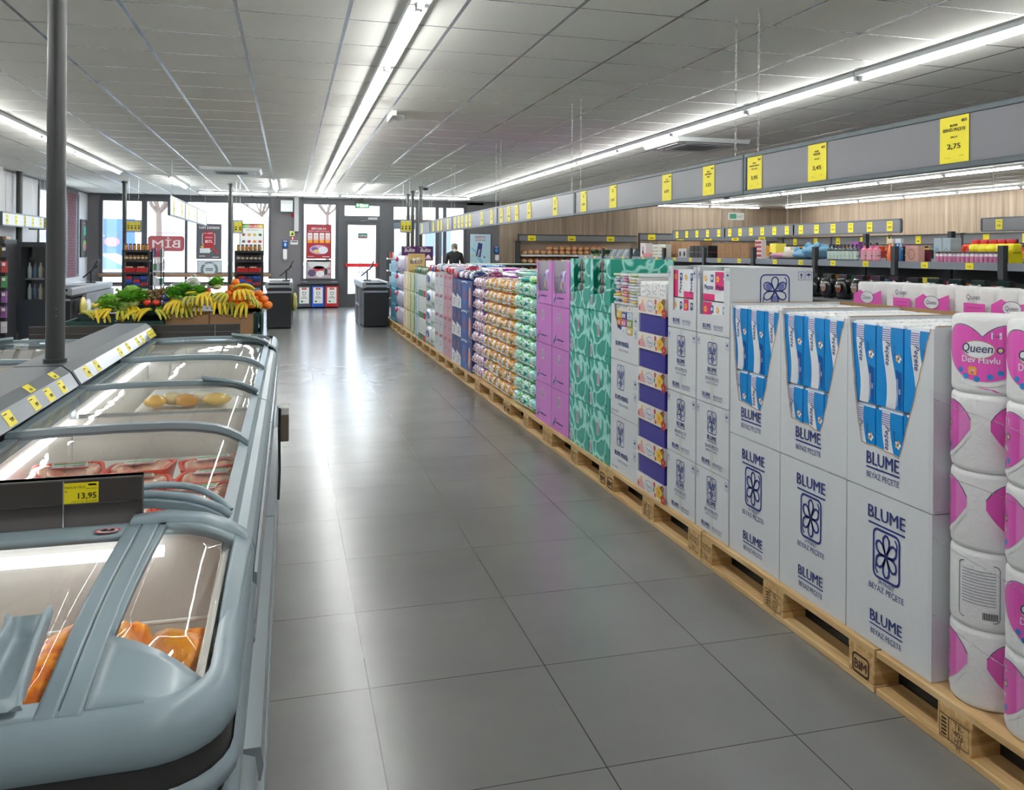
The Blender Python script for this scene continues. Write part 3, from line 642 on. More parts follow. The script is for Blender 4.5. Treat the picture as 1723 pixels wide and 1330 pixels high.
# ---------------------------------------------------------------- teal cartons
SIL=mat('#b9cfc8',.2,metal=.3)
for ci,(a,c) in enumerate(((4.755,5.115),(5.12,5.515))):
    side=('right','left')[ci]
    for k in range(3):
        z0=Z0+k*.308; carton(a,c,z0,z0+.306,TEAL,d_teal,'teal marbled carton, %s column, %s from the pallet'%(side,ordn(k+1)),'teal marbled cartons',depth=.42)
    z0=Z0+3*.308; H=.325; yc=(a+c)/2; hw=(c-a)/2-GAP; th=.005
    t=thing('display_carton','open teal marbled carton showing green packs, %s column'%side,'carton',(FX,yc,z0),'open teal cartons'); q=MB()
    q.prism([(yc-u,z0+v) for u,v in ((-hw,0),(hw,0),(hw,H),(.11,H),(.10,.12),(-.12,.10),(-.125,H),(-hw,H))],'x',FX,FX+th,TEAL); F=aface(q,a,c,z0,z0+H); barcode(F,-.15,.06,.045,.07); F.text('Focus',.10,.03,.035,mat('#0b4f49',.5)); q.build('front_panel',t)
    for s in (-1,1): y=yc+s*hw; q=MB(); q.box(FX+th,min(y,y-s*th),z0,FX+.42,max(y,y-s*th),z0+H,TEAL); q.build('side_panel',t)
    q=MB(); q.box(FX+.415,yc-hw,z0,FX+.42,yc+hw,z0+H,TEAL); q.build('back_panel',t); q=MB(); q.box(FX+th,yc-hw+th,z0,FX+.415,yc+hw-th,z0+th,TEAL); q.build('bottom_panel',t)
    PKG=marble('green_pack%d'%ci,'#11694f','#7fc0ac')
    for k in range(4):
        q=MB(); q.pillow((FX+.09,yc,z0+.048+k*.079),(.15,.245,.082),PKG,jit=.03,rnd=random.Random(k+9*ci)); F=Face(q,(FX+.013,yc,z0+.048+k*.079),(0,-1,0),(0,0,1)); F.rect(-.008,-.033,.016,.033,mat('#8a1f4c',.4)); F.disc(-.05,.0,.025,.014,mat('#5fa890',.4)); F.disc(.06,.0,.025,.014,mat('#5fa890',.4))
        tag(q.build('tissue_pack',base=(FX,yc,z0+k*.079)),'shiny green pack in the teal %s carton opening, %s from below'%(side,ordn(k+1)),'tissue pack','green packs in the teal cartons')
# teal cartons of the rear line, with the large white frame print
for i,(a,c,z1) in enumerate(((4.42,5.3,1.335),(5.32,6.2,1.30))):
    q=MB(); x=FX+.455
    nlay=4
    for k in range(4):
        z0=Z0+k*(z1-Z0)/4; q=MB(); q.box(x,a,z0,x+.34,c-.004,z0+(z1-Z0)/4-.002,TEAL if i==0 else PINKC)
        if k==3 and i==0: F=Face(q,(x,(a+c)/2,z0),(0,-1,0),(0,0,1)); F.line([(-.2,.05),(.40,.05),(.40,.26),(-.2,.26)],.008,NWHT,closed=True); F.text('Focus',.1,.09,.12,mat('#0a2d33',.5),bold=.02)
        tag(q.build('carton',base=(x,a,z0),bevel=.003),('teal marbled' if i==0 else 'pink')+' carton of the rear line, %s from the pallet'%ordn(k+1),'carton','rear line cartons')
# ---------------------------------------------------------------- pink cartons
LILC=mat('#c9c9cf',.6)
for ci,(a,c) in enumerate(((5.525,5.925),(5.93,6.335))):
    side=('right','left')[ci]
    for k in range(3):
        z0=Z0+k*.300; carton(a,c,z0,z0+.298,PINKC,d_pink,'pink carton, %s column, %s from the pallet'%(side,ordn(k+1)),'pink cartons',depth=.42)
    z0=Z0+.9; H=.325; yc=(a+c)/2; hw=(c-a)/2-GAP; th=.005
    t=thing('display_carton','open pink carton with violet diaper packs inside, %s column'%side,'carton',(FX,yc,z0),'open pink cartons'); q=MB()
    q.prism([(yc-u,z0+v) for u,v in ((-hw,0),(hw,0),(hw,H),(.12,H),(.11,.10),(-.14,.09),(-.17,H*.6),(-.17,H),(-hw,H))],'x',FX,FX+th,PINKC); d_pink(q,a+GAP,c-GAP,z0,z0+.2); q.build('front_panel',t)
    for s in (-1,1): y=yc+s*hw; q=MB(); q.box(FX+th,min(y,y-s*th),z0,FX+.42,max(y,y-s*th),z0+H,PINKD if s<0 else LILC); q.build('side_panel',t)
    q=MB(); q.box(FX+.2,yc-hw+th,z0+.1,FX+.205,yc+hw-th,z0+H+.005,LILC); q.box(FX+.415,yc-hw,z0,FX+.42,yc+hw,z0+H,PINKC); q.build('back_panel',t); q=MB(); q.box(FX+th,yc-hw+th,z0,FX+.415,yc+hw-th,z0+th,PINKC); q.build('bottom_panel',t)
    q=MB(); q.box(FX+.03,yc-hw+th+.02,z0+.006,FX+.19,yc+hw-th-.02,z0+.085,WHITE); tag(q.build('carton_liner'),'white liner under the violet packs in the pink %s carton'%side,'liner')
    for j in range(2):
        q=MB(); cy=yc-.05+.105*j-.01; q.pillow((FX+.09,cy,z0+.175),(.14,.10,.175),mat('#d9cfe2',.25,coat=.5),jit=.05,rnd=random.Random(j)); F=Face(q,(FX+.016,cy,z0+.175),(0,-1,0),(0,0,1)); PU=mat('#6b2fa0',.3,coat=.4)
        F.line([(-.04,-.06),(-.035,.0),(-.01,.06),(.02,.07)],.018,PU); F.disc(.015,-.02,.018,.03,mat('#caa08c',.5),lay=1.4); F.rect(.0,.03,.035,.05,PU,lay=1.5)
        tag(q.build('diaper_pack',base=(FX,cy,z0+.09)),'violet and white diaper pack in the pink %s carton, %s one'%(side,('right','left')[j]),'diaper pack','violet packs in the pink cartons')
# ---------------------------------------------------------------- soft diaper packs
def printmat(name,cols,sc=13,rough=.22):
    m,nt,b=nodemat(name); tc=N(nt,'TexCoord'); mp=N(nt,'Mapping'); mp.inputs['Scale'].default_value=(1,1,1.5); nt.links.new(tc.outputs['Object'],mp.inputs[0]); n=N(nt,'TexNoise'); n.inputs['Scale'].default_value=sc; n.inputs['Detail'].default_value=3; n.inputs['Distortion'].default_value=.8; nt.links.new(mp.outputs[0],n.inputs['Vector'])
    nt.links.new(ramp(nt,n.outputs['Fac'],[(p,lin(c)) for p,c in cols],'CONSTANT'),b.inputs['Base Color']); b.inputs['Roughness'].default_value=rough; b.inputs['Coat Weight'].default_value=.6
    n2=N(nt,'TexNoise'); n2.inputs['Scale'].default_value=34; n2.inputs['Detail'].default_value=3; nt.links.new(tc.outputs['Object'],n2.inputs['Vector']); bp=N(nt,'Bump'); bp.inputs['Strength'].default_value=.8; bp.inputs['Distance'].default_value=.012; nt.links.new(n2.outputs['Fac'],bp.inputs['Height']); nt.links.new(bp.outputs[0],b.inputs['Normal']); return m
def soft_pack(edge,body,band,seed,W=.30,D=.42,H=.115,nb=3,wrinkle=.03):
    t=thing('diaper_pack','x','diaper pack')
    rnd=random.Random(seed); q=MB(); q.pillow((D/2-.03,0,H/2),(D*.97,W*.97,H*.94),edge,jit=wrinkle*.4,rnd=rnd,e=.3); o=q.build('wrapper'); o.parent=t
    for k in range(nb):
        cy=(k-(nb-1)/2)*W/nb; q=MB(); q.pillow((D*.3-.035,cy,H*.5),(D*.62,W/nb*1.03,H*1.02),body,jit=wrinkle,rnd=rnd,e=.5)
        F=Face(q,(-.046,cy,H*.5),(0,-1,0),(0,0,1),.0005); s=W/nb; F.disc(s*.05,.006,s*.22,.016,mat('#eef6f2',.3)); F.text('Soft',s*.05,.0,.017,band,bold=.03,slant=.2,lay=3,width=s*.3); F.disc(-s*.2,-.022,s*.10,.009,band,lay=1.5)
        o=q.build('front_bulge'); o.parent=t
    q=MB(); q.tube([(-.047,W*.48,H*.33),(-.052,0,H*.30),(-.047,-W*.48,H*.33)],.0022,mat('#e6f2ec',.3),n=5); o=q.build('seam_band'); o.parent=t
    return t
def packwall(proto,y0,n,w,lays,z0,z1,label,group,rz=0,jit=.0,xoff=.045,name=None):
    first=True; rnd=random.Random(len(label))
    h=(z1-z0)/lays
    for k in range(lays):
        for j in range(n):
            loc=(FX+xoff+rnd.uniform(-jit,jit),y0+w*(j+.5)+rnd.uniform(-jit,jit)*.3,z0+k*h)
            lab='%s, %s layer up, %s from the right'%(label,ordn(k+1),ordn(j+1)) if n>1 else '%s, %s layer up'%(label,ordn(k+1))
            if first: proto.location=loc; proto['label']=lab; o=proto; first=False
            else: o=dup(proto,loc,label=lab)
            o['group']=group; o.rotation_euler[0]=rnd.uniform(-.02,.02)
gp=soft_pack(mat('#74c65a',.22,coat=.6),printmat('green_print',[(0,'#1f9a8c'),(.40,'#8fd4c8'),(.50,'#d8f0e6'),(.57,'#5fbf6a'),(.66,'#2fa39a')]),mat('#137b74',.4),1,W=.72,H=.117,nb=3)
packwall(gp,6.36,1,.73,9,Z0,1.185,'green plastic diaper pack beside the pink cartons','green diaper packs',jit=.006)
op=soft_pack(mat('#d8922e',.22,coat=.6),printmat('orange_print',[(0,'#2f8f62'),(.36,'#e0952a'),(.5,'#f1e9da'),(.60,'#e7a63c'),(.68,'#f4efe4')]),mat('#2f8f62',.4),2,W=.37,H=.117,nb=2,wrinkle=.07)
packwall(op,7.12,3,.375,9,Z0,1.175,'orange and white diaper pack','orange diaper packs',jit=.012)
vp=soft_pack(mat('#b089b8',.25,coat=.6),printmat('violet_print',[(0,'#6f3a8e'),(.42,'#e9dfe9'),(.52,'#c9485f'),(.58,'#ece6ee'),(.66,'#8d4a9e')],16),mat('#c42a4b',.4),4,W=.22,H=.115,nb=2,wrinkle=.08)
packwall(vp,8.27,2,.235,9,Z0,1.17,'violet and white crumpled pack','violet packs',jit=.012)
# second depth of soft packs, seen from above, plus long multi-packs lying on top
def longpack(y0,y1,z0,h,c1,c2,label,x=FX+.42,L=.38,c3='#f4f4f4',loc_y=None):
    q=MB(); q.pillow((x+L/2,(y0+y1)/2,z0+h/2),(L,y1-y0,h),mat(c1,.22,coat=.6),jit=.02,e=.4)
    F=Face(q,(x+L/2,(y0+y1)/2,z0+h),(1,0,0),(0,1,0),.001); q.pillow((x+L/2,(y0+y1)/2,z0+h*.55),(L*.55,(y1-y0)*1.01,h*.95),mat(c2,.22,coat=.6),e=.4); q.pillow((x+L*.15,(y0+y1)/2,z0+h*.5),(L*.12,(y1-y0)*1.02,h*.9),mat(c3,.3),e=.4)
    return tag(q.build('multipack',base=(x,y0,z0)),label,'multipack')
for k in range(9): longpack(6.38,7.08,Z0+k*.115,.118,'#6fc26a','#2aa6a0','green multipack of the rear line behind the front packs, %s layer up'%ordn(k+1))
for k in range(9): longpack(7.12,8.25,Z0+k*.115,.118,'#2aa6a0','#58c6a4','teal multipack of the rear line behind orange packs, %s layer up'%ordn(k+1))
for k in range(8): longpack(8.28,9.3,Z0+k*.135,.138,'#8a2a9a','#d05ab0','magenta multipack of the rear line behind violet packs, %s layer up'%ordn(k+1))
longpack(6.45,6.75,1.185,.05,'#8fd26a','#e8f4ee','flat green and white pack lying on top of the green stack',x=FX+.03,L=.6)
longpack(6.78,7.08,1.185,.045,'#2aa6a0','#bfe8e0','flat teal pack lying on top of the green stack',x=FX+.03,L=.6)
longpack(7.2,8.1,1.185,.085,'#28a08e','#9fd8b0','teal multipack lying on the rear of the orange stack',x=FX+.25,L=.55)
# ---------------------------------------------------------------- slim boxes further along
def plain(y0,y1,z0,z1,c,label,group,fn=None,name='detergent_box',cat='box',depth=.40,x=FX):
    q=MB(); q.box(x,y0+.003,z0,x+depth,y1-.003,z1-.003,mat(c,.45))
    if fn: fn(Face(q,(x,(y0+y1)/2,z0),(0,-1,0),(0,0,1)),(y1-y0)/2-.004,z1-z0-.003)
    return tag(q.build(name,base=(x,y0,z0),bevel=.003),label,cat,group)
LBL=mat('#f1f1f1',.5); NB='#27356f'
def f_orange(F,w,h): F.disc(0,h*.45,w*.55,h*.36,mat('#d8743a',.4)); F.line([(-w*.3,h*.2),(w*.2,h*.5),(-w*.1,h*.8)],.02,LBL,lay=1.5)
def f_blue(F,w,h): F.disc(0,h*.5,w*.5,h*.32,mat('#2f62b0',.4)); F.disc(0,h*.5,w*.32,h*.2,mat('#8f3a5c',.4),lay=1.5); F.line([(-w,h*.93),(0,h*.97),(w,h*.93)],.012,LBL)
def f_navy(F,w,h): F.poly([(-w,0),(w,0),(w,h*.35),(-w,h*.50)],LBL); F.text('YEDİ',0,h*.18,.07,mat(NB,.5),width=w*1.2); F.text('BEŞ',0,h*.06,.05,mat(NB,.5),width=w); F.disc(w*.1,h*.70,w*.22,h*.11,mat('#b03a40',.4))
def f_white(F,w,h): F.text('BİNGO',0,h*.78,.04,mat('#b0305a',.4),width=w*1.2,bold=.02); F.rect(-w*.5,h*.55,w*.5,h*.58,mat('#8a93a0',.5)); F.text('SOFT',0,h*.35,.04,mat('#333a5a',.4),width=w*.9,rot=0); F.disc(w*.3,h*.9,w*.35,h*.05,mat('#d84a70',.4))
for k in range(3):
    z=Z0+k*.325
    plain(8.745,8.985,z,z+.325,NB,'navy box with orange oval beside the violet packs, %s from below'%ordn(k+1),'navy boxes with an orange oval',f_orange)
    plain(8.99,9.325,z,z+.325,'#1d4f9c','blue box with round emblem, %s from below'%ordn(k+1),'blue boxes',f_blue)
    for j,(a,c) in enumerate(((9.33,9.595),(9.60,9.862))): plain(a,c,z,z+.325,NB,'navy box with white wave print, %s column, %s from below'%(('right','left')[j],ordn(k+1)),'navy and white boxes',f_navy)
for k in range(4):
    z=Z0+k*.253
    for j,(a,c) in enumerate(((9.868,10.155),(10.16,10.46))): plain(a,c,z,z+.253,'#c79aa6',"rose pink detergent box, %s column, %s from below"%(('right','left')[j],ordn(k+1)),'rose detergent boxes',f_white)
    for j,(a,c) in enumerate(((10.465,10.785),(10.79,11.105))): plain(a,c,z,z+.258,'#c9cdd0','white detergent box, %s column, %s from below'%(('right','left')[j],ordn(k+1)),'white detergent boxes',f_white)
# sachet packs showing in the open tops
def tops(y0,y1,z,n,cs,label,group):
    rnd=random.Random(int(y0*100))
    for j in range(n):
        for s in range(2):
            a=y0+(y1-y0)*(j+.5)/n; q=MB(); c=rnd.choice(cs); q.pillow((FX+.10+s*.17,a,z+.05),(.15,(y1-y0)/n*.95,.10),mat(c,.2,coat=.6),jit=.06,rnd=rnd); q.pillow((FX+.03+s*.17,a,z+.05),(.04,(y1-y0)/n*.5,.06),mat(rnd.choice(['#ffffff','#d8dbe6','#c6273a']),.3),jit=.1,rnd=rnd)
            tag(q.build('refill_pouch',base=(FX,a,z)),'%s, %s from the right, %s row'%(label,ordn(j+1),('front','back')[s]),'pouch',group)
tops(8.75,9.85,1.121,4,['#22357c','#2b57a8','#1c2a66','#7d2a5a'],'crumpled blue pouch on top of the navy boxes','blue pouches on the navy boxes')
tops(9.88,10.45,1.158,3,['#9c2a6a','#e0d8e8','#b0204a'],'magenta pouch on top of the rose boxes','magenta pouches')
tops(10.48,11.09,1.178,3,['#2a3f8c','#e9ecf4','#38508f'],'navy and white pouch on the white boxes','navy pouches')
longpack(9.4,10.4,1.158,.09,'#8a1f9a','#d46ac8','purple striped multipack lying across the rose boxes',x=FX+.42,L=.45)
longpack(10.5,11.4,1.178,.09,'#2b62b8','#7ab8e8','blue striped multipack lying across the white boxes',x=FX+.42,L=.45)
plain(9.4,10.4,Z0,1.156,'#b08aa0','tall rose carton of the rear line behind rose boxes','rear cartons',None,'carton','carton',.45,FX+.41)
plain(10.5,11.4,Z0,1.176,'#44609c','tall blue carton of the rear line behind white boxes','rear cartons',None,'carton','carton',.45,FX+.41)
def f_bag(F,w,h): F.disc(0,h*.6,w*.7,h*.2,mat('#2f56a0',.4)); F.text('Su',0,h*.55,.07,LBL,lay=2); F.rect(-w*.9,h*.1,w*.9,h*.16,mat('#3f9a6a',.4))
for k in range(4):
    z=Z0+k*.255
    q=MB(); q.pillow((FX+.19,11.255,z+.128),(.40,.30,.262),mat('#dde3de',.3,coat=.4),jit=.02,e=.35); F=Face(q,(FX-.012,11.255,z),(0,-1,0),(0,0,1)); F.rect(-.08,.06,.08,.10,mat('#7fae9a',.5)); tag(q.build('white_bag',base=(FX,11.25,z)),'plain white bag beside the white detergent boxes, %s from below'%ordn(k+1),'bag','plain white bags')
    q=MB(); q.pillow((FX+.19,11.63,z+.128),(.40,.43,.262),mat('#e4e8ee',.3,coat=.4),jit=.04,e=.4); F=Face(q,(FX-.012,11.63,z),(0,-1,0),(0,0,1)); f_bag(F,.18,.25); tag(q.build('printed_bag',base=(FX,11.6,z)),'white bag with blue print, %s from below'%ordn(k+1),'bag','white bags with blue print')
for j in range(3):
    q=MB(); q.pillow((FX+.15,11.3+j*.22,1.20),(.26,.2,.10),mat(['#c02a34','#2f6fb8','#b5283a'][j],.25,coat=.5),jit=.08); tag(q.build('refill_pouch'),['red pouch lying on the plain white bags','blue pouch lying on the printed bags','red pouch at the far end of the printed bags'][j],'pouch')
def stripe(cb,ct=None):
    def f(F,w,h):
        F.rect(-w,0,w,h*.28,mat(cb,.5)); F.text('3',0,h*.55,.06,mat(cb,.5)); F.rect(-w*.4,h*.40,w*.4,h*.42,mat(cb,.5))
        if ct: F.rect(-w*.7,h*.82,w*.7,h*.98,mat(ct,.5))
    return f
def f_vert(c1,c2):
    def f(F,w,h): F.line([(w*.1+w*.35*math.cos(t),h*.55+h*.38*math.sin(t)) for t in (-1.5,-1,-.5,0,.5,1,1.5)],w*.5,mat(c1,.4)); F.rect(-w*.8,h*.05,w*.8,h*.12,mat(c2,.4))
    return f
for k in range(3):
    z=Z0+k*.318
    plain(11.875,12.115,z,z+.318,'#d4d8d6','slim white carton with red foot, %s from below'%ordn(k+1),'red footed cartons',stripe('#a8242e'),'carton','carton')
    plain(12.12,12.545,z,z+.318,'#d2d8d2','white carton with green foot, %s from below'%ordn(k+1),'green footed cartons',stripe('#1f7a44'),'carton','carton')
    plain(12.55,12.855,z,z+.318,'#9fb6c4','pale blue carton, %s from below'%ordn(k+1),'pale blue cartons',f_vert('#e4ecf0','#3a5a8a'),'carton','carton')
    plain(12.86,13.275,z,z+.318,'#b9c8a4','pale green carton with dark green swirl, %s from below'%ordn(k+1),'pale green cartons',f_vert('#2f6a2a','#5f8a4a'),'carton','carton')
    plain(13.28,13.72,z,z+.318,'#d6cf9a','pale yellow carton with olive swirl, %s from below'%ordn(k+1),'pale yellow cartons',f_vert('#8a8a1c','#b0a040'),'carton','carton')
    plain(13.725,14.265,z,z+.318,'#d9c9a4','cream carton beside the lilac packs, %s from below'%ordn(k+1),'cream cartons',f_vert('#f0e6cc','#c09a5a'),'carton','carton')
for j,(a,c,cc) in enumerate(((11.9,12.5,'#5a7a4a'),(12.6,13.2,'#2f5f2a'),(13.3,13.9,'#a89a2a'))):
    for s in range(4):
        q=MB(); y=a+(c-a)*(s+.5)/4; q.pillow((FX+.12,y,1.15),(.2,(c-a)/4*.9,.10),mat(cc,.3,coat=.4),jit=.05); tag(q.build('wipes_pack',base=(FX,y,1.11)),'%s pack on the slim cartons, %s from the right'%(['olive','dark green','mustard'][j],ordn(s+1)),'pack','wipes packs on the slim cartons')
for k in range(4):
    z=Z0+k*.30
    for j in range(3):
        a=14.28+j*.34; q=MB(); q.pillow((FX+.17,a+.165,z+.163),(.36,.33,.305),mat(['#cfc4d4','#c2c8da','#d6ccd2'][j],.3,coat=.4),jit=.03,e=.4); F=Face(q,(FX-.012,a+.165,z),(0,-1,0),(0,0,1)); F.rect(-.1,.05,.1,.11,mat('#8f7fb0',.4)); F.disc(0,.2,.07,.05,mat('#d8d0e8',.4))
        if j==2: q.ball((FX-.02,a+.16,z+.25),(.03,.09,.045),mat('#d0588a',.35))
        tag(q.build('lilac_pack',base=(FX,a,z)),'pale lilac pack near the far end, %s from below, %s from the right'%(ordn(k+1),ordn(j+1)),'pack','lilac packs')
TQ=mat('#1c8fae',.3,coat=.3)
for k in range(4):
    q=MB(); q.box(FX,15.32,Z0+k*.28,FX+.4,16.12,Z0+.277+k*.28,TQ); F=Face(q,(FX,15.72,Z0+k*.28),(0,-1,0),(0,0,1)); F.rect(-.3,.03,.3,.06,mat('#8fd0e0',.4)); F.line([(-.2,.1),(-.1,.18),(.1,.14),(.25,.2)],.02,mat('#3fb0cc',.4))
    tag(q.build('turquoise_case',base=(FX,15.32,Z0+k*.28),bevel=.004),'turquoise shrink wrapped case at the far end, %s from below'%ordn(k+1),'case','turquoise cases')
for j in range(3):
    q=MB(); y=15.45+j*.26; q.lathe([(.0,0),(.10,0),(.11,.05),(.11,.12),(.07,.19),(.035,.22),(.035,.26),(0,.26)],mat('#d8e8ee',.25),(FX+.14,y,1.265),n=12); tag(q.build('white_bottle',base=(FX,y,1.265)),'fat white bottle on the turquoise cases, %s from the right'%ordn(j+1),'bottle','white bottles')
# display boards standing in the goods
def board(x0,x1,y,z0,z1,c,fn,label,name='display_board',zs=None):
    q=MB(); q.box(x0,y,z0,x1,y+.02,z1,mat(c,.5)); fn(Face(q,((x0+x1)/2,y,z0),(1,0,0),(0,0,1)),(x1-x0)/2,z1-z0)
    if zs is not None: q.box((x0+x1)/2-.015,y+.022,zs,(x0+x1)/2+.015,y+.04,z0+.1,DARK)
    return tag(q.build(name,base=(x0,y,z0)),label,'display board')
def f_bul(F,w,h): F.text('Bulut',0,h*.60,.09,LBL,width=w*1.3,slant=.2,bold=.02); F.text('BABY SOFT',-w*.3,h*.88,.028,LBL,width=w*.9); F.rect(-w*.1,h*.77,w*.5,h*.82,mat('#d89ac8',.5)); F.fan([(-w*.1,h*.1),(w*.1,h*.3),(w*.4,h*.45),(w*.6,h*.3),(w*.8,h*.1)],mat('#c9a8c0',.5)); F.disc(w*.35,h*.28,w*.2,h*.12,mat('#f0e4ea',.5),lay=2)
q=None
board(1.965,2.25,15.31,1.27,1.53,'#4b1f5c',f_bul,'violet display board with white script, left one')
board(2.255,2.54,15.31,1.27,1.53,'#4b1f5c',f_bul,'violet display board with white script, right one',zs=Z0)
def f_bullit(F,w,h): F.text('BULUT',0,h*.44,.09,mat('#1f3f9c',.5),width=w*1.5,bold=.03); F.text('Özel Bebek Bezi',0,h*.84,.035,mat('#b08a30',.5),width=w*1.4); F.disc(-w*.3,h*.68,w*.18,h*.07,LBL); F.disc(w*.15,h*.72,w*.22,h*.08,LBL); F.text('bakım',w*.4,h*.32,.03,mat('#3f8fd0',.5)); F.rect(-w*.8,h*.04,-w*.1,h*.07,mat('#8a6a30',.5)); F.disc(w*.4,h*.08,w*.13,h*.06,mat('#c0303a',.5))
board(1.83,2.10,13.45,1.105,1.40,'#e3c483',f_bullit,'square cream display board with large blue letters')
# ---------------------------------------------------------------- queen kitchen rolls
QP=mat('#e056b8',.35,coat=.3); QP2=mat('#e884cc',.35,coat=.3); ROLL=mat('#eceded',.7,noise=.03,nscale=70,bump=.5); QG=mat('#b79a62',.4); QN=mat('#3a3f5c',.4)
def roll(x,y,z,rot,label,r=.098,h=.222,back=False):
    q=MB(); q.lathe([(r*.25,h),(r*.25,h-.02),(r*.25,h),(r*.9,h+.001),(r*.98,h-.006),(r,h-.016),(r,.016),(r*.98,.006),(r*.9,0)],ROLL,(0,0,0),n=28)
    def fn(u,v,e): a=PI+u/r; rr=r+.0009+e*.8; return Vector((rr*math.cos(a),rr*math.sin(a),v))
    F=Face(q,(0,0,0),(0,-1,0),(0,0,1),.0006,fn)
    if back:
        n=8; F.line(rrect(-.055,.03,.055,.19,.012,3),.002,QN,closed=True)
        for i in range(12): F.rect(-.045,.168-i*.0085,.045,.1705-i*.0085,mat('#9a9aa6',.5),sub=4)
        for i in range(10): F.rect(.012+i*.004,.036,.0142+i*.004,.056,INK)
    else:
        fn0=fn
        for off in (0,PI*r):
            F.fn=(lambda u,v,e,o_=off: fn0(u+o_,v,e))
            # heart drawn as vertical strips that follow the roll
            def top(u):
                t=abs(u)/.128; return .150+.046*math.sin(PI*min(1,.06+t*.80)**.85)-.02*t**8
            def bot(u): t=abs(u)/.128; return .038+.085*t**2.4
            K=20; us=[(-.105+.21*i/K)*1.22 for i in range(K+1)]
            for i in range(K):
                a,c=us[i],us[i+1]
                if top(a)>bot(a) and top(c)>bot(c): F.poly([(a,bot(a)),(c,bot(c)),(c,top(c)),(a,top(a))],QP if i<K*.5 else QP2 if i>K*.8 else QP)
            F.line([(u,top(u)+.002) for u in us],.0022,QN,lay=1.3)
            F.line([(u,bot(u)-.010) for u in us[:]],.010,ROLL,lay=1.2)
            F.poly([(-.02,.028),(.03,.016),(.05,.006),(.0,.018)],QP)
            pts=[(-.012+.042*math.cos(2*PI*k/16),.128+.024*math.sin(2*PI*k/16)) for k in range(16)]
            F.oval(-.012,.128,.042,.024,NWHT,lay=1.8); F.ring(-.012,.128,.044,.026,.0022,QG,lay=2)
            F.text('Queen',-.016,.120,.036,QN,width=.082,lay=2.6,slant=.15,bold=.01); F.text('Dev Havlu',-.006,.090,.027,NWHT,width=.10,lay=2.4,bold=.03)
            F.poly(rrect(-.038,.055,-.014,.079,.005,2),mat('#f0a23c',.4),lay=1.9); F.text('300',-.026,.064,.011,NWHT,lay=2.6)
            for i,(u,v) in enumerate(((-.062,.066),(-.045,.050),(-.014,.044),(.020,.052),(.046,.064))): F.disc(u,v,.0085,.0085,mat('#2a7fc4',.4),lay=2,n=10)
            F.rect(.022,.160,.048,.178,NWHT,lay=1.9); F.text('3 kat',.035,.164,.011,QN,lay=2.6); F.disc(.045,.128,.010,.010,mat('#4a3f7c',.4),lay=1.9); F.disc(.045,.128,.006,.006,mat('#e8c890',.4),lay=2.4)
    q.xf(Matrix.Rotation(rot,4,'Z')); q.xf(Matrix.Translation((x,y,z)))
    return tag(q.build('kitchen_roll',base=(x,y,z)),label,'kitchen roll','pink and white kitchen rolls on the nearest pallet')
rr=random.Random(4)
for k in range(5):
    for j in range(4):
        for d in range(3 if k==4 else 1):
            rot={4:.62,3:2.15,2:2.05,1:.55,0:2.1}[k]+(j*.12 if k<4 else -.05*j)
            roll(FX+.10+d*.2,2.00-j*.200,Z0+k*.2235,rot,'pink hearted kitchen roll, %s column from the left, %s from the pallet%s'%(ordn(j+1),ordn(k+1),['',', second row',', third row'][d]),back=(k==1 and j==0))
# clear shrink film around the four lower tiers
FILM=glassmat('shrink_film',(.985,.985,.99,1),.9,.12,bump=.5)
m,nt,b=nodemat('film_crease'); 
q=MB(); rnd=random.Random(2)
K=26; n2=10; vs=[];fs=[]
ya,yb=2.112,1.15
for i in range(K+1):
    for j in range(n2+1):
        z=Z0+.02+.865*j/n2; y=ya+(yb-ya)*i/K; vs.append((FX-.010+rnd.uniform(-.003,.002),y,z))
for i in range(K):
    for j in range(n2): a=i*(n2+1)+j; fs.append((a,a+1,a+n2+2,a+n2+1))
q.add(vs,fs,FILM,True)
for z in (.36,.585,.81,1.0):
    q.tube([(FX-.012,ya-.02-i*.1,z+rnd.uniform(-.012,.012)-i*.012) for i in range(9)],.0016,glassmat('film_fold',(.92,.92,.94,1),2.5,.15) if z==.36 else q.mats[-1],n=5)
fo=tag(q.build('shrink_film',base=(FX,ya,Z0)),'clear crinkled plastic film around the kitchen roll stack','plastic film'); 
# ---------------------------------------------------------------- goods of the rear line: toilet paper with pink bands
for j in range(5):
    for k in range(4):
        y1=3.55-j*.42; x=FX+.80; z0=Z0+k*.29; q=MB(); top=(k==3)
        for a in range(2):
            for c in range(4): q.lathe([(.0,.286),(.044,.286),(.05,.276),(.05,.01),(.044,0),(0,0)],ROLL,(x+.052+a*.103,y1-.052-c*.103,z0),n=14,caps=False)
        F=Face(q,(x-.002,y1-.21,z0),(0,-1,0),(0,0,1),.001)
        # wrapper band on both visible sides
        F.poly([(-.2,.05),(-.0,.05),(-.0,.252),(-.05,.235),(-.10,.225),(-.15,.25),(-.2,.225)],QP); F.disc(-.1,.215,.045,.028,NWHT,lay=2); F.ring(-.1,.215,.045,.028,.002,QN,lay=2.5); F.text('Queen',-.1,.207,.026,QN,width=.06,lay=3); F.text('Toilet Paper',-.1,.155,.030,NWHT,width=.14,lay=2.5,bold=.02)
        F.poly([(.08,.05),(.19,.05),(.19,.225),(.08,.225)],QP); F.text('Queen',.13,.240,.03,QN,width=.07)
        for i in range(8): F.rect(.095,.205-i*.016,.175,.208-i*.016,mat('#c03a98',.5),lay=2)
        tag(q.build('toilet_roll_pack',base=(x,y1,z0)),'toilet roll pack with pink band, rear line, %s from the left, %s from the pallet'%(ordn(j+1),ordn(k+1)),'toilet roll pack','toilet roll packs of the rear line')
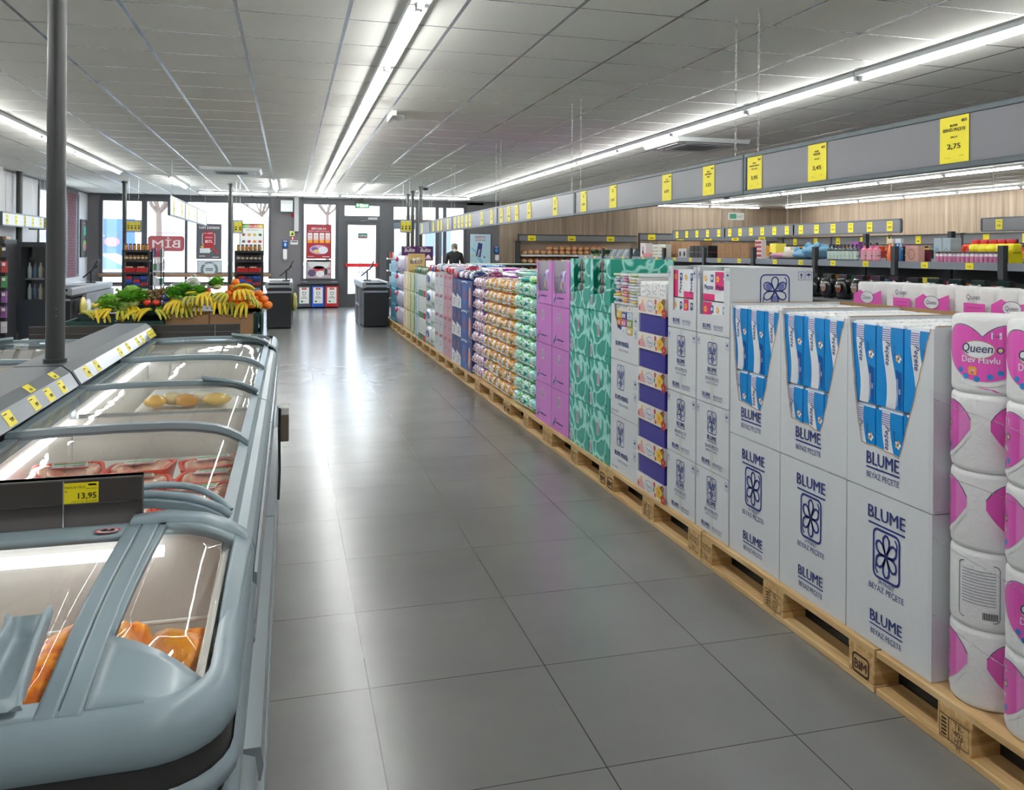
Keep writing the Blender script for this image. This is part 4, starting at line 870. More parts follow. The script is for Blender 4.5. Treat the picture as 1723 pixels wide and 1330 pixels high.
for j in range(4):
    for k in range(6):
        y1=1.93-j*.3; q=MB(); x=FX+.56; z0=Z0+k*.2; q.pillow((x+.11,y1-.15,z0+.1),(.21,.29,.2),mat('#e9ecee',.5),e=.3); F=Face(q,(x+.11,y1-.0,z0),(-1,0,0),(0,0,1)); F=Face(q,(x+.003,y1-.15,z0),(0,-1,0),(0,0,1)); F.poly([(.02,.02),(.08,.02),(.12,.15),(.06,.15)],mat('#2a56b8',.4)); F.rect(-.13,.03,-.03,.10,mat('#2a86c8',.4))
        tag(q.build('towel_pack',base=(x,y1,z0)),'white towel pack behind the kitchen rolls, %s from the left, %s from the pallet'%(ordn(j+1),ordn(k+1)),'towel pack','towel packs behind the kitchen rolls')
# ---------------------------------------------------------------- hanging price rail
GP=mat('#66676d',.36,coat=.15,noise=.04,nscale=200); GF=mat('#49555a',.4)
def price_card(F,x,y0,w,h,lines,price,parent_mb=None,m=YEL):
    F.rect(x-w/2,y0,x+w/2,y0+h,m,lay=2)
    if lines is None: return
    yy=y0+h*.78
    for i,(s,t) in enumerate(lines): F.text(t,x,yy,s,INK,lay=3,bold=.01,width=min(w*.78,len(t)*s*.62)); yy-=s*1.5
    F.text(price,x,y0+h*.30,h*.16,INK,lay=3,bold=.015,width=w*.46); 
    F.text('2,75 TL / paket',x-w*.22,y0+h*.10,h*.030,INK,lay=3); F.text('KDV dahil',x+w*.26,y0+h*.13,h*.028,INK,lay=3); F.rect(x+w*.26,y0+h*.86,x+w*.44,y0+h*.92,mat('#8f8420',.5),lay=3); F.rect(x+w*.26,y0+h*.86,x+w*.34,y0+h*.90,INK,lay=4)
RX=2.435
cards={0:[(2.63,[(.012,'BLUME'),(.017,'SERVİS PEÇETE'),(.009,'200 LÜ')],'2,75'),(3.49,[(.010,'BLUME'),(.014,'PEÇETE'),(.009,'100 LÜ')],'3,45'),(4.05,[(.010,'BLUME'),(.011,'DESENLİ PEÇETE'),(.011,'32Lİ 32Lİ')],'3,95')],
 1:[(4.57,[(.010,'BLUME'),(.011,'KAĞIT MENDİL'),(.011,'24X10')],'3,25'),(5.15,[(.010,'PONTO'),(.011,'ISLAK HAVLU')],'6,95'),(6.12,[(.010,'ISLAK'),(.010,'HAVLU')],'12,45'),(6.80,[(.010,'ISLAK'),(.010,'HAVLU')],'39,90')],
 2:[(7.6,1,'39,90'),(8.5,1,'39,90'),(9.0,1,'24,90'),(9.35,1,'24,90'),(9.7,1,'17,95')],
 3:[(10.2,1,'9,95'),(10.75,1,'14,90'),(11.5,1,'14,90'),(11.75,1,'12,50'),(12.05,1,'9,95'),(12.3,1,'8,75'),(12.6,1,'6,50')],
 4:[(13.2,1,''),(13.8,1,''),(14.1,1,''),(14.6,1,'')],5:[(15.9,1,'')]}
CHM=mat('#b9bdbd',.3,metal=.9)
def chain(x,y,z0,z1,label):
    q=MB(); n=int((z1-z0)/.028); 
    for i in range(n):
        z=z0+(i+.5)*(z1-z0)/n; h=(z1-z0)/n*.62; pts=[]
        for k in range(7):
            a=2*PI*k/6; u,v=.006*math.cos(a),h*math.sin(a); pts.append((x+(u if i%2 else 0),y+(0 if i%2 else u),z+v))
        q.tube(pts,.0018,CHM,n=4,caps=False)
    q.tube([(x,y,z0+.01),(x,y,z0-.008)],.004,CHM,n=6)
    return tag(q.build('hanging_chain',base=(x,y,z1)),label,'chain','chains of the price rails')
seg=[(1.28,4.16),(4.16,7.04),(7.04,9.92),(9.92,12.85),(12.85,15.0),(15.0,16.23)]
zt,zb=1.985,1.762
for i,(a,c) in enumerate(seg):
    pm=GP if i<2 else GP
    t=thing('price_rail','long grey hanging price rail with yellow cards, %s from the camera'%ordn(i+1),'price rail',(RX,(a+c)/2,zb),'hanging price rails above the pallets')
    q=MB(); q.box(RX-.012,a+.02,zb+.02,RX+.012,c-.02,zt-.02,pm); q.build('panel',t)
    q=MB(); q.box(RX-.018,a+.003,zt-.022,RX+.018,c-.003,zt,GF); q.box(RX-.018,a+.003,zb,RX+.018,c-.003,zb+.022,GF); q.box(RX-.018,a+.003,zb+.022,RX+.018,a+.025,zt-.022,GF); q.box(RX-.018,c-.025,zb+.022,RX+.018,c-.003,zt-.022,GF); q.build('frame',t,bevel=.002)
    for y,ln,p in cards.get(i,[]):
        q=MB(); F=Face(q,(RX-.012,y,zb),(0,-1,0),(0,0,1),.0012)
        ww=.145
        if ln==1: price_card(F,0,.024,ww,.176,[(.011,'BEBEK'),(.011,'BEZİ'),(.009,'JUMBO')],p)
        else: price_card(F,0,.024,ww,.176,ln,p)
        q.build('price_card',t)
    for y in (a+.12,c-.12): chain(RX,y,zt,CZ,'thin chain holding the %s price rail from the camera, %s end'%(ordn(i+1),'near' if y<(a+c)/2 else 'far'))
# ---------------------------------------------------------------- chest freezers
FG=mat('#8799a1',.38,coat=.15); FG2=mat('#7e8d95',.35,coat=.2); FALU=mat('#aab4ba',.28,metal=.7); FDK=mat('#2b2d2c',.4); FSK=mat('#a9b3b8',.35,metal=.3); LIN=mat('#dcd6cf',.45,noise=.05,nscale=25,bump=.3)
LIDG=glassmat('lid_glass',(.98,.99,.985,1),.34,bump=.05)
MX=-.865   # middle of the double freezer row
prof=[(-.74,.917),(-.60,.923),(-.46,.926),(-.33,.925),(-.26,.921),(-.20,.911),(-.165,.899),(-.135,.883),(-.112,.864)]
def mir(x,s): return x if s>0 else 2*MX-x
def sheet(q,pr,y0,y1,m,th=.004,s=1,n=1,smooth=True):
    # bent sheet following a profile, real thickness
    a=[(mir(x,s),z) for x,z in pr]; L=len(a); vs=[];fs=[]
    for yy in (y0,y1):
        for x,z in a: vs.append((x,yy,z))
        for x,z in a: vs.append((x,yy,z-th))
    for i in range(L-1):
        fs.append((i,i+1,2*L+i+1,2*L+i)); fs.append((L+i+1,L+i,3*L+i,3*L+i+1))
    q.add(vs,fs,m,smooth)
    e=[(i,L+i,L+i+1,i+1) for i in range(L-1)]+[(2*L+i+1,3*L+i+1,3*L+i,2*L+i) for i in range(L-1)]+[(0,2*L,3*L,L),(L-1,2*L-1,4*L-1,3*L-1)]
    q.add(vs,e,m); return q
def bars(q,pr,y,w,h,m,s=1):
    # profile bar across the lid
    sheet(q,[(x,z+h*.5) for x,z in pr],y-w/2,y+w/2,m,th=h,s=s)
def handle_pts(c,s): pass
def freezer(y0,y1,s,label,ym,handles=(0,1)):
    sd='right' if s>0 else 'left'
    t=thing('chest_freezer',label,'freezer',(mir(-.41,s),(y0+y1)/2,0),'glass topped chest freezers')
    def X(x): return mir(x,s)
    def P(q,poly,m,a=y0,b=y1,smooth=False): q.prism([(X(x),z) for x,z in poly],'y',a,b,m,smooth)
    # shell
    q=MB(); P(q,[(-.085,.10),(-.085,.74),(-.13,.78),(-.13,.10)],FSK); P(q,[(-.83,.10),(-.83,.88),(-.775,.88),(-.775,.10)],FSK); P(q,[(-.775,.10),(-.13,.10),(-.13,.38),(-.775,.38)],FSK)
    q.box(X(-.775),y0,.38,X(-.13),y0+.03,.80,FSK); q.box(X(-.775),y1-.03,.38,X(-.13),y1,.80,FSK); q.build('body',t)
    q=MB(); P(q,[(-.12,.0),(-.12,.098),(-.80,.098),(-.80,0)],FDK,y0+.02,y1-.02); q.build('plinth',t)
    q=MB(); sheet(q,[(-.76,.86),(-.745,.60),(-.72,.46),(-.66,.42),(-.25,.42),(-.18,.46),(-.155,.60),(-.135,.84)],y0+.03,y1-.03,LIN,th=.012,s=s)
    q.box(X(-.75),y0+.03,.42,X(-.14),y0+.042,.82,LIN); q.box(X(-.75),y1-.042,.42,X(-.14),y1-.03,.82,LIN); q.build('tub_liner',t)
    # outer rounded trim, gasket lines and bumper
    q=MB(); P(q,[(-.066,.79),(-.064,.815),(-.070,.838),(-.082,.853),(-.100,.860),(-.122,.858),(-.134,.845),(-.134,.78),(-.085,.77)],FG,smooth=False); q.build('rim',t,bevel=.004,seg=2)
    q=MB(); P(q,[(-.060,.735),(-.060,.765),(-.085,.775),(-.085,.725)],FG2); P(q,[(-.066,.766),(-.066,.79),(-.085,.79),(-.085,.775)],FDK); q.build('trim_band',t)
    q=MB(); 
    for z in (.66,.62): q.tube([(X(-.072),y0+.01,z),(X(-.072),y1-.01,z)],.009,FALU,n=8)
    P(q,[(-.050,.33),(-.044,.36),(-.050,.40),(-.085,.40),(-.085,.33)],FALU); P(q,[(-.048,.16),(-.044,.18),(-.048,.20),(-.085,.20),(-.085,.16)],FALU); q.build('bumper_rail',t)
    # rear rail that carries the lids
    q=MB(); P(q,[(-.83,.88),(-.83,.935),(-.80,.938),(-.765,.915),(-.745,.905),(-.735,.86),(-.76,.855)],FG); q.build('rear_rail',t,bevel=.002)
    q=MB(); q.tube([(X(-.752),y0+.05,.81),(X(-.752),y1-.05,.81)],.010,mat('#f4f7f8',.3,emit=3.0),n=8); q.build('inner_light',t)
    q=MB(); 
    for i in range(int((y1-y0)/.06)): q.box(X(-.137),y0+.04+i*.06,.72,X(-.132),y0+.05+i*.06,.83,FALU)
    for z in (.74,.80): q.tube([(X(-.140),y0+.03,z),(X(-.140),y1-.03,z)],.004,FALU,n=6)
    q.build('wire_guard',t)
    # two sliding lids
    for i,(a,b,up) in enumerate(((y0,ym,.0),(ym-.04,y1,.010))):
        pr=[(x,z+up) for x,z in prof]
        q=MB(); bars(q,pr,a+.016,.030,.016,FG,s); bars(q,pr,b-.016,.030,.016,FG,s)
        sheet(q,[pr[0],(pr[0][0]+.03,pr[0][1]+.002)],a+.03,b-.03,FG,th=.012,s=s); sheet(q,pr[-2:],a+.03,b-.03,FG,th=.012,s=s)
        lid=q.build('sliding_lid',t)
        q=MB(); sheet(q,[(x,z) for x,z in pr[:]],a+.03,b-.03,LIDG,s=s); q.build('pane',lid)
        if i in handles:
            hy=(b-.03) if i==1 else (a+.02); dr=-1 if i==1 else 1
            q=MB(); n=11; A=[];B=[]
            def zp(x): 
                for (xa,za),(xb,zb) in zip(pr,pr[1:]):
                    if xa<=x<=xb: return za+(zb-za)*(x-xa)/(xb-xa)
                return pr[-1][1]
            for k in range(n):
                f=k/(n-1); x=-.31+.195*f; A.append((X(x),hy+dr*(.012+.046*math.sin(PI*f)**.8),zp(x)+.022)); B.append((X(x),hy+dr*.004,zp(x)+.014))
            q.tube(A,.0075,FG,n=8); q.tube(B,.009,FG,n=8)
            fs=[(k,k+1,n+k+1,n+k) for k in range(n-1)]; q.add([(x,y,z-.012) for x,y,z in A]+[(x,y,z-.010) for x,y,z in B],fs,FG2)
            q.build('handle',lid,bevel=.002)
    return t
freezer(1.838,3.42,1,'chest freezer with orange trays of poultry beside the aisle',2.62,handles=(0,1))
freezer(3.43,5.12,1,'chest freezer beside the aisle at the far dark board',4.25,handles=(1,))
freezer(1.838,3.42,-1,'left row chest freezer nearest the camera',2.62,handles=(0,1))
freezer(3.43,5.12,-1,'left row chest freezer before the far dark board',4.25,handles=(1,))
# end freezer across the row, rounded corners
def endcap(y0,y1,s,label):
    # s=+1: the rounded front looks towards the camera (small y)
    t=thing('end_freezer',label,'freezer',(MX,(y0+y1)/2,0))
    xr=-.066; xl=2*MX-xr; Rr=.11
    def Yf(d): return y0+d if s>0 else y1-d      # d = distance from the rounded front
    D=y1-y0
    def outline(off,n=7,r=Rr):
        p=[]; r=max(r-off,.02)
        for cx,a0 in ((xr-off-r,-90),(xl+off+r,180)):
            pass
        pts=[(xl+off,D)]
        for k in range(n+1): a=R(180+90*k/n); pts.append((xl+off+r+r*math.cos(a),off+r+r*math.sin(a)))
        for k in range(n+1): a=R(270+90*k/n); pts.append((xr-off-r+r*math.cos(a),off+r+r*math.sin(a)))
        pts.append((xr-off,D)); return [(x,Yf(d)) for x,d in pts]
    def loft(q,rings,m,smooth=True,flat=None):
        n=len(rings[0][0]); vs=[];fs=[]
        for o,z in rings: vs+= [(x,y,z(x,y) if callable(z) else z) for x,y in o]
        for i in range(len(rings)-1):
            for k in range(n-1): f=(i*n+k,i*n+k+1,(i+1)*n+k+1,(i+1)*n+k); fs.append(f if s>0 else f[::-1])
        q.add(vs,fs,m,smooth)
    # body skirts
    q=MB(); loft(q,[(outline(.02),.06),(outline(.02),.73)],FSK); q.box(xl+.03,Yf(D-.02),.06,xr-.03,Yf(D),.80,FSK); q.build('body',t)
    q=MB(); q.prism(outline(.07),'z',0,.06,FDK); q.build('plinth',t)
    q=MB(); loft(q,[(outline(.02),.725),(outline(-.004),.735),(outline(-.006),.752),(outline(.004),.762)],FG2); loft(q,[(outline(.006),.755),(outline(.010),.80)],FDK); loft(q,[(outline(.012),.64),(outline(-.002),.65),(outline(-.002),.70),(outline(.012),.71)],FG2); q.build('trim_band',t)
    q=MB(); loft(q,[(outline(-.006),.33),(outline(-.012),.36),(outline(-.006),.40),(outline(.02),.41)],FALU); loft(q,[(outline(.0),.16),(outline(-.004),.18),(outline(.0),.20),(outline(.02),.205)],FALU); q.build('bumper_rail',t)
    # crowned top surface height
    def top(x,y):
        d=(y-y0) if s>0 else (y1-y); f=min(1,max(0,(d+.01)/.42)); e=min(abs(xr-x),abs(x-xl))
        z=.862+.045*math.sin(f*PI/2); 
        if e<.14: z-=.055*(1-e/.14)**2
        return z
    q=MB(); loft(q,[(outline(.006),.795),(outline(-.002),.806),(outline(-.002),.825),(outline(.004),.842),(outline(.012),.856),(outline(.022),.864),(outline(.034),.866)],FG); q.build('rim',t)
    # tub
    q=MB(); q.box(xl+.10,Yf(.09),.42,xr-.09,Yf(D-.05),.43,LIN)
    q.prism([(xl+.055,0),(xl+.055,1)] if False else [(Yf(.07),.85),(Yf(.10),.43),(Yf(.09),.42),(Yf(.055),.85)],'x',xl+.06,xr-.06,LIN)
    q.prism([(Yf(D-.035),.88),(Yf(D-.06),.43),(Yf(D-.04),.42),(Yf(D-.02),.88)],'x',xl+.06,xr-.06,LIN)
    for x,e in ((xr-.055,1),(xl+.055,-1)): q.prism([(x,.85),(x-e*.03,.43),(x-e*.02,.42),(x+e*.012,.85)],'y',Yf(.06),Yf(D-.03),LIN)
    q.build('tub_liner',t)
    # fixed corner panels with side glass
    def surf(q,quad,m,th=.012,n=6,dz=0):
        # quad of (x,d) corners; bilinear patch dropped on the crown, with thickness
        vs=[];fs=[]
        for i in range(n+1):
            for j in range(n+1):
                f,g=i/n,j/n; x=(quad[0][0]*(1-f)+quad[1][0]*f)*(1-g)+(quad[3][0]*(1-f)+quad[2][0]*f)*g; d=(quad[0][1]*(1-f)+quad[1][1]*f)*(1-g)+(quad[3][1]*(1-f)+quad[2][1]*f)*g
                y=Yf(d); z=top(x,y)+dz; vs.append((x,y,z))
        N0=len(vs); vs+=[(x,y,z-th) for x,y,z in vs]; w=n+1
        for i in range(n):
            for j in range(n): a=i*w+j; fs+=[(a,a+w,a+w+1,a+1),(N0+a+1,N0+a+w+1,N0+a+w,N0+a)]
        for i in range(n):
            for a,b in ((i*w,(i+1)*w),((i+1)*w+n,i*w+n),(i+1,i),(n*w+i,n*w+i+1)): fs.append((a,N0+a,N0+b,b))
        q.add(vs,fs,m,True)
    for e in (1,-1):
        M=(lambda x:x) if e>0 else (lambda x:2*MX-x)
        q=MB()
        surf(q,[(M(-.24),.028),(M(-.130),.030),(M(-.092),.088),(M(-.242),.185)],FG)          # moulded corner plate
        surf(q,[(M(-.242),.185),(M(-.235),.185),(M(-.225),D-.045),(M(-.236),D-.045)],FG)
        surf(q,[(M(-.268),.022),(M(-.242),.022),(M(-.238),D-.0),(M(-.268),D-.0)],FG,th=.02)      # upright strip beside the sliding lid
        surf(q,[(M(-.100),.10),(M(-.078),.15),(M(-.070),D-.02),(M(-.100),D-.03)],FG,th=.02)
        surf(q,[(M(-.24),D-.055),(M(-.07),D-.075),(M(-.07),D-.0),(M(-.24),D-.0)],FG,th=.02)
        # raised arch where it meets the long freezers
        pr=[(-.29,.908),(-.225,.913),(-.155,.902),(-.11,.884),(-.083,.864),(-.069,.842),(-.065,.81)]
        yb=Yf(D+.0); ye=Yf(D-.045)
        vs=[];fs=[]
        for yy in (min(yb,ye),max(yb,ye)):
            for x,z in pr: vs.append((M(x),yy,z+.006))
            for x,z in pr: vs.append((M(x-.004),yy,z-.020))
        L=len(pr)
        for i in range(L-1): fs+=[(i,i+1,2*L+i+1,2*L+i),(L+i+1,L+i,3*L+i,3*L+i+1),(i,L+i,L+i+1,i+1),(2*L+i+1,3*L+i+1,3*L+i,2*L+i)]
        q.add(vs,fs,FG,True)
        co=q.build('corner_panel',t)
        q=MB(); surf(q,[(M(-.236),.185),(M(-.098),.080),(M(-.098),D-.075),(M(-.236),D-.05)],LIDG,th=.004,dz=-.007); q.build('side_pane',co)
    # sliding lids
    lids=[(-.271,-.80),(-.80,-1.459)]
    for i,(a,b) in enumerate(lids):
        q=MB(); 
        surf(q,[(a-.024,.022),(a,.022),(a,D-.03),(a-.024,D-.03)],FG,th=.018); surf(q,[(b,.022),(b+.03,.022),(b+.03,D-.03),(b,D-.03)],FG,th=.018)
        surf(q,[(b+.03,.022),(a-.024,.022),(a-.024,.05),(b+.03,.05)],FG); surf(q,[(b+.03,D-.10),(a-.024,D-.10),(a-.024,D-.03),(b+.03,D-.03)],FG)
        lid=q.build('sliding_lid',t)
        q=MB(); surf(q,[(b+.02,.045),(a-.018,.045),(a-.018,D-.09),(b+.02,D-.09)],LIDG,th=.004,n=8,dz=-.006); q.build('pane',lid)
        if i==0:
            # recessed grip handle of the front lid: foot, wide flared plate and raised grip
            q=MB(); hx=a-.062; z0=.872
            def hp(x,d,dz): y=Yf(d); return (x,y,top(x,y)+dz)
            K=14; prf=[(-1,.004),(-1,.022),(-.86,.028),(-.70,.024),(-.62,.006),(-.2,.003),(.30,.004),(.55,.014),(.78,.032),(.92,.034),(1,.026),(1,.004)]
            vs=[];fs=[]; L=len(prf)
            for i_ in range(K+1):
                f=i_/K; d=.020+.195*f; cxh=hx-.010-.008*f; hw=.037-.010*f**.5+(.004 if f>.93 else 0)
                lift=1.0 if f>.12 else .55+.45*f/.12
                for u_,h_ in prf:
                    hh=h_*lift
                    if f<.14 or f>.95: hh=max(hh,.022*lift)
                    vs.append(hp(cxh+u_*hw,d,hh))
            for i_ in range(K):
                for j_ in range(L-1): a_=i_*L+j_; fs.append((a_,a_+1,a_+L+1,a_+L))
            q.add(vs,fs,FG,True); q.add(vs,[tuple(range(L)),tuple(range(K*L,K*L+L))[::-1]],FG)
            q.build('handle',lid)
    if s>0:
        q=MB(); F=Face(q,(-.322,Yf(D-.085),.9092),(1,0,0),(0,1,0),.002); F.disc(0,0,.022,.014,mat('#e8e8e8',.4)); F.ring(0,0,.021,.013,.003,RED,lay=1.4); F.rect(-.012,-.003,.012,.003,INK,lay=1.6); F.disc(-.005,.001,.005,.006,INK,lay=1.8); F.disc(.007,.001,.004,.006,INK,lay=1.8); q.build('warning_sticker',t)
        # light tube and wire basket inside
        q=MB(); q.tube([(xl+.1,Yf(D-.075),.862),(xr-.16,Yf(D-.075),.862)],.011,mat('#f4f7f8',.3,emit=2.2),n=8); q.build('inner_light',t)
    q=MB()
    for z in (.69,.755): q.tube([(xl+.1,Yf(.54),z),(xr-.07,Yf(.54),z)],.004,WHITE,n=6)
    for k in range(10): q.tube([(xl+.15+k*.14,Yf(.54),.55),(xl+.15+k*.14,Yf(.54),.755)],.003,WHITE,n=6)
    q.build('wire_divider',t)
    return t
endcap(1.12,1.805,1,'end freezer with sliding lids nearest the camera, corner towards the aisle')
endcap(5.13,5.92,-1,'end freezer behind the far dark board')
# dark boards across the ends
BRD=mat('#3c3836',.42)
def cross_board(y,z0,z1,label,cards,xr=-.277,xl=-1.395):
    t=thing('shelf_board',label,'board',((xr+xl)/2,y,z0),'dark boards across the freezer row')
    q=MB(); q.box(xl,y,z0,xr,y+.018,z0+(z1-z0)*.47,BRD); q.box(xl,y-.004,z0+(z1-z0)*.50,xr,y+.018,z1,BRD); q.box(xl,y-.006,z1-.003,xr,y+.02,z1,mat('#6a6866',.3)); q.build('board',t)
    for x in (xl+.1,(xr+xl)/2,xr-.14):
        q=MB(); q.box(x-.001,y-.0052,z0+.004,x+.001,y-.0035,z1-.004,FALU); q.build('joint_strip',t)
    for x,w,h,price,nmz in cards:
        q=MB(); F=Face(q,(x,y-.004,z0+(z1-z0)*.50),(1,0,0),(0,0,1),.001); F.rect(-w/2,.001,w/2,h,YEL); F.text(nmz,-w*.46,h*.74,.0055,INK,align='l'); F.text('kg',-w*.46,h*.58,.005,INK,align='l'); F.text(price,w*.44,h*.24,h*.40,INK,align='r',bold=.02); F.text('13,95 TL / kg',-w*.10,h*.08,.004,INK); F.text('KDV DAHİL',w*.30,h*.08,.004,INK); F.rect(w*.2,h*.84,w*.44,h*.93,mat('#57521c',.5)); F.text('BİTEN FİYAT',w*.30,h*.68,.003,INK)
        q.build('price_card',t)
    return t
cross_board(1.812,.893,.990,'dark board with yellow price card above the nearest end freezer',[(-.386,.062,.041,'13,95','FRENLİK PİLİÇ')])
cross_board(5.27,.915,1.000,'plain dark board across the far end of the freezers',[])
# central hood over the two rows
HP=[(-.735,.938),(-.728,.944),(-.757,.992),(-.786,1.015),(-.866-.078,1.015),(-.973,.992),(-1.0015,.944),(-.995,.938)]
HT=mat('#4c5359',.45); HSL=mat('#3f454b',.3,coat=.2); HPL=mat('#b8c0c4',.14,coat=1.0)
def hood(y0,y1,label,cards,topcards):
    t=thing('freezer_hood',label,'canopy',(MX,(y0+y1)/2,.938),'grey hoods between the freezer rows')
    q=MB(); q.prism(HP,'y',y0,y1,HT); q.build('shell',t)
    q=MB(); q.prism(HP,'y',y1,y1+.006,BLACK); q.prism(HP,'y',y0-.006,y0,BLACK); q.build('end_cap',t)
    for s in (1,-1):
        q=MB(); a=(mir(-.7285,s),.9445); b=(mir(-.7565,s),.9915); dx=.0025*s
        q.prism([(a[0]+dx,a[1]),(b[0]+dx,b[1]+.001),(b[0],b[1]),(a[0],a[1])],'y',y0+.01,y1-.01,mat('#7c868c',.28,coat=.6)); cs=q.build('card_strip',t)
        u=Vector((0,1,0)) if s>0 else Vector((0,-1,0)); v=Vector((b[0]-a[0],0,b[1]-a[1])).normalized(); v=v if v.z>0 else -v
        for y in cards:
            q=MB(); F=Face(q,(a[0]+dx,y,a[1]),(0,1 if s>0 else -1,0),v,.0008); F.rect(-.035,.004,.035,.050,YEL); F.text('9,95',.012,.016,.016,INK,bold=.02); F.rect(-.030,.040,-.0,.043,INK,lay=1.6); q.build('price_card',cs)
    for y in topcards:
        q=MB(); a=Vector((-.7571,0,.9925)); b=Vector((-.7858,0,1.0149)); v=(b-a).normalized(); F=Face(q,(a.x,y,a.z),(0,1,0),v,.0008); F.rect(-.032,.002,.032,.034,YEL); F.text('6,45',.0,.008,.014,INK,bold=.02); q.build('price_card',t)
    return t
hood(1.86,3.36,'grey hood with price strip between the nearer freezers',(2.25,2.62,2.86,3.02,3.18),(2.92,3.20))
hood(3.385,5.22,'grey hood with price strip between the farther freezers',(3.55,3.72,4.2,4.4,4.66,4.8,5.02,5.09,5.16),())
q=MB(); q.tube([(-.834,3.372+.11,1.016),(-.834,3.482,CZ)],.0325,mat('#3a3d3d',.4),n=20); q.tube([(-.834,3.482,1.015),(-.834,3.482,1.03)],.040,mat('#3a3d3d',.4),n=20)
for z in (1.19,1.215): q.ball((-.834+.010,3.482-.031,z),.002,STEEL,n=6,k=4)
tag(q.build('support_pole',base=(-.834,3.482,1.015)),'dark round pole rising from the freezer hood to the ceiling','pole')
# small box with cord on the aisle side of the freezer
t=thing('wall_box','small brown box with white cap on the freezer side','box',(-.03,4.16,.60))
q=MB(); q.box(-.044,4.10,.54,.004,4.20,.66,mat('#6b5f50',.5)); q.build('casing',t,bevel=.004); q=MB(); q.box(-.044,4.10,.662,.004,4.20,.70,WHITE); q.build('cap',t,bevel=.004); q=MB(); q.tube([(-.036,4.095,.70),(-.04,4.09,.60),(-.036,4.07,.42),(-.04,4.0,.30)],.006,BLACK); q.build('cord',t)
# ---- contents of the freezers
def bumpy(q,c,d,m,seed,jit=.10,n=20,k=12,e=.95,rot=0):
    rnd=random.Random(seed); vs=[];fs=[]
    def sg(a,p): return math.copysign(abs(a)**p,a)
    for i in range(k+1):
        ph=-PI/2+PI*i/k
        for j in range(n):
            tt=2*PI*j/n; w=1+jit*(math.sin(3*tt+seed)*.5+math.sin(2*ph*2+seed*1.7)*.5+rnd.uniform(-.25,.25))
            x=d[0]/2*sg(math.cos(ph),e)*sg(math.cos(tt),e)*w; y=d[1]/2*sg(math.cos(ph),e)*sg(math.sin(tt),e)*w; z=d[2]/2*sg(math.sin(ph),e)*(1+jit*.5*math.cos(ph)*math.sin(2*tt+seed))
            xr_=x*math.cos(rot)-y*math.sin(rot); yr_=x*math.sin(rot)+y*math.cos(rot); vs.append((c[0]+xr_,c[1]+yr_,c[2]+z))
    for i in range(k):
        for j in range(n): fs.append((i*n+j,i*n+(j+1)%n,(i+1)*n+(j+1)%n,(i+1)*n+j))
    q.add(vs,fs,m,True)
def spotmat(name,stops,sc=9,rough=.3,coat=.6):
    m,nt,b=nodemat(name); tc=N(nt,'TexCoord'); n=N(nt,'TexNoise'); n.inputs['Scale'].default_value=sc; n.inputs['Detail'].default_value=6; nt.links.new(tc.outputs['Object'],n.inputs['Vector'])
    nt.links.new(ramp(nt,n.outputs['Fac'],[(p,lin(c)) for p,c in stops]),b.inputs['Base Color']); b.inputs['Roughness'].default_value=rough; b.inputs['Coat Weight'].default_value=coat
    bp=N(nt,'Bump'); bp.inputs['Strength'].default_value=.5; bp.inputs['Distance'].default_value=.006; nt.links.new(n.outputs['Fac'],bp.inputs['Height']); nt.links.new(bp.outputs[0],b.inputs['Normal']); return m
MARI=spotmat('marinated_skin',[(.34,'#8f2c08'),(.42,'#e86e06'),(.50,'#ff9a06'),(.7,'#ffae12')],20,.4,.15)
RAW=spotmat('raw_poultry',[(.34,'#c4705a'),(.46,'#dba388'),(.6,'#e8c4a8')],16,.3,.5)
PORG=mat('#e8553c',.35,coat=.3)
for i,(x,y,w,d,h,z,r) in enumerate(((-.165,1.43,.12,.17,.17,.745,.3),(-.262,1.50,.09,.17,.17,.735,.1),(-.325,1.40,.13,.34,.15,.775,-.15),(-.37,1.25,.13,.16,.12,.735,.6))):
    q=MB(); bumpy(q,(x,y,z),(w,d,h),MARI,i+3,rot=r,jit=.2,n=28,k=18); bumpy(q,(x+.02,y+.04,z+.025),(w*.6,d*.45,h*.55),MARI,i+8,rot=r,jit=.2); bumpy(q,(x-.03,y-.03,z+.03),(w*.5,d*.5,h*.5),MARI,i+18,rot=-r,jit=.2); q.box(x-.03,y-.03,.436,x+.03,y+.03,z,MARI)
    tag(q.build('marinated_chicken',base=(x,y,z-h/2)),['orange marinated chicken nearest the aisle side pane','orange marinated chicken behind the lid strip','long orange marinated chicken under the lid handle','small orange marinated chicken at the front corner'][i],'chicken')
q=MB(); q.box(-.80,1.22,.433,-.42,1.62,.62,mat('#e7d8d2',.4)); q.box(-.78,1.24,.62,-.44,1.60,.635,mat('#f3efec',.35)); tag(q.build('frozen_carton',base=(-.6,1.4,.432)),'white frozen goods carton at the left of the nearest end freezer','carton')
q=MB(); q.pillow((-.42,1.29,.60),(.12,.14,.3),mat('#d9a79c',.4)); tag(q.build('pink_meat_pack',base=(-.42,1.17,.432)),'pink meat pack beside the lid handle','meat pack')
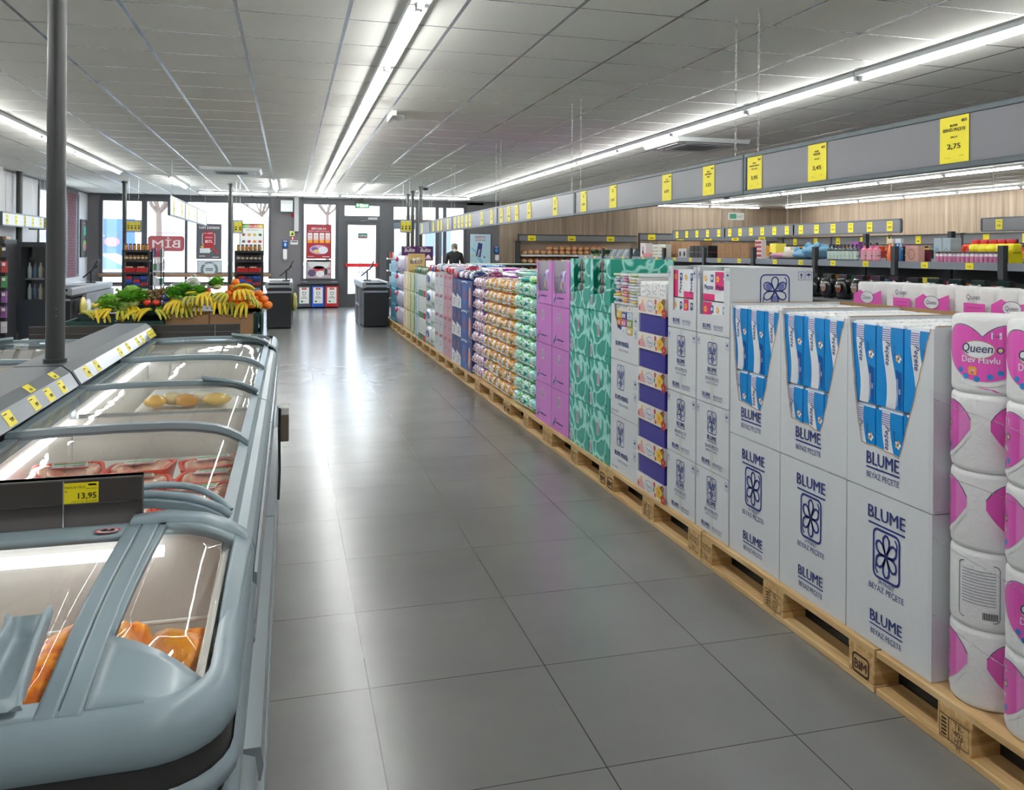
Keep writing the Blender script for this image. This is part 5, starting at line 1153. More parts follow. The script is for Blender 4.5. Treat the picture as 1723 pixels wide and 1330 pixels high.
# trays of poultry
def tray_proto():
    t=thing('poultry_tray','x','meat tray')
    q=MB(); w,d,h=.195,.145,.050
    o=[(-w/2+.012,-d/2+.012),(w/2-.012,-d/2+.012),(w/2-.012,d/2-.012),(-w/2+.012,d/2-.012)]; r1=rrect(-w/2+.014,-d/2+.014,w/2-.014,d/2-.014,.02); r2=rrect(-w/2,-d/2,w/2,d/2,.025); r3=rrect(-w/2+.01,-d/2+.01,w/2-.01,d/2-.01,.022)
    n=len(r1); vs=[(x,y,0) for x,y in r1]+[(x,y,h) for x,y in r2]+[(x,y,h) for x,y in r3]+[(x*.96,y*.96,.008) for x,y in r1]
    fs=[(i,(i+1)%n,n+(i+1)%n,n+i) for i in range(n)]+[(n+i,n+(i+1)%n,2*n+(i+1)%n,2*n+i) for i in range(n)]+[(2*n+i,2*n+(i+1)%n,3*n+(i+1)%n,3*n+i) for i in range(n)]+[tuple(range(n))[::-1],tuple(range(3*n,4*n))]
    q.add(vs,fs,PORG); o=q.build('tray'); o.parent=t
    q=MB()
    for k in range(5): bumpy(q,(-.058+k*.029,(-.015 if k%2 else .015),.038),(.065,.085,.040),RAW,k+20,rot=k*.7,n=12,k=8)
    o=q.build('meat'); o.parent=t
    q=MB(); F=Face(q,(0,0,.062),(1,0,0),(0,1,0),.0006); F.rect(-.045,-.03,.05,.028,mat('#d8d9d4',.4)); F.rect(-.045,-.03,.05,-.018,mat('#c02a2e',.4),lay=1.5); F.rect(-.04,.012,.045,.024,mat('#3f9a3a',.4),lay=1.5); F.text('piliç',0,-.008,.018,INK,lay=2)
    for i in range(8): F.rect(.012+i*.004,-.012,.0142+i*.004,.004,INK,lay=1.7)
    o=q.build('label_card'); o.parent=t
    return t
tp=tray_proto(); rnd=random.Random(11); used=False; n_=0
for layer in range(3):
    for iy in range(6):
        for ix in range(3):
            if layer==2 and iy<2: continue
            x=-.63+ix*.205+rnd.uniform(-.01,.01); y=1.95+iy*.165+rnd.uniform(-.01,.01); z=.605+layer*.062+.012*ix*0
            loc=(x,y,z); rot=(rnd.uniform(-.12,.12),rnd.uniform(-.12,.12),rnd.uniform(-.25,.25))
            lab='orange poultry tray, %s layer, %s row from the camera, %s from the aisle'%(('bottom','middle','top')[layer],ordn(iy+1),ordn(3-ix))
            if not used: tp.location=loc; tp.rotation_euler=rot; tp['label']=lab; tp['group']='orange poultry trays in the freezer'; used=True
            else: dup(tp,loc,label=lab,group='orange poultry trays in the freezer',rot=rot)
q=MB(); q.box(-.66,1.90,.45,-.25,3.34,.595,mat('#d9d5cf',.5)); tag(q.build('freezer_grid',base=(-.45,2.6,.434)),'pale raised grid under the poultry trays','grid')
PB=spotmat('bagged_poultry',[(.36,'#b9a48e'),(.5,'#d8c6ae'),(.66,'#e8dccb')],12)
for i in range(6):
    x=-.60+(i%3)*.16; y=1.96+(i//3)*.14; q=MB(); bumpy(q,(x,y,.775),(.16,.14,.06),PB,40+i,rot=.3*i); F=Face(q,(x,y-.01,.808),(1,0,0),(0,1,0),.0008); F.rect(-.045,-.025,.045,.02,mat('#e4e4e0',.4)); F.rect(-.045,-.028,.045,-.015,mat('#b92c33',.4),lay=1.5); F.rect(-.035,.008,.035,.026,mat('#3c9a3f',.4),lay=1.6)
    tag(q.build('bagged_poultry',base=(x,y,.70)),'pale bagged poultry nearest the dark board, %s row, %s from the left'%(('front','rear')[i//3],ordn(i%3+1)),'meat pack','bagged poultry beside the dark board')
# frosted floor and yellow packs further on
FROST=mat('#e6e4df',.7,noise=.12,nscale=120,bump=1)
q=MB(); q.box(-.66,3.50,.45,-.25,5.04,.62,FROST); q.box(-.71,3.50,.56,-.18,5.04,.66,FROST); tag(q.build('frost_bed',base=(-.45,4.2,.434)),'white frosted bed inside the farther aisle side freezer','frost')
q=MB(); q.box(-.71,2.98,.60,-.18,3.34,.67,FROST); tag(q.build('frost_bed',base=(-.45,3.0,.517)),'white frosted bed behind the poultry trays','frost')
for i in range(5):
    q=MB(); bumpy(q,(-.62+i*.07,4.42+.06*(i%2),.70),(.10,.13,.06),mat(['#e8b23a','#f0d8a0','#e2a028','#efe6cf','#e8c060'][i],.3,coat=.5),60+i,rot=i*.4,n=12,k=8); tag(q.build('frozen_pack',base=(-.6,4.4,.6)),'yellow frozen food pack in the farther freezer, %s from the left'%ordn(i+1),'frozen pack','yellow frozen packs')
for i in range(8):
    q=MB(); x=-1.5+.14*(i%3); y=3.6+(i//3)*.2; q.box(x,y,.434,x+.12,y+.17,.64,mat(['#d8402f','#e8e6e2','#c9a23c','#d9d9d6'][i%4],.4)); tag(q.build('frozen_box',base=(x,y,.434)),'frozen food box in the left row freezer, %s row, %s from the left'%(ordn(i//3+1),ordn(i%3+1)),'frozen box','boxes in the left freezer')
# ---------------------------------------------------------------- fruit and vegetable stand
FY0=8.6
def banana_box(x0,x1,label):
    t=thing('banana_box',label,'cardboard box',((x0+x1)/2,FY0,.44),'brown banana boxes')
    z0,z1=.52,.815; yc=FY0; D=.50; xm=(x0+x1)/2
    # front with hand hole: frame pieces round an oval
    q=MB(); h0=(z1-.115); hw=.055; hh=.022
    ov=[(xm+hw*math.cos(2*PI*k/12),h0+hh*math.sin(2*PI*k/12)) for k in range(13)]
    up=[(x,z) for x,z in ov[:7]]; lo=[(x,z) for x,z in ov[6:]]
    q.prism([(x0,h0),(x0,z1),(x1,z1),(x1,h0)]+up,'y',yc,yc+.006,BROWN); q.prism([(x1,h0),(x1,z0),(x0,z0),(x0,h0)]+lo,'y',yc,yc+.006,BROWN)
    F=Face(q,(xm,yc,z0),(1,0,0),(0,0,1)); F.line(ov and [(a-xm,b-z0) for a,b in ov],.003,CEDGE); q.build('front_panel',t)
    for a,b in ((x0,x0+.006),(x1-.006,x1)): q=MB(); q.box(a,yc+.006,z0,b,yc+D,z1,BROWN); q.build('side_panel',t)
    q=MB(); q.box(x0,yc+D,z0,x1,yc+D+.006,z1,BROWN); q.build('back_panel',t); q=MB(); q.box(x0,yc,z0-.006,x1,yc+D,z0,BROWN); q.build('bottom_panel',t)
banana_box(-1.125,-.738,'brown banana box with oval hand hole, left one'); banana_box(-.730,-.335,'brown banana box with oval hand hole, right one')
GCR=mat('#14403a',.45)
def crate(x0,x1,y0,y1,z0,z1,label,m=GCR,pat=False):
    t=thing('plastic_crate',label,'crate',((x0+x1)/2,(y0+y1)/2,z0),'green plastic crates of the fruit stand')
    q=MB(); q.box(x0,y0,z0,x1,y1,z0+.01,m); q.build('bottom_panel',t)
    for a,b,c,d in ((x0,y0,x1,y0+.012),(x0,y1-.012,x1,y1),(x0,y0+.012,x0+.012,y1-.012),(x1-.012,y0+.012,x1,y1-.012)):
        q=MB(); q.box(a,b,z0+.01,c,d,z0+.05,m); q.box(a,b,z1-.035,c,d,z1,m); n=max(2,int(max(c-a,d-b)/.05))
        for i in range(n+1):
            if c-a>d-b: xx=a+(c-a-.012)*i/n; q.box(xx,b,z0+.05,xx+.012,d,z1-.035,m)
            else: yy=b+(d-b-.012)*i/n; q.box(a,yy,z0+.05,c,yy+.012,z1-.035,m)
        if pat and c>x1-.02 and a>x0+.1:
            for i in range(26): 
                rnd=random.Random(i); yy=b+(d-b)*rnd.random(); zz=z0+(z1-z0)*rnd.random(); q.box(c-.002,yy,zz,c+.002,yy+.03,zz+.018,mat('#9fc8b0',.5))
        q.build('wall_panel',t)
for k in range(3): crate(-.330+.0,-.255,8.66,9.3,.05+k*.26,.30+k*.26,'patterned green crate at the aisle end, %s from the floor'%ordn(k+1),pat=True)
crate(-1.56,-1.135,FY0-.02,9.1,.56,.765,'flat dark green crate beside the banana boxes'); crate(-1.99,-1.565,FY0-.02,9.1,.56,.765,'flat dark green crate at the left end')
q=MB(); q.box(-1.99,FY0-.02,0,-.335,10.3,.50,DARK); q.box(-1.99,FY0-.02,.50,-.335,10.3,.513,mat('#22262a',.4)); q.box(-1.99,9.12,.513,-.335,10.3,.80,DARK); tag(q.build('produce_stand',base=(-1.1,9.4,0)),'dark stand carrying the fruit boxes','stand')
q=MB()
q.box(-1.99,FY0-.02,.514,-1.135,9.1,.556,DARK); tag(q.build('crate_support',base=(-1.5,8.9,.513)),'dark support under the flat green crates','support')
# bananas
BANM=mat('#e3c62a',.42,noise=.10,nscale=14); BANG=mat('#b9b83a',.42,noise=.12,nscale=14); BANT=mat('#3a2c14',.7); BANS=mat('#8f9a34',.5)
def banana_hand(n,m,L=.19,seed=0):
    t=thing('banana_bunch','x','bananas'); rnd=random.Random(seed)
    for i in range(n):
        a=(i-(n-1)/2)*.26+rnd.uniform(-.04,.04); q=MB(); pts=[];r=[]
        for k in range(10):
            f=k/9; th=-.15+1.35*f; R0=L/1.25; px=R0*math.sin(th); pz=R0*(math.cos(th)-1)+.02
            lat=.012*i-.006*(n-1); sx=.030*(i-(n-1)/2)*min(1,f*2.2)
            pts.append((sx*math.cos(a)+px*math.sin(a)*.6,-px*math.cos(a),pz)); r.append(.0165*max(.22,math.sin(PI*min(1,max(0,(f*.92+.06))))**.45) if .04<f<.97 else .006)
        q.tube(pts,r,m,n=7); q.tube([pts[-1],tuple(Vector(pts[-1])*1.03)],.0065,BANT,n=6); o=q.build('banana'); o.parent=t
    q=MB(); q.tube([(0,.03,.012),(0,-.005,.018)],[.012,.018],BANS,n=7); o=q.build('stem'); o.parent=t
    return t
hands=[banana_hand(5,BANM,.20,1),banana_hand(4,BANG,.19,2),banana_hand(3,BANM,.21,3)]
BS=[(0,-.45,8.68,1.02,.1,0,.3),(1,-.60,8.70,.99,.2,.3,-.4),(0,-.50,8.80,1.06,-.2,.1,2.0),(2,-.66,8.66,.92,.3,0,.2),(0,-.80,8.66,.98,.3,.2,.5),(2,-.74,8.72,1.0,.2,0,-.5),(1,-.90,8.68,.96,.1,0,.0),(0,-1.02,8.68,.92,.3,0,-.3),(2,-1.08,8.72,.93,.2,.2,1.2),(1,-.40,8.72,.95,.2,.3,.9),(0,-.95,8.78,1.0,0,0,2.7),
 (1,-1.20,8.66,.84,.1,0,.8),(2,-1.28,8.68,.85,.2,0,-.8),(0,-1.38,8.66,.84,.1,.1,-1.3),(1,-1.50,8.66,.83,0,0,.3),(0,-1.62,8.68,.85,0,0,-.7),(2,-1.72,8.66,.84,.2,0,.6),(1,-1.84,8.68,.83,0,0,1.2),(0,-1.76,8.72,.88,-.3,0,2.5),(2,-1.45,8.74,.86,0,0,.4),
 (1,-.55,8.72,.9,.4,0,0),(2,-.42,8.66,.90,.4,0,-.2),(0,-.88,8.74,.9,.3,0,-.2),(1,-1.0,8.66,.88,.3,0,.4)]
done=set()
for i,(k,x,y,z,rx,ry,rz) in enumerate(BS):
    w='in the brown boxes' if i<11 or i>=20 else 'in the flat green crates'
    lab='bunch of yellow bananas %s, about %s from the aisle'%(w,ordn(1+sorted([b[1] for b in BS],reverse=True).index(x)))
    if k not in done: o=hands[k]; done.add(k)
    else: o=dup(hands[k])
    o['label']=lab; o['group']='banana bunches '+w; o.location=(x,y,z); o.rotation_euler=(rx-.2,ry,rz)
# round fruit
ORM=mat('#ee7a12',.45,bump=.35,nscale=160); ORS=mat('#4f6a2a',.6)
op_=thing('orange','x','orange'); q=MB(); q.ball((0,0,0),.040,ORM,n=16,k=12); o=q.build('fruit'); o.parent=op_; q=MB(); q.ball((0,0,.039),(.005,.005,.003),ORS,n=6,k=4); o=q.build('stem_end'); o.parent=op_
OR=[]; rnd=random.Random(9)
for layer,(nx,ny) in enumerate(((7,2),(6,2),(5,1),(3,1),(1,1))):
    for ix in range(nx):
        for iy in range(ny): OR.append((-.66+.075*ix+.034*layer+.01*iy,8.95+.075*iy+.03*layer,.875+.058*layer))
for i,(x,y,z) in enumerate(OR):
    lab='orange in the heap beside the bananas, %s from the left in layer %s'%(ordn(1+sum(1 for p in OR if p[2]==z and p[0]<x)),ordn(1+round((z-.875)/.058)))
    if i==0: o=op_; 
    else: o=dup(op_)
    o['label']=lab; o['group']='oranges heaped on the stand'; o.location=(x,y,z); o.rotation_euler=(rnd.uniform(0,3),rnd.uniform(0,3),0)
crate(-.72,-.28,8.90,9.14,.80,.85,'shallow green tray under the oranges')
KIW=mat('#7b6242',.8,noise=.15,nscale=50,bump=.4); kp=MB(); kp.ball((0,0,0),(.033,.026,.026),KIW,n=12,k=8); kiwi=tag(kp.build('kiwi'),'x','kiwi'); n_=0
for layer,(nx,ny) in enumerate(((8,3),(7,3),(5,2))):
    for ix in range(nx):
        for iy in range(ny):
            loc=(-1.43+.056*ix+.028*layer,8.90+.055*iy+.03*layer,.92+.012*ix+.040*layer); lab='brown kiwi in the heap, layer %s, row %s, %s from the left'%(ordn(layer+1),ordn(iy+1),ordn(ix+1))
            o=kiwi if n_==0 else dup(kiwi); n_+=1; o['label']=lab; o['group']='kiwis in the heap'; o.location=loc; o.rotation_euler=(rnd.uniform(-.4,.4),rnd.uniform(-.4,.4),rnd.uniform(0,3))
crate(-1.47,-.95,8.86,9.09,.80,.89,'shallow green tray under the kiwis'); 
TOM=mat('#d8301c',.2,coat=.6); tq=thing('tomato','x','tomato'); q=MB(); q.ball((0,0,0),(.038,.038,.031),TOM,n=14,k=10); o=q.build('fruit'); o.parent=tq; q=MB()
for k in range(5): a=2*PI*k/5; q.add([(0,0,.032),(.02*math.cos(a-.25),.02*math.sin(a-.25),.034),(.026*math.cos(a),.026*math.sin(a),.030),(.02*math.cos(a+.25),.02*math.sin(a+.25),.034)],[(0,1,2,3)],GREEN)
o=q.build('calyx'); o.parent=tq
for i,(x,y,z,l) in enumerate(((-1.30,8.70,.93,'red tomato in front of the kiwis, left one'),(-1.215,8.70,.93,'red tomato in front of the kiwis, right one'),(-.85,8.9,1.03,'red tomato beside the herbs, left one'),(-.78,8.9,1.03,'red tomato beside the herbs, right one'),(-1.13,8.82,.965,'small red tomato before the blue bag'))):
    o=tq if i==0 else dup(tq); o.location=(x,y,z); o['label']=l; o['group']='tomatoes'
LEAF=mat('#86c948',.5,noise=.25,nscale=18); LEAF2=mat('#b8e078',.5,noise=.25,nscale=18); LEAF3=mat('#62b03c',.55,noise=.2,nscale=20); CORE=mat('#cfdca0',.5)
def leafy(c,r,n,seed,m,m2,label,name='lettuce',cat='lettuce',flat=.9):
    t=thing(name,label,cat,c,'leafy greens on the stand'); rnd=random.Random(seed); q=MB()
    for i in range(n):
        a=rnd.uniform(0,2*PI); el=rnd.uniform(-.1,1.3); L=r*rnd.uniform(.7,1.1); wd=L*rnd.uniform(.5,.8); K=4
        d=Vector((math.cos(a)*math.cos(el),math.sin(a)*math.cos(el),math.sin(el)*flat)); s=d.cross(Vector((0,0,1))).normalized(); u=s.cross(d).normalized(); vs=[]
        for k in range(K+1):
            f=k/K; ww=wd*math.sin(PI*(.12+.8*f))*.6
            for j in range(5): g=(j-2)/2; p=Vector(c)+d*(L*f)+s*(ww*g)+u*(L*(.12*math.sin(f*3)+.10*abs(g)*f+rnd.uniform(-.07,.07))); vs.append(p)
        fs=[(k*5+j,k*5+j+1,k*5+j+6,k*5+j+5) for k in range(K) for j in range(4)]
        q.add(vs,fs,rnd.choice([m,m,m2]),True)
    q.build('leaves',t); q=MB(); q.ball((c[0],c[1],c[2]),(r*.45,r*.45,r*.3),CORE,n=10,k=6); q.build('heart',t); return t
leafy((-1.62,8.74,.88),.15,64,1,LEAF,LEAF2,'bright green lettuce at the left end'); leafy((-1.45,8.76,.93),.18,84,2,LEAF,LEAF2,'large frilly lettuce left of the tomatoes'); leafy((-1.50,8.66,.86),.09,34,3,LEAF2,CORE,'pale lettuce heart in front of the frilly lettuce')
leafy((-1.06,8.78,.97),.13,70,4,LEAF3,LEAF,'dark curly parsley left of the bananas','parsley','parsley'); leafy((-.98,8.86,1.0),.13,70,5,LEAF3,LEAF,'dark curly parsley behind the bananas','parsley','parsley'); leafy((-.85,8.84,.99),.11,50,6,LEAF3,LEAF,'dark parsley beside the tall bananas','parsley','parsley'); leafy((-.70,8.98,1.07),.11,34,7,LEAF,LEAF3,'green herbs left of the oranges','herbs','herbs'); leafy((-1.18,8.66,.86),.05,18,8,LEAF,LEAF2,'small green leaf bunch beside the tomatoes','herbs','herbs'); leafy((-.70,9.1,1.10),.08,30,9,LEAF,LEAF3,'green herbs in the white wrapped bundle','herbs','herbs')
BAGM=glassmat('thin_bag',(.86,.92,.88,1),1.6,.18,bump=.6)
for i,(x,y,z,r,l) in enumerate(((-1.06,9.0,1.03,.10,'bagged cabbage behind the kiwis'),(-.93,8.92,1.03,.105,'bagged cabbage behind the parsley'),(-.94,9.15,1.10,.08,'pale bag of vegetables at the back'))):
    t=thing('bagged_cabbage',l,'cabbage',(x,y,z)); q=MB(); bumpy(q,(x,y,z),(r*1.7,r*1.7,r*1.35),mat(['#7f9a6a','#8aa878','#d9cfc4'][i],.5,noise=.2,nscale=25),70+i,jit=.12); q.build('cabbage',t); q=MB(); bumpy(q,(x,y,z),(r*2.05,r*2.05,r*1.6),BAGM,80+i,jit=.12); q.tube([(x,y,z+r*.7),(x+.02,y,z+r*1.0)],[.03,.015],BAGM,n=8); q.build('clear_bag',t)
q=MB(); q.box(-1.34,8.88,.80,-.95,9.1,.90,GCR); tag(q.build('bag_support',base=(-1.1,9.0,.8)),'dark tray behind the kiwi heap','tray') if False else None
for i,(x,y,z,c,l) in enumerate(((-.38,8.72,.97,'#2f7fb8','blue plastic bag at the right hand bananas'),(-1.14,8.74,.97,'#3438a0','dark blue bag before the kiwis'),(-.76,9.04,1.08,'#dfe3ea','white wrapped bundle behind the tomatoes'))):
    q=MB(); bumpy(q,(x,y,z),(.08,.07,.07),mat(c,.3,coat=.5),90+i,jit=.3,n=10,k=7,e=1); tag(q.build('plastic_bag',base=(x,y,z)),l,'bag')
# ---------------------------------------------------------------- checkouts
CKD=mat('#26282c',.45); CKL=mat('#aeb2ba',.4,metal=.2); CKW=mat('#c9ccd2',.35)
def screen(x,y,z,label,rz=0):
    t=thing('till_screen',label,'screen',(x,y,z),'till screens',rz)
    q=MB(); q.box(-.07,-.05,0,.07,.05,.02,BLACK); q.tube([(0,0,.02),(0,0,.22)],.014,BLACK,n=8); q.build('stand').parent=t
    q=MB(); q.prism([(-.13,.10),(.10,.30),(.115,.285),(-.115,.085)],'y',-.02,.02,BLACK); q.prism([(.03,.22),(.12,.40),(.135,.392),(.045,.212)],'y',-.11,.11,BLACK); q.build('display').parent=t
    return t
def checkout(x0,x1,y0,y1,label,side=-1):
    t=thing('checkout_counter',label,'checkout',((x0+x1)/2,y0,0),'checkout counters')
    q=MB(); q.box(x0+.02,y0+.02,.02,x1-.02,y0+.75,.68,CKD); q.box(x0+.02,y1-.6,.02,x1-.02,y1,.68,CKD)
    q.box(x0+.02 if side>0 else x1-.05,y0+.75,.02,x0+.05 if side>0 else x1-.02,y1-.6,.68,CKD); q.build('cabinet',t)
    q=MB(); q.box(x0+.01,y0,.70,x1-.01,y1,.80,CKD); q.box(x0,y0-.005,.755,x1,y0+.01,.80,CKL); q.box(x0+.02,y0-.004,.655,x1-.02,y0+.02,.69,CKL); q.build('conveyor_body',t)
    q=MB(); q.box(x0+.05,y0+.03,.80,x1-.05,y0+1.3,.835,BLACK); q.build('belt',t)
    q=MB(); 
    for a,b in ((x0-.01,x0+.05),(x1-.05,x1+.01)): q.prism([(a,.74),(a,.83),(a+.01,.85),(b-.01,.85),(b,.83),(b,.74)],'y',y0-.01,y1,CKL)
    q.box(x0+.05,y0+1.3,.80,x1-.05,y1,.845,CKW); q.build('side_rail',t)
    q=MB(); xs=x0 if side<0 else x1
    for yy in (y0+.75,y0+1.1,y1-.62): q.box(xs-.01,yy,.0,xs+.02,yy+.04,.72,CKL)
    q.box(xs-.01,y0+.75,.35,xs+.02,y1-.6,.39,CKL); q.build('bag_frame',t)
    return t
checkout(-.41,.06,16.08,18.3,'checkout counter left of the doorway, black front',1); screen(-.05,16.95,.845,'tilted till screen on the checkout left of the doorway')
checkout(1.34,1.83,16.05,18.3,'checkout counter beside the far pallet, silver legs',-1); screen(1.50,17.0,.845,'tilted till screen on the checkout beside the far pallet')
checkout(-3.72,-3.14,14.0,17.0,'long checkout counter at the left by the windows',1); screen(-3.35,16.3,.845,'tilted till screen on the left checkout')
q=MB(); q.box(-3.117,14.75,.30,-3.09,16.9,.73,mat('#8f939b',.4)); tag(q.build('side_panel_board',base=(-3.2,15,.3)),'grey side board of the left checkout','panel')
for i,(x,y,z,c,l) in enumerate(((-3.06,14.35,.52,'#cdbb5a','yellowish carrier bags hanging at the left checkout'),(-3.06,14.7,.47,'#d5dae0','white carrier bags hanging at the left checkout'),(.10,16.75,.45,'#c9c25c','yellow carrier bag hanging at the middle checkout'),(.06,17.0,.40,'#dfe3e6','white carrier bag at the middle checkout'))):
    q=MB(); bumpy(q,(x,y,z),(.10,.26,.36),mat(c,.35,coat=.3),100+i,jit=.22,e=1); tag(q.build('carrier_bag',base=(x,y,z)),l,'bag')
# impulse racks
def boxprod(q,x0,y0,z0,x1,y1,z1,c): q.box(x0,y0,z0,x1,y1,z1,mat(c,.4))
def item(name,cat,label,fn,group,base):
    q=MB(); fn(q); return tag(q.build(name,base=base),label,cat,group)
def rack(x0,x1,y0,y1,H,label,which):
    t=thing('snack_rack',label,'rack',((x0+x1)/2,(y0+y1)/2,0),'snack racks at the checkouts')
    for x in (x0,x1-.03):
        for y in (y0,y1-.03): q=MB(); q.box(x,y,0,x+.03,y+.03,H,DARK); q.build('post',t)
    zs=[.52,.78,1.02,1.24,1.42] ; q=MB(); q.box(x0+.03,y0+.01,.06,x1-.03,y1-.01,.50,BLACK); q.build('base_cabinet',t)
    for z in zs: q=MB(); q.box(x0+.005,y0,z-.02,x1-.005,y1,z,DARK); q.box(x0,y0-.006,z-.03,x1,y0,z+.008,DARK); q.build('shelf',t)
    q=MB(); q.box(x0+.03,y1-.02,.5,x1-.03,y1-.012,1.42,mat('#3a3c40',.5)); q.build('back_panel',t)
    w=x1-x0; g='goods on the %s snack rack'%which
    n=6
    for k in range(n): x=x0+.03+(w-.06)*(k+.5)/n; item('snack_jar','jar','amber jar on top of the %s snack rack, %s from the left'%(which,ordn(k+1)),lambda q:(q.lathe([(.026,0),(.030,.01),(.030,.085),(.024,.10),(0,.10)],mat('#b9822a',.25,coat=.5),(x,y0+.06,1.422),n=10),q.lathe([(.027,.095),(.027,.12),(0,.12)],mat('#4a3214',.4),(x,y0+.06,1.422),n=10)),g,(x,y0+.06,1.42))
    for k in range(n): x=x0+.03+(w-.06)*(k+.5)/n; item('snack_jar','jar','brown jar on the top shelf of the %s rack, %s from the left'%(which,ordn(k+1)),lambda q:(q.lathe([(.024,0),(.028,.01),(.028,.08),(.022,.095),(0,.095)],mat('#7d5424' if which=='left' else '#4a2f44',.3,coat=.5),(x,y0+.06,1.242),n=10),q.lathe([(.029,.03),(.029,.06)],mat('#d8c9a0',.4),(x,y0+.06,1.242),n=10,caps=False)),g,(x,y0+.06,1.24))
    for k in range(2):
        a=x0+.035+k*(w-.07)/2; b=a+(w-.07)/2-.01; item('red_tray','tray','red snack tray on the %s rack, %s one'%(which,('left','right')[k]),lambda q:(boxprod(q,a,y0+.01,1.022,b,y0+.2,1.11,'#b3141c'),[q.ball((a+.03+j*.03,y0+.05,1.115),(.018,.018,.02),mat('#e8c8b0',.4),n=7,k=5) for j in range(4)]),g,(a,y0,1.02))
    for k in range(3):
        for m_ in range(3):
            a=x0+.06+k*(w-.10)/3; b=a+(w-.10)/3-.008; item('candy_box','box','%s candy box on the %s rack, %s from left, %s up'%(('dark blue','blue','red')[(k+m_)%3],which,ordn(k+1),ordn(m_+1)),lambda q:boxprod(q,a,y0+.02,.782+m_*.06,b,y0+.2,.838+m_*.06,['#1c2c5c','#2a4fae','#a82a2a'][(k+m_)%3]),g,(a,y0,.78))
    a=x0+.09;b=x1-.04
    def cb(q): boxprod(q,a,y0+.02,.522,b,y0+.2,.74,'#8fbad6'); F=Face(q,((a+b)/2,y0+.02,.522),(1,0,0),(0,0,1)); F.text('Oralet',0,.10,.05,RED,width=.2,bold=.02); [F.disc(-.12+j*.05,.04,.02,.025,mat(['#c0302a','#e8e8e8','#3a5a9a'][j%3],.4)) for j in range(6)]
    item('biscuit_carton','carton','pale blue biscuit carton with red lettering on the %s rack'%which,cb,g,(a,y0,.52))
rack(-2.87,-2.41,16.4,16.8,1.43,'dark snack rack by the left hand windows','left'); rack(-.97,-.47,16.4,16.8,1.43,'dark snack rack left of the middle checkout','right')
def side_shelf(x0,x1,y0,y1,label,which,H=1.45):
    t=thing('white_rack',label,'rack',((x0+x1)/2,y0,0),'white wire racks'); 
    for x in (x0,x1-.02): q=MB(); q.box(x,y0,0,x+.02,y0+.02,H,DARK); q.box(x,y1-.02,0,x+.02,y1,H,DARK); q.build('post',t)
    for z in (.52,.80,1.06,1.30): q=MB(); q.box(x0,y0,z-.03,x1,y1,z,WHITE); q.build('shelf',t)
    rnd=random.Random(int(x0*10)+7)
    for z in (.52,.80,1.06,1.30):
        n=int((x1-x0)/.055)
        for k in range(n):
            x=x0+.03+k*.055; h=rnd.uniform(.10,.17); item('small_carton','small box','small carton %s, %s from left, %s shelf up'%(which,ordn(k+1),ordn(1+[.52,.80,1.06,1.30].index(z))),lambda q:(boxprod(q,x,y0+.01,z+.001,x+.045,y0+.12,z+h,rnd.choice(['#e6dfe0','#c7444c','#4a8a6a','#e3c7a0','#6a4a8a','#dfe6ea','#b8d0dc'])),),'cartons on the white rack '+which,(x,y0,z))
side_shelf(-2.39,-2.22,16.45,16.8,'white shelf column beside the left snack rack','by the left snack rack'); side_shelf(1.90,2.16,16.85,17.2,'white shelf column beside the far checkout','by the far checkout',1.42)
side_shelf(-4.50,-4.10,17.2,17.55,'white wire rack in front of the side window','by the side window',1.52)
# left end: tall dark cabinets with hanging goods
t=thing('magazine_stand','dark stand of small hanging goods at the left edge','stand',(-3.75,12.6,0)); q=MB(); q.box(-4.35,12.62,0,-3.62,13.1,1.56,DARK); q.build('cabinet',t); q=MB(); q.box(-4.35,12.56,0,-3.62,12.62,.06,BLACK); q.box(-4.35,12.56,1.50,-3.62,12.62,1.56,DARK); q.build('frame',t)
rnd=random.Random(21)
for r_ in range(6):
    for k in range(9):
        x=-4.28+k*.078; z=.32+r_*.20; c=rnd.choice(['#8f5f9a','#b03a3a','#2f7fae','#cfcfd4','#e2c43a','#3a3a44','#d87aa8','#4a8f5a']); 
        item('blister_pack','pack','small hanging pack on the dark stand, row %s from below, %s from the left'%(ordn(r_+1),ordn(k+1)),lambda q:(q.box(x,12.565,z,x+.062,12.615,z+.15,mat(c,.35,coat=.4)),q.box(x+.01,12.560,z+.09,x+.05,12.566,z+.13,mat('#e8e2da',.5))),'packs hanging on the dark stand',(x,12.6,z))
q=MB(); q.box(-4.05,12.2,.0,-3.86,12.5,.50,mat('#d8a8cc',.3,coat=.5)); tag(q.build('pink_box',base=(-4,12.3,0),bevel=.01),'pink wrapped box on the floor left of the freezers','box')
t=thing('drinks_cooler','dark glass fronted cooler beside the hanging goods','fridge',(-3.44,13.2,0)); q=MB(); q.box(-3.61,13.15,.10,-3.26,13.9,.72,mat('#2f343c',.4)); q.box(-3.61,13.15,1.46,-3.26,13.9,1.53,DARK); q.box(-3.61,13.86,.72,-3.26,13.9,1.46,DARK); q.box(-3.61,13.15,.72,-3.58,13.86,1.46,DARK); q.box(-3.29,13.15,.72,-3.26,13.86,1.46,DARK); q.build('body',t); q=MB(); q.box(-3.58,13.152,.72,-3.29,13.158,1.46,GLASS); q.build('glass_door',t)
q=MB(); q.lathe([(.03,0),(.03,.10)],BLACK,(-3.5,13.3,0),n=8); q.lathe([(.03,0),(.03,.10)],BLACK,(-3.35,13.3,0),n=8); q.lathe([(.03,0),(.03,.10)],BLACK,(-3.5,13.8,0),n=8); q.lathe([(.03,0),(.03,.10)],BLACK,(-3.35,13.8,0),n=8); q.build('castor',t)
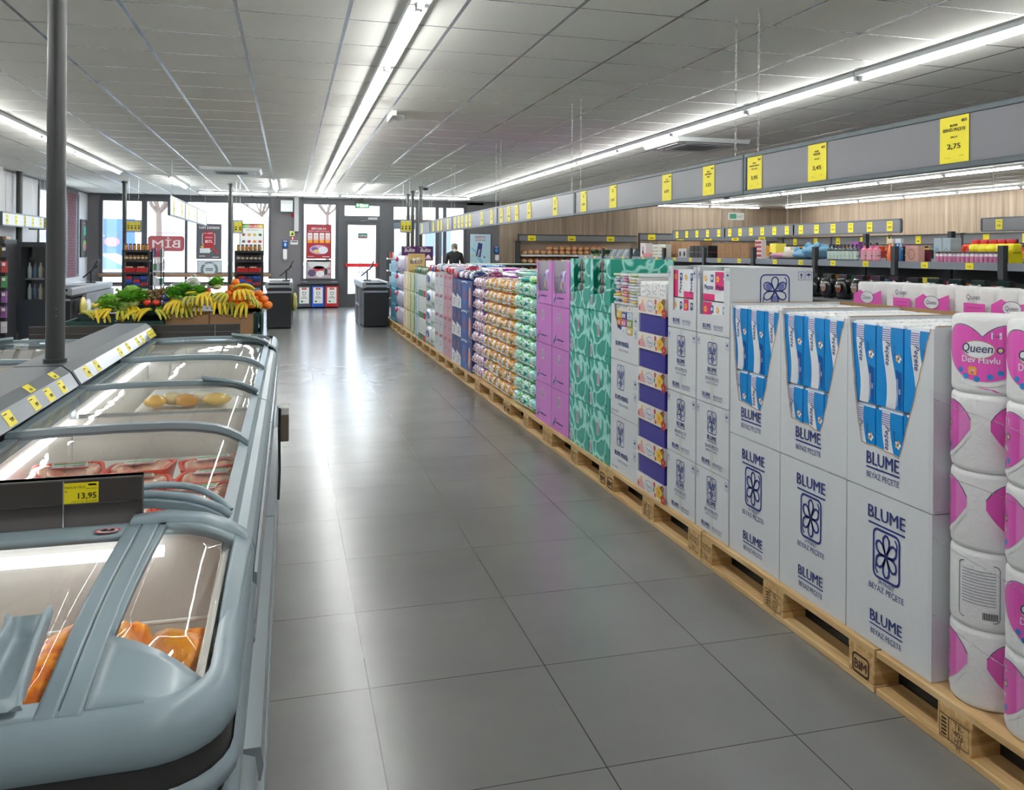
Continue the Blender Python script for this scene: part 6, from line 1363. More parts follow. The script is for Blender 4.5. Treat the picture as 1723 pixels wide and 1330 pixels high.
for k in range(4):
    for j in range(2): item('drink_bottle','bottle','bottle inside the glass fronted cooler, %s from the left, %s row up'%(ordn(k+1),ordn(j+1)),lambda q:q.lathe([(.026,0),(.028,.01),(.028,.14),(.012,.19),(.012,.22),(0,.22)],mat(['#c9d8d0','#3a6a8a','#d8d0b0','#6a9a7a'][k],.2),(-3.54+k*.07,13.4,.722+j*.30),n=10),'bottles in the cooler',(-3.5,13.4,.72))
q=MB(); q.box(-3.57,13.3,1.0,-3.30,13.8,1.02,STEEL); tag(q.build('cooler_shelf',base=(-3.5,13.5,1)),'wire shelf inside the glass fronted cooler','shelf')
for k in range(14): item('gold_packet','packet','small gold packet on top of the dark stand, %s from the left'%ordn(k+1),lambda q:q.box(-4.3+k*.048,12.7,1.562,-4.262+k*.048,12.9,1.60,mat('#8a6a2a' if k%2 else '#3a2a1a',.3,coat=.5)),'gold packets on the dark stand',(-4.3+k*.048,12.7,1.56))
item('low_bin','bin','dark low bin of snacks at the left edge',lambda q:q.box(-4.2,11.4,0,-3.75,11.95,.62,mat('#56595c',.5)),None,(-4,11.6,0))
for k in range(6): item('snack_bag','bag','crumpled snack bag in the low bin, %s from the left'%ordn(k+1),lambda q:bumpy(q,(-4.14+k*.065,11.6,.68),(.10,.14,.12),mat(['#b0452a','#c98a5a','#e0d0c0'][k%3],.3,coat=.5),120+k,jit=.2,n=10,k=7),'snack bags in the low bin',(-4.1,11.6,.63))
# ---------------------------------------------------------------- poles, signs, posters, wall fittings
PLM=mat('#2f3432',.45)
for x,y,l in ((-3.10,17.95,'dark pole behind the left snack rack'),(-1.14,17.85,'dark pole left of the right snack rack'),(2.66,19.6,'dark pole behind the violet boards, leftmost of three'),(2.62,18.6,'dark pole behind the violet boards, middle of three'),(2.59,17.2,'dark pole behind the violet boards, rightmost of three'),(-4.50,16.4,'dark pole against the left wall')):
    q=MB(); q.tube([(x,y,0),(x,y,CZ)],.040 if 'left wall' not in l else .05,PLM,n=14); q.tube([(x,y,CZ-.04),(x,y,CZ)],.055,PLM,n=14); q.tube([(x,y,0),(x,y,.02)],.07,PLM,n=14); tag(q.build('support_column',base=(x,y,0)),l,'pole')
def signbox(x,ya,yb,za,zb,n,label,face=-1,white=True,name='price_rail',nseg=3):
    t=thing(name,label,'price rail',(x,(ya+yb)/2,za)); L=(yb-ya)/nseg
    for s in range(nseg):
        q=MB(); q.box(x-.012,ya+s*L+.02,za+.02,x+.012,ya+(s+1)*L-.02,zb-.02,mat('#dde2e6',.4) if white else GP); q.build('panel',t)
    q=MB(); q.box(x-.018,ya,zb-.02,x+.018,yb,zb,GF); q.box(x-.018,ya,za,x+.018,yb,za+.02,GF)
    for s in range(nseg+1): yy=ya+s*L; q.box(x-.018,yy-.012,za+.02,x+.018,yy+.012,zb-.02,GF)
    q.build('frame',t)
    for i in range(n):
        for f in (1,-1):
            q=MB(); y=ya+(yb-ya)*(i+.5)/n; F=Face(q,(x+f*.012,y,za),(0,f,0),(0,0,1),.0012); F.rect(-.06,.03,.06,zb-za-.03,YEL,lay=2); F.text('9,95',0,(zb-za)*.35,.04,INK,lay=3,bold=.02); F.rect(-.04,(zb-za)*.7,.04,(zb-za)*.73,INK,lay=3); q.build('price_card',t)
    return t
signbox(-1.70,13.3,19.0,1.94,2.24,6,'long hanging price rail above the fruit stand, seen at a slant')
for i,y in enumerate((13.6,16.1,18.8)): chain(-1.70,y,2.24,CZ,'thin chain holding the slanted rail over the fruit stand, %s from the camera'%ordn(i+1))
def facesign(x0,x1,y,z0,z1,n,label):
    t=thing('hanging_sign',label,'hanging sign',((x0+x1)/2,y,z0)); q=MB(); q.box(x0,y,z0,x1,y+.03,z1,mat('#dfe3e6',.4)); q.box(x0-.012,y-.006,z0-.012,x0,y+.036,z1+.012,GF); q.box(x1,y-.006,z0-.012,x1+.012,y+.036,z1+.012,GF); q.box(x0,y-.004,z1,x1,y+.034,z1+.012,GF); q.box(x0,y-.004,z0-.012,x1,y+.034,z0,GF); q.build('panel',t)
    for i in range(n):
        q=MB(); w=(x1-x0)/n; F=Face(q,(x0+w*(i+.5),y,z0),(1,0,0),(0,0,1)); F.rect(-w*.42,.02,w*.42,z1-z0-.02,YEL); F.rect(-w*.3,.10,w*.3,.115,INK,lay=2); F.rect(-w*.2,.05,w*.2,.08,INK,lay=2); q.build('price_card',t)
    q=MB()
    for x in (x0+.04,x1-.04): q.tube([(x,y+.015,z1+.01),(x,y+.015,CZ)],.002,CHM,n=4)
    q.build('wire',t)
facesign(-2.90,-2.66,17.0,1.77,1.97,4,'small hanging sign with yellow cards over the left checkout lane'); facesign(-1.02,-.87,17.0,1.77,2.0,2,'small hanging sign with yellow cards right of the pole'); facesign(2.02,2.22,15.9,1.80,2.02,3,'small hanging sign with yellow cards at the end of the pallets')
t=signbox(-4.25,14.6,16.9,1.79,2.01,5,'white price rail with yellow cards along the left wall',nseg=2); chain(-4.25,14.8,2.01,CZ,'thin chain of the rail along the left wall, near end'); chain(-4.25,16.7,2.01,CZ,'thin chain of the rail along the left wall, far end')
facesign(-4.50,-4.22,17.0,1.79,1.99,3,'pink edged white sign in front of the side window')
YP=YB-.03
def poster(x0,x1,z0,z1,c,fn,label,y=None,edge=DARK,name='poster'):
    y=YP if y is None else y
    t=thing(name,label,'poster',((x0+x1)/2,y,z0)); q=MB(); q.box(x0-.015,y,z0-.015,x1+.015,y+.012,z1+.015,edge); q.build('frame',t)
    q=MB(); q.box(x0,y-.003,z0,x1,y,z1,mat(c,.5)); fn(Face(q,((x0+x1)/2,y-.003,z0),(1,0,0),(0,0,1),.0015),(x1-x0)/2,z1-z0); q.build('print',t); return t
def f_tam(F,w,h):
    F.text('TAM ZAMANI',0,h*.87,.085,LBL,width=w*1.7,bold=.02); F.poly(rrect(-w*.42,h*.30,w*.42,h*.80,.04),mat('#a81f28',.5)); F.line(rrect(-w*.55,h*.40,w*.5,h*.74,.04),.012,LBL,lay=.8,closed=True); F.text('11 ADET',0,h*.72,.05,LBL,lay=3); F.text('KAPASİTELİ',0,h*.60,.045,LBL,lay=3,width=w*.6); F.text('85TL',0,h*.46,.10,LBL,lay=3,bold=.03,width=w*.62)
    F.rect(-w*.75,h*.16,w*.1,h*.30,mat('#d8dde0',.5),lay=2); F.poly([(w*.2,h*.33),(w*.35,h*.33),(w*.8,h*.17),(w*.7,h*.13)],RED,lay=2.5); F.disc(-w*.55,h*.34,w*.12,h*.04,mat('#d8b84a',.5),lay=2.2); F.text('500',w*.1,h*.20,.05,LBL,lay=3); F.rect(-w*.8,h*.06,-w*.3,h*.075,LBL); F.rect(w*.3,h*.03,w*.85,h*.045,LBL)
poster(-2.17,-1.62,1.23,2.06,'#57535a',f_tam,'dark grey poster with a red panel and large white figures in window',y=YB-.04)
def f_seal(F,w,h): F.disc(0,h*.25,w*.75,h*.95*.75,mat('#6f7a80',.5),n=24); F.disc(0,h*.25,w*.52,h*.5,mat('#c9d4d8',.5),lay=1.6,n=24); F.text('KALİTEMİZ',0,h*.66,.06,LBL,lay=3,width=w*1.0,bold=.02); F.rect(-w*.35,h*.30,w*.35,h*.38,mat('#55626a',.5),lay=3); F.rect(-w*.3,h*.16,w*.3,h*.24,mat('#55626a',.5),lay=3)
poster(-2.15,-1.61,.885,1.16,'#c5d0d3',f_seal,'pale poster with a round grey seal below the dark grey one',y=YB-.04)
def f_gida(F,w,h):
    for i,c in enumerate(('#3f8f3a','#8ab83a','#c7363a','#d8702a','#e0b83a')): F.rect(-w+w*.4*i,h*.88,-w+w*.4*(i+1),h,mat(c,.5))
    F.text('SEVDİKLERİNE',0,h*.905,.06,LBL,lay=3,width=w*1.8,bold=.02); F.text('doğru beslenme',0,h*.80,.045,mat('#6a7a7a',.5),slant=.2)
    rnd=random.Random(2)
    for i,c in enumerate(('#8a3a2a','#c9a03a','#d8b84a','#3f6a3a','#5a5a5a','#b03040','#e07a2a','#a84a3a','#d8a090','#c8403a','#dfb23a','#6a8a3a')): F.disc(-w*.7+w*.47*(i%4),h*(.66-.22*(i//4)),w*.15,h*.045,mat(c,.5),rot=rnd.uniform(-.5,.5))
poster(-1.17,-.62,1.32,2.08,'#e6e8e4',f_gida,'white food poster with green and red header right of the pole',y=YB-.04)
def f_delta(F,w,h):
    F.text('BİM DELTA',0,h*.86,.065,LBL,width=w*1.2,bold=.02); F.text('İÇECEK DEĞİŞİM NOKTALARI',0,h*.80,.03,LBL,width=w*1.7)
    for i in range(4): x=-w*.73+i*w*.487; F.rect(x-w*.19,h*.46,x+w*.19,h*.76,mat('#e4dcdc',.5)); F.rect(x-w*.19,h*.46,x+w*.19,h*.55,mat('#e89a2a',.5),lay=1.6); F.text(('4GB','8GB','12GB','20GB')[i],x,h*.575,.035,RED,lay=3,bold=.02); F.rect(x-w*.1,h*.66,x+w*.1,h*.68,mat('#8a8a8a',.5),lay=2)
    F.disc(0,h*.26,w*.78,h*.14,mat('#c9a0b8',.5)); F.disc(w*.35,h*.24,w*.4,h*.11,mat('#dfe2ea',.5),lay=1.7); F.disc(-w*.35,h*.28,w*.28,h*.06,mat('#6a5fae',.5),lay=2); F.disc(-w*.2,h*.22,w*.22,h*.04,mat('#d8c24a',.5),lay=2.3); F.rect(-w*.9,h*.05,-w*.4,h*.06,LBL); F.rect(w*.3,h*.04,w*.9,h*.055,LBL)
poster(.425,1.02,1.245,2.09,'#9c1f2e',f_delta,'dark red poster with four white price columns in the window',y=YB-.04)
def f_home(F,w,h): 
    F.fan([(-w,h),(w,h),(w*.7,h*.62),(0,h*.5),(-w*.75,h*.62)],mat('#cfcfd0',.5)); F.rect(-w,h*.93,w,h,mat('#d8582a',.5)); F.disc(0,h*.55,w*.5,h*.15,mat('#c83a48',.5)); F.disc(-w*.6,h*.3,w*.35,h*.2,mat('#5a4a6a',.5)); F.disc(w*.1,h*.25,w*.35,h*.18,mat('#e8e8ea',.5),lay=2); F.rect(w*.45,h*.2,w*.72,h*.55,mat('#3a3f46',.5),lay=2)
    for i in range(4): F.rect(w*.8,h*(.18+.16*i),w*.95,h*(.28+.16*i),mat('#c8b0a0' if i%2 else '#b03a3a',.5),lay=2)
poster(.435,1.02,.735,1.19,'#b9a8b0',f_home,'colourful household poster below the dark red one',y=YB-.04)
def f_soda(F,w,h):
    F.text('ENERJİN DE',0,h*.87,.075,RED,width=w*1.0,bold=.02); F.text('GÜCLÜ KAL',0,h*.77,.075,RED,width=w*1.0,bold=.02)
    c=[(-.20,.04),(.06,.04),(.17,.55),(-.09,.55)]; F.poly([(-w*.42,h*.28),(w*.02,h*.22),(w*.22,h*.68),(-w*.20,h*.72)],mat('#1e2f6c',.4)); F.text('HUNN',-w*.06,h*.36,.08,LBL,lay=3,rot=1.35,width=.2,bold=.02); F.poly([(w*.0,h*.20),(w*.3,h*.08),(w*.25,h*.05),(-w*.08,h*.18)],mat('#7fb4d8',.5),lay=2)
    F.text('2',w*.5,h*.56,.05,NAVY,lay=3); F.text('10',-w*.72,h*.42,.05,mat('#4f93c0',.5),lay=3); F.disc(-w*.7,h*.30,w*.1,h*.04,mat('#d8d06a',.5)); F.disc(w*.4,h*.24,w*.08,h*.03,NAVY)
    F.line([(-w*.9,h*.55),(-w*.5,h*.45),(-w*.3,h*.25),(w*.2,h*.02)],.04,mat('#7cc0dc',.5),lay=.6)
poster(4.63,5.19,1.10,1.91,'#b9dbe8',f_soda,'pale blue poster with a dark blue can on the grey wall',y=YB-.035)
def f_left(F,w,h): F.rect(-w*.8,h*.55,w*.8,h*.92,mat('#26403a',.5)); F.rect(-w*.4,h*.6,w*.4,h*.85,mat('#2fa08a',.5),lay=2); F.disc(0,h*.3,w*.7,h*.16,mat('#7a9a3a',.5)); F.disc(w*.2,h*.25,w*.4,h*.1,mat('#b04a8a',.5),lay=2); F.rect(-w*.8,h*.93,w*.3,h*.96,RED)
t=thing('poster','dark framed poster on the short wall beside the brick pier','poster',(-4.46,21.5,1.2)); q=MB(); q.box(XL+.005,21.25,1.25,XL+.03,21.83,2.12,BLACK); q.build('frame',t); q=MB(); q.box(XL+.03,21.33,1.28,XL+.034,21.82,2.09,mat('#1c2420',.5)); f_left(Face(q,(XL+.034,21.575,1.28),(0,1,0),(0,0,1)),.24,.8); q.build('print',t)
# window sticker read from inside (mirrored)
q=MB(); F=Face(q,(-2.87,YB+.016,1.40),(1,0,0),(0,0,1),.0016); F.poly(rrect(-.41,0,.41,.37,.07),mat('#b2595b',.5)); F.text('BİM',0,.085,.27,mat('#e6dcdc',.5),width=.62,bold=.05,lay=3,flip=True); F.rect(-.33,.43,.33,.445,mat('#b98a8a',.5))
tag(q.build('window_sticker',base=(-2.87,YB,1.4)),'large red window sticker with white letters seen from behind','sticker')
# exit sign etc.
EG=mat('#0f7a3c',.4,emit=.5)
q=MB(); q.box(1.61,YB-.16,2.53,1.97,YB-.12,2.665,BLACK); q.box(1.75,YB-.15,2.665,1.82,YB-.12,CZ,BLACK); F=Face(q,(1.79,YB-.16,2.53),(1,0,0),(0,0,1),.002); F.rect(-.165,.012,.165,.123,EG); EW=mat('#f2fff4',.4,emit=1.2); F.poly([(-.15,.07),(-.115,.03),(-.08,.07),(-.10,.07),(-.10,.11),(-.13,.11),(-.13,.07)],EW,lay=2); F.rect(-.06,.03,-.005,.11,EW,lay=2); F.disc(-.03,.085,.012,.012,EG,lay=3); F.rect(-.04,.035,-.02,.075,EG,lay=3); F.text('EXIT',.08,.035,.085,EW,width=.15,bold=.03,lay=2); tag(q.build('exit_sign',base=(1.79,YB-.14,2.6)),'green lit exit sign above the door','exit sign')
q=MB(); q.box(1.70,YB-.02,1.76,1.94,YB-.014,1.90,mat('#2a6a62',.4)); F=Face(q,(1.82,YB-.02,1.76),(1,0,0),(0,0,1)); F.text('ÇIKIŞ',0,.05,.07,LBL,width=.18,bold=.03); F.rect(-.10,.01,.10,.03,RED); tag(q.build('door_sign',base=(1.82,YB,1.8)),'small green sign on the door glass','sign')
q=MB(); q.box(-.21,YB-.30,2.40,.08,YB-.01,2.68,mat('#cfd5d6',.4)); q.box(-.20,YB-.302,2.42,.07,YB-.299,2.60,mat('#e1e6e6',.4)); tag(q.build('wall_unit',base=(-.07,YB,2.4),bevel=.01),'white box unit high on the grey pier','box')
q=MB(); q.box(.115,YB-.10,1.92,.225,YB-.01,CZ,mat('#c3c7ca',.4)); tag(q.build('cable_duct',base=(.17,YB,1.92)),'white duct running down the grey pier','duct')
q=MB(); q.lathe([(.0,0),(.045,0),(.05,.01),(.045,.04),(0,.05)],RED,(0,0,0),n=14); q.xf(Matrix.Translation((.09,YB-.01,2.33))@Matrix.Rotation(R(90),4,'X')); tag(q.build('fire_bell',base=(.09,YB,2.33)),'red round fire bell on the grey pier','alarm')
def plate(x0,x1,z0,z1,c,fn,label,name='wall_sign'):
    q=MB(); q.box(x0,YB-.022,z0,x1,YB-.003,z1,mat(c,.5)); 
    if fn: fn(Face(q,((x0+x1)/2,YB-.022,z0),(1,0,0),(0,0,1)),(x1-x0)/2,z1-z0)
    return tag(q.build(name,base=(x0,YB,z0)),label,'sign')
plate(.01,.13,1.80,1.93,'#cfe08a',lambda F,w,h:F.poly([(-w*.6,h*.2),(w*.6,h*.2),(0,h*.8)],INK),'small yellow green warning plate on the grey pier')
plate(.04,.12,1.70,1.79,'#c02a34',lambda F,w,h:F.rect(-w*.4,h*.2,w*.4,h*.8,LBL),'small red plate under the yellow green plate')
plate(.03,.21,1.59,1.69,'#d8dadb',lambda F,w,h:F.rect(-w*.8,h*.55,w*.8,h*.8,INK),'white plate with dark bar under the red plate')
plate(-.165,-.025,1.49,1.70,'#17346e',lambda F,w,h:(F.disc(0,h*.45,w*.6,h*.28,mat('#3f8fd8',.4)),F.rect(-w*.7,h*.82,w*.7,h*.9,LBL),F.rect(-w*.15,h*.3,w*.15,h*.6,LBL,lay=2)),'blue notice above the white dispenser on the grey pier')
plate(5.29,5.43,1.38,1.60,'#17346e',lambda F,w,h:(F.disc(0,h*.45,w*.6,h*.28,mat('#3f8fd8',.4)),F.rect(-w*.7,h*.82,w*.7,h*.9,LBL)),'blue notice beside the pale blue poster')
for x,l in ((-.10,'white hand dispenser under the blue notice on the grey pier'),(5.37,'white hand dispenser beside the pale blue poster')):
    q=MB(); q.box(x-.05,YB-.11,1.21-.0,x+.05,YB-.01,1.47 if x<1 else 1.36,WHITE); q.lathe([(.03,0),(.03,.03)],mat('#9aa',.4),(x,YB-.07,1.18),n=8); tag(q.build('hand_dispenser',base=(x,YB,1.2),bevel=.015),l,'dispenser')
# recycling bins as three coloured panels below the window
for i,(x0,x1,c,n_) in enumerate(((.20,.53,'#4b5057','grey'),(.54,.86,'#1c4fae','blue'),(.87,1.20,'#b3242c','red'))):
    t=thing('recycling_bin','%s recycling bin with white notice under the window'%n_,'bin',((x0+x1)/2,YB-.3,0),'recycling bins'); q=MB(); q.box(x0,YB-.36,.03,x1-.005,YB-.02,.56,mat(c,.45)); q.build('body',t,bevel=.01); q=MB(); q.box(x0,YB-.37,.56,x1-.005,YB-.02,.60,BLACK); q.build('lid',t)
    q=MB(); F=Face(q,((x0+x1)/2,YB-.36,.10),(1,0,0),(0,0,1),.003); F.rect(-.115,.02,.115,.42,WHITE); F.poly(rrect(-.055,.36,.055,.41,.015),RED,lay=2); F.text('BİM',0,.37,.03,LBL,lay=3,bold=.03)
    for k in range(3): a=R(90+120*k); b=R(90+120*k+95); F.line([(.04*math.cos(a+(b-a)*j/4),.27+.04*math.sin(a+(b-a)*j/4)) for j in range(5)],.014,INK,lay=2)
    F.rect(-.05,.18,.05,.19,INK,lay=2); F.rect(-.08,.15,.08,.16,INK,lay=2); F.disc(-.05,.07,.03,.025,GREEN,lay=2); F.text('SIFIR',.03,.065,.02,INK,lay=2); q.build('notice',t)
q=MB(); q.box(.285,YB-.40,.61,1.2,YB-.02,.66,FR); tag(q.build('bin_shelf',base=(.7,YB-.2,.61)),'grey shelf above the recycling bins','shelf')
# ceiling fittings
def cassette(x,y,w,label):
    t=thing('air_conditioner',label,'air conditioner',(x,y,CZ)); q=MB(); q.prism([(x-w/2,CZ),(x+w/2,CZ),(x+w/2-.03,CZ-.05),(x-w/2+.03,CZ-.05)],'y',y-w/2,y+w/2,mat('#cfd4d6',.45)); q.build('panel',t,bevel=.01); q=MB(); q.box(x-w*.28,y-w*.28,CZ-.058,x+w*.28,y+w*.28,CZ-.05,mat('#b4babc',.5)); 
    for i in range(9): q.box(x-w*.26,y-w*.26+i*w*.06,CZ-.062,x+w*.26,y-w*.26+i*w*.06+.008,CZ-.056,mat('#90979a',.5))
    q.build('grille',t)
    for s in (-1,1):
        q=MB(); q.prism([(y-w*.30,CZ-.045),(y+w*.30,CZ-.045),(y+w*.30,CZ-.055),(y-w*.30,CZ-.055)],'x',x+s*w*.36-.03,x+s*w*.36+.03,mat('#d5dadb',.4)); q.build('flap',t)
        q=MB(); q.box(x-w*.30,y+s*w*.36-.03,CZ-.055,x+w*.30,y+s*w*.36+.03,CZ-.045,mat('#d5dadb',.4)); q.build('flap',t)
cassette(-.92,14.75,.95,'ceiling air conditioner above the fruit stand'); cassette(4.72,9.25,.95,'ceiling air conditioner beside the right light line')
def dome(x,y,label,r=.05,c='#e0e2e2',cat='detector',name='smoke_detector'):
    q=MB(); q.lathe([(r*1.1,0),(r*1.1,-.012),(r,-.02),(r*.9,-.04),(r*.4,-.052),(0,-.052)][::-1],mat(c,.4),(x,y,CZ),n=16); return tag(q.build(name,base=(x,y,CZ)),label,cat)
dome(1.03,8.3,'round smoke detector beside the centre light line'); dome(-1.02,19.3,'small ceiling dome above the far pole',.04); dome(2.75,17.6,'dark camera dome at the far crosswise tubes',.06,'#3a3d40','camera','camera_dome'); dome(9.9,17.8,'dark camera dome among the right hand light lines',.07,'#33363a','camera','camera_dome')
q=MB(); q.box(.93,8.0,CZ-.05,.97,8.45,CZ,WHITE); tag(q.build('cable_tray',base=(.95,8.2,CZ)),'short white cable cover on the ceiling beside the smoke detector','cable cover')
q=MB(); q.box(11.2,20.0,2.33,11.65,20.05,2.52,mat('#dfe8e4',.4)); F=Face(q,(11.42,20.0,2.33),(1,0,0),(0,0,1)); F.rect(-.2,.03,.0,.16,mat('#3a9a7a',.4)); F.text('EXIT',.1,.06,.08,mat('#2f8f6a',.4),width=.16); q.tube([(11.42,20.02,2.52),(11.42,20.02,CZ)],.006,STEEL); tag(q.build('exit_sign',base=(11.4,20,2.4)),'pale hanging exit sign before the wooden corner','exit sign')
# person with cap and mask by the window, right of the far rail
def skin_body(name,verts,edges,radii,m,parent,sub=2,root=0):
    me=bpy.data.meshes.new(name); me.from_pydata(verts,edges,[]); me.materials.append(m); o=bpy.data.objects.new(name,me); COL.objects.link(o); o.parent=parent
    s=o.modifiers.new('skin','SKIN'); s.use_smooth_shade=True
    for i,r in enumerate(radii): me.skin_vertices[0].data[i].radius=(r,r) if isinstance(r,float) else r
    me.skin_vertices[0].data[root].use_root=True
    u=o.modifiers.new('sub','SUBSURF'); u.levels=sub; u.render_levels=sub; return o
p=thing('person','person in a dark jacket, grey cap and pale face mask standing by the window','person',(4.08,21.30,0))
SKIN=mat('#a77b66',.55); JK=mat('#16181c',.7)
V=[(0,0,.92),(0,0,1.08),(0,-.0,1.25),(0,0,1.38),(0,-.01,1.46),(0,-.02,1.56), (.09,0,.88),(.10,-.01,.50),(.10,.01,.09),(.10,-.12,.04),(-.09,0,.88),(-.10,-.01,.50),(-.10,.01,.09),(-.10,-.12,.04),
 (.17,0,1.36),(.22,.01,1.12),(.18,-.16,.98),(-.17,0,1.36),(-.22,.01,1.12),(-.18,-.16,.98)]
E_=[(0,1),(1,2),(2,3),(3,4),(4,5),(0,6),(6,7),(7,8),(8,9),(0,10),(10,11),(11,12),(12,13),(3,14),(14,15),(15,16),(3,17),(17,18),(18,19)]
Rr=[.14,.13,.15,.12,.05,.06,.09,.065,.045,.04,.09,.065,.045,.04,.065,.05,.04,.065,.05,.04]
skin_body('body',V,E_,Rr,JK,p)
q=MB(); c=(4.08,21.285,1.525); q.ball(c,(.075,.092,.112),SKIN,n=18,k=12); q.ball((c[0],c[1]-.088,c[2]-.005),(.014,.018,.022),SKIN,n=8,k=6)
for s in (-1,1): q.ball((c[0]+s*.076,c[1]+.005,c[2]),(.01,.018,.028),SKIN,n=8,k=6); q.ball((c[0]+s*.030,c[1]-.083,c[2]+.012),(.012,.006,.007),WHITE,n=8,k=6); q.ball((c[0]+s*.030,c[1]-.089,c[2]+.012),(.005,.003,.005),BLACK,n=6,k=4); q.box(c[0]+s*.030-.016,c[1]-.086,c[2]+.028,c[0]+s*.030+.016,c[1]-.080,c[2]+.033,mat('#3a2a22',.8))
q.tube([(c[0],c[1]+.01,c[2]-.14),(c[0],c[1],c[2]-.06)],.045,SKIN,n=12); q.build('head',p)
q=MB(); q.ball((c[0],c[1]-.022,c[2]-.052),(.066,.080,.058),mat('#c9d2cc',.8),n=16,k=10)
for s in (-1,1): q.tube([(c[0]+s*.05,c[1]-.05,c[2]-.03),(c[0]+s*.078,c[1],c[2]-.0)],.002,WHITE,n=4)
q.build('face_mask',p)
q=MB(); q.lathe([(.081,0),(.084,.03),(.07,.07),(.03,.09),(0,.092)],mat('#6f7a72',.8),(c[0],c[1]+.004,c[2]+.035),n=18,sy=1.15); q.prism([(c[0]-.06,c[1]-.08),(c[0]-.05,c[1]-.14),(c[0]+.05,c[1]-.14),(c[0]+.06,c[1]-.08)],'z',c[2]+.038,c[2]+.046,mat('#6f7a72',.8)); q.build('cap',p)
q=MB(); q.ball((c[0],c[1]+.03,c[2]+.0),(.080,.075,.075),mat('#2c2420',.9),n=14,k=10); q.build('hair',p)
for s in (-1,1):
    hv=[(s*.18,-.16,.98),(s*.185,-.20,.965),(s*.19,-.235,.955)]; he=[(0,1),(1,2)]; hr=[.026,.030,.024]; n0=len(hv)
    skin_body('hand',[(a+0,b,cc) for a,b,cc in hv]+[(s*(.165+.012*i),-.275-.006*(i%2),.945) for i in range(4)]+[(s*(.165+.012*i),-.30,.93) for i in range(4)]+[(s*.155,-.225,.95),(s*.145,-.25,.945)],he+[(2,3+i) for i in range(4)]+[(3+i,7+i) for i in range(4)]+[(1,11),(11,12)],hr+[.009]*8+[.010,.009],SKIN,p,1)
# ---------------------------------------------------------------- outside
q=MB(); q.box(-40,YB+.16,-.22,60,90,-.12,mat('#a9a6a0',.9,noise=.1,nscale=3)); struct(q.build('ground'))
q=MB(); q.box(-25,YB-30,-.22,XL-.35,YB+.16,-.12,mat('#a9a6a0',.9)); struct(q.build('ground'))
BK=mat('#6b5a50',.85,noise=.2,nscale=12)
def tree(x,y,h,seed,label,r=.16):
    t=thing('bare_tree',label,'tree',(x,y,-.12)); rnd=random.Random(seed); q=MB(); q.tube([(x,y,-.12),(x+.03,y,h*.3),(x,y,h*.62)],[r,r*.8,r*.72],BK,n=10); q.build('trunk',t); q=MB()
    def br(p,d,L,r,dep):
        pts=[p];cur=p
        for i in range(3): d=(d+Vector((rnd.uniform(-.3,.3),rnd.uniform(-.3,.3),rnd.uniform(-.05,.3)))).normalized(); cur=cur+d*(L/3); pts.append(cur)
        q.tube(pts,[r,r*.85,r*.7,r*.55],BK,n=6)
        if dep: 
            for k in range(3): br(pts[rnd.choice((1,2,3))],(d+Vector((rnd.uniform(-1,1),rnd.uniform(-1,1),rnd.uniform(0,.8)))).normalized(),L*.65,r*.5,dep-1)
    for k in range(6): a=k*PI/3+rnd.uniform(-.3,.3); br(Vector((x,y,h*.60)),Vector((math.cos(a),math.sin(a)*.6,.8)).normalized(),h*.22,r*.55,2)
    q.build('branches',t); return t
tree(-4.15,30.0,4.4,3,'bare pollarded tree outside the left windows',.12); tree(8.2,33.0,4.5,5,'bare tree outside, right of the door',.12); tree(1.6,38.0,5.0,8,'bare tree seen through the glass beside the grey pier',.10); tree(-1.2,40,5.0,9,'bare tree behind the white food poster',.10)
def hoard(x0,x1,y,z0,z1,c,fn,label,legs=True):
    t=thing('billboard',label,'billboard',((x0+x1)/2,y,-.12)); q=MB(); q.box(x0,y,z0,x1,y+.1,z1,mat(c,.6)); 
    if fn: fn(Face(q,((x0+x1)/2,y,z0),(1,0,0),(0,0,1),.01),(x1-x0)/2,z1-z0)
    q.build('panel',t); q=MB(); [q.box(x,y+.1,-.12,x+.12,y+.2,z1,STEEL) for x in (x0+.3,x1-.4)]; q.build('post',t)
def f_blue(F,w,h): F.ring(-w*.1,h*.38,w*.5,h*.36,.06,LBL,n=24); F.text('ÇEKİLİŞ',-w*.1,h*.42,.3,LBL,width=w*.8,bold=.03); F.text('KAMPANYASI',-w*.1,h*.28,.2,RED,width=w*.6); F.disc(-w*.65,h*.85,w*.12,h*.06,LBL); F.disc(w*.1,h*.82,w*.1,h*.08,LBL); F.text('BÜYÜK',-w*.5,h*.68,.22,LBL); F.text('ÖDÜL',w*.3,h*.66,.22,LBL); F.disc(w*.6,h*.55,w*.14,h*.09,mat('#d86a8a',.5))
hoard(-8.4,-4.95,30.5,.75,2.45,'#4460b0',f_blue,'blue printed billboard outside the left windows'); hoard(-4.8,1.0,33.5,1.0,2.7,'#d8d8da',None,'long white hoarding outside behind the red window sticker')
t=thing('parked_car','white parked car outside the left windows','car',(-5.4,26.5,-.12)); q=MB(); CW=mat('#c9d4dc',.2,coat=1); sec=[(-7.6,.2),(-7.6,.70),(-6.9,.82),(-6.1,1.28),(-4.9,1.32),(-4.1,.90),(-3.3,.80),(-3.15,.55),(-3.15,.2)]; q.prism(sec,'y',25.6,27.2,CW); q.build('body',t,bevel=.08,seg=3)
q=MB(); q.prism([(-6.75,.86),(-6.05,1.22),(-5.55,1.24),(-5.55,.86)],'y',25.585,25.6,mat('#5a7884',.1)); q.prism([(-5.48,.86),(-5.48,1.24),(-4.95,1.25),(-4.3,.90)],'y',25.585,25.6,mat('#5a7884',.1)); q.build('side_window',t)
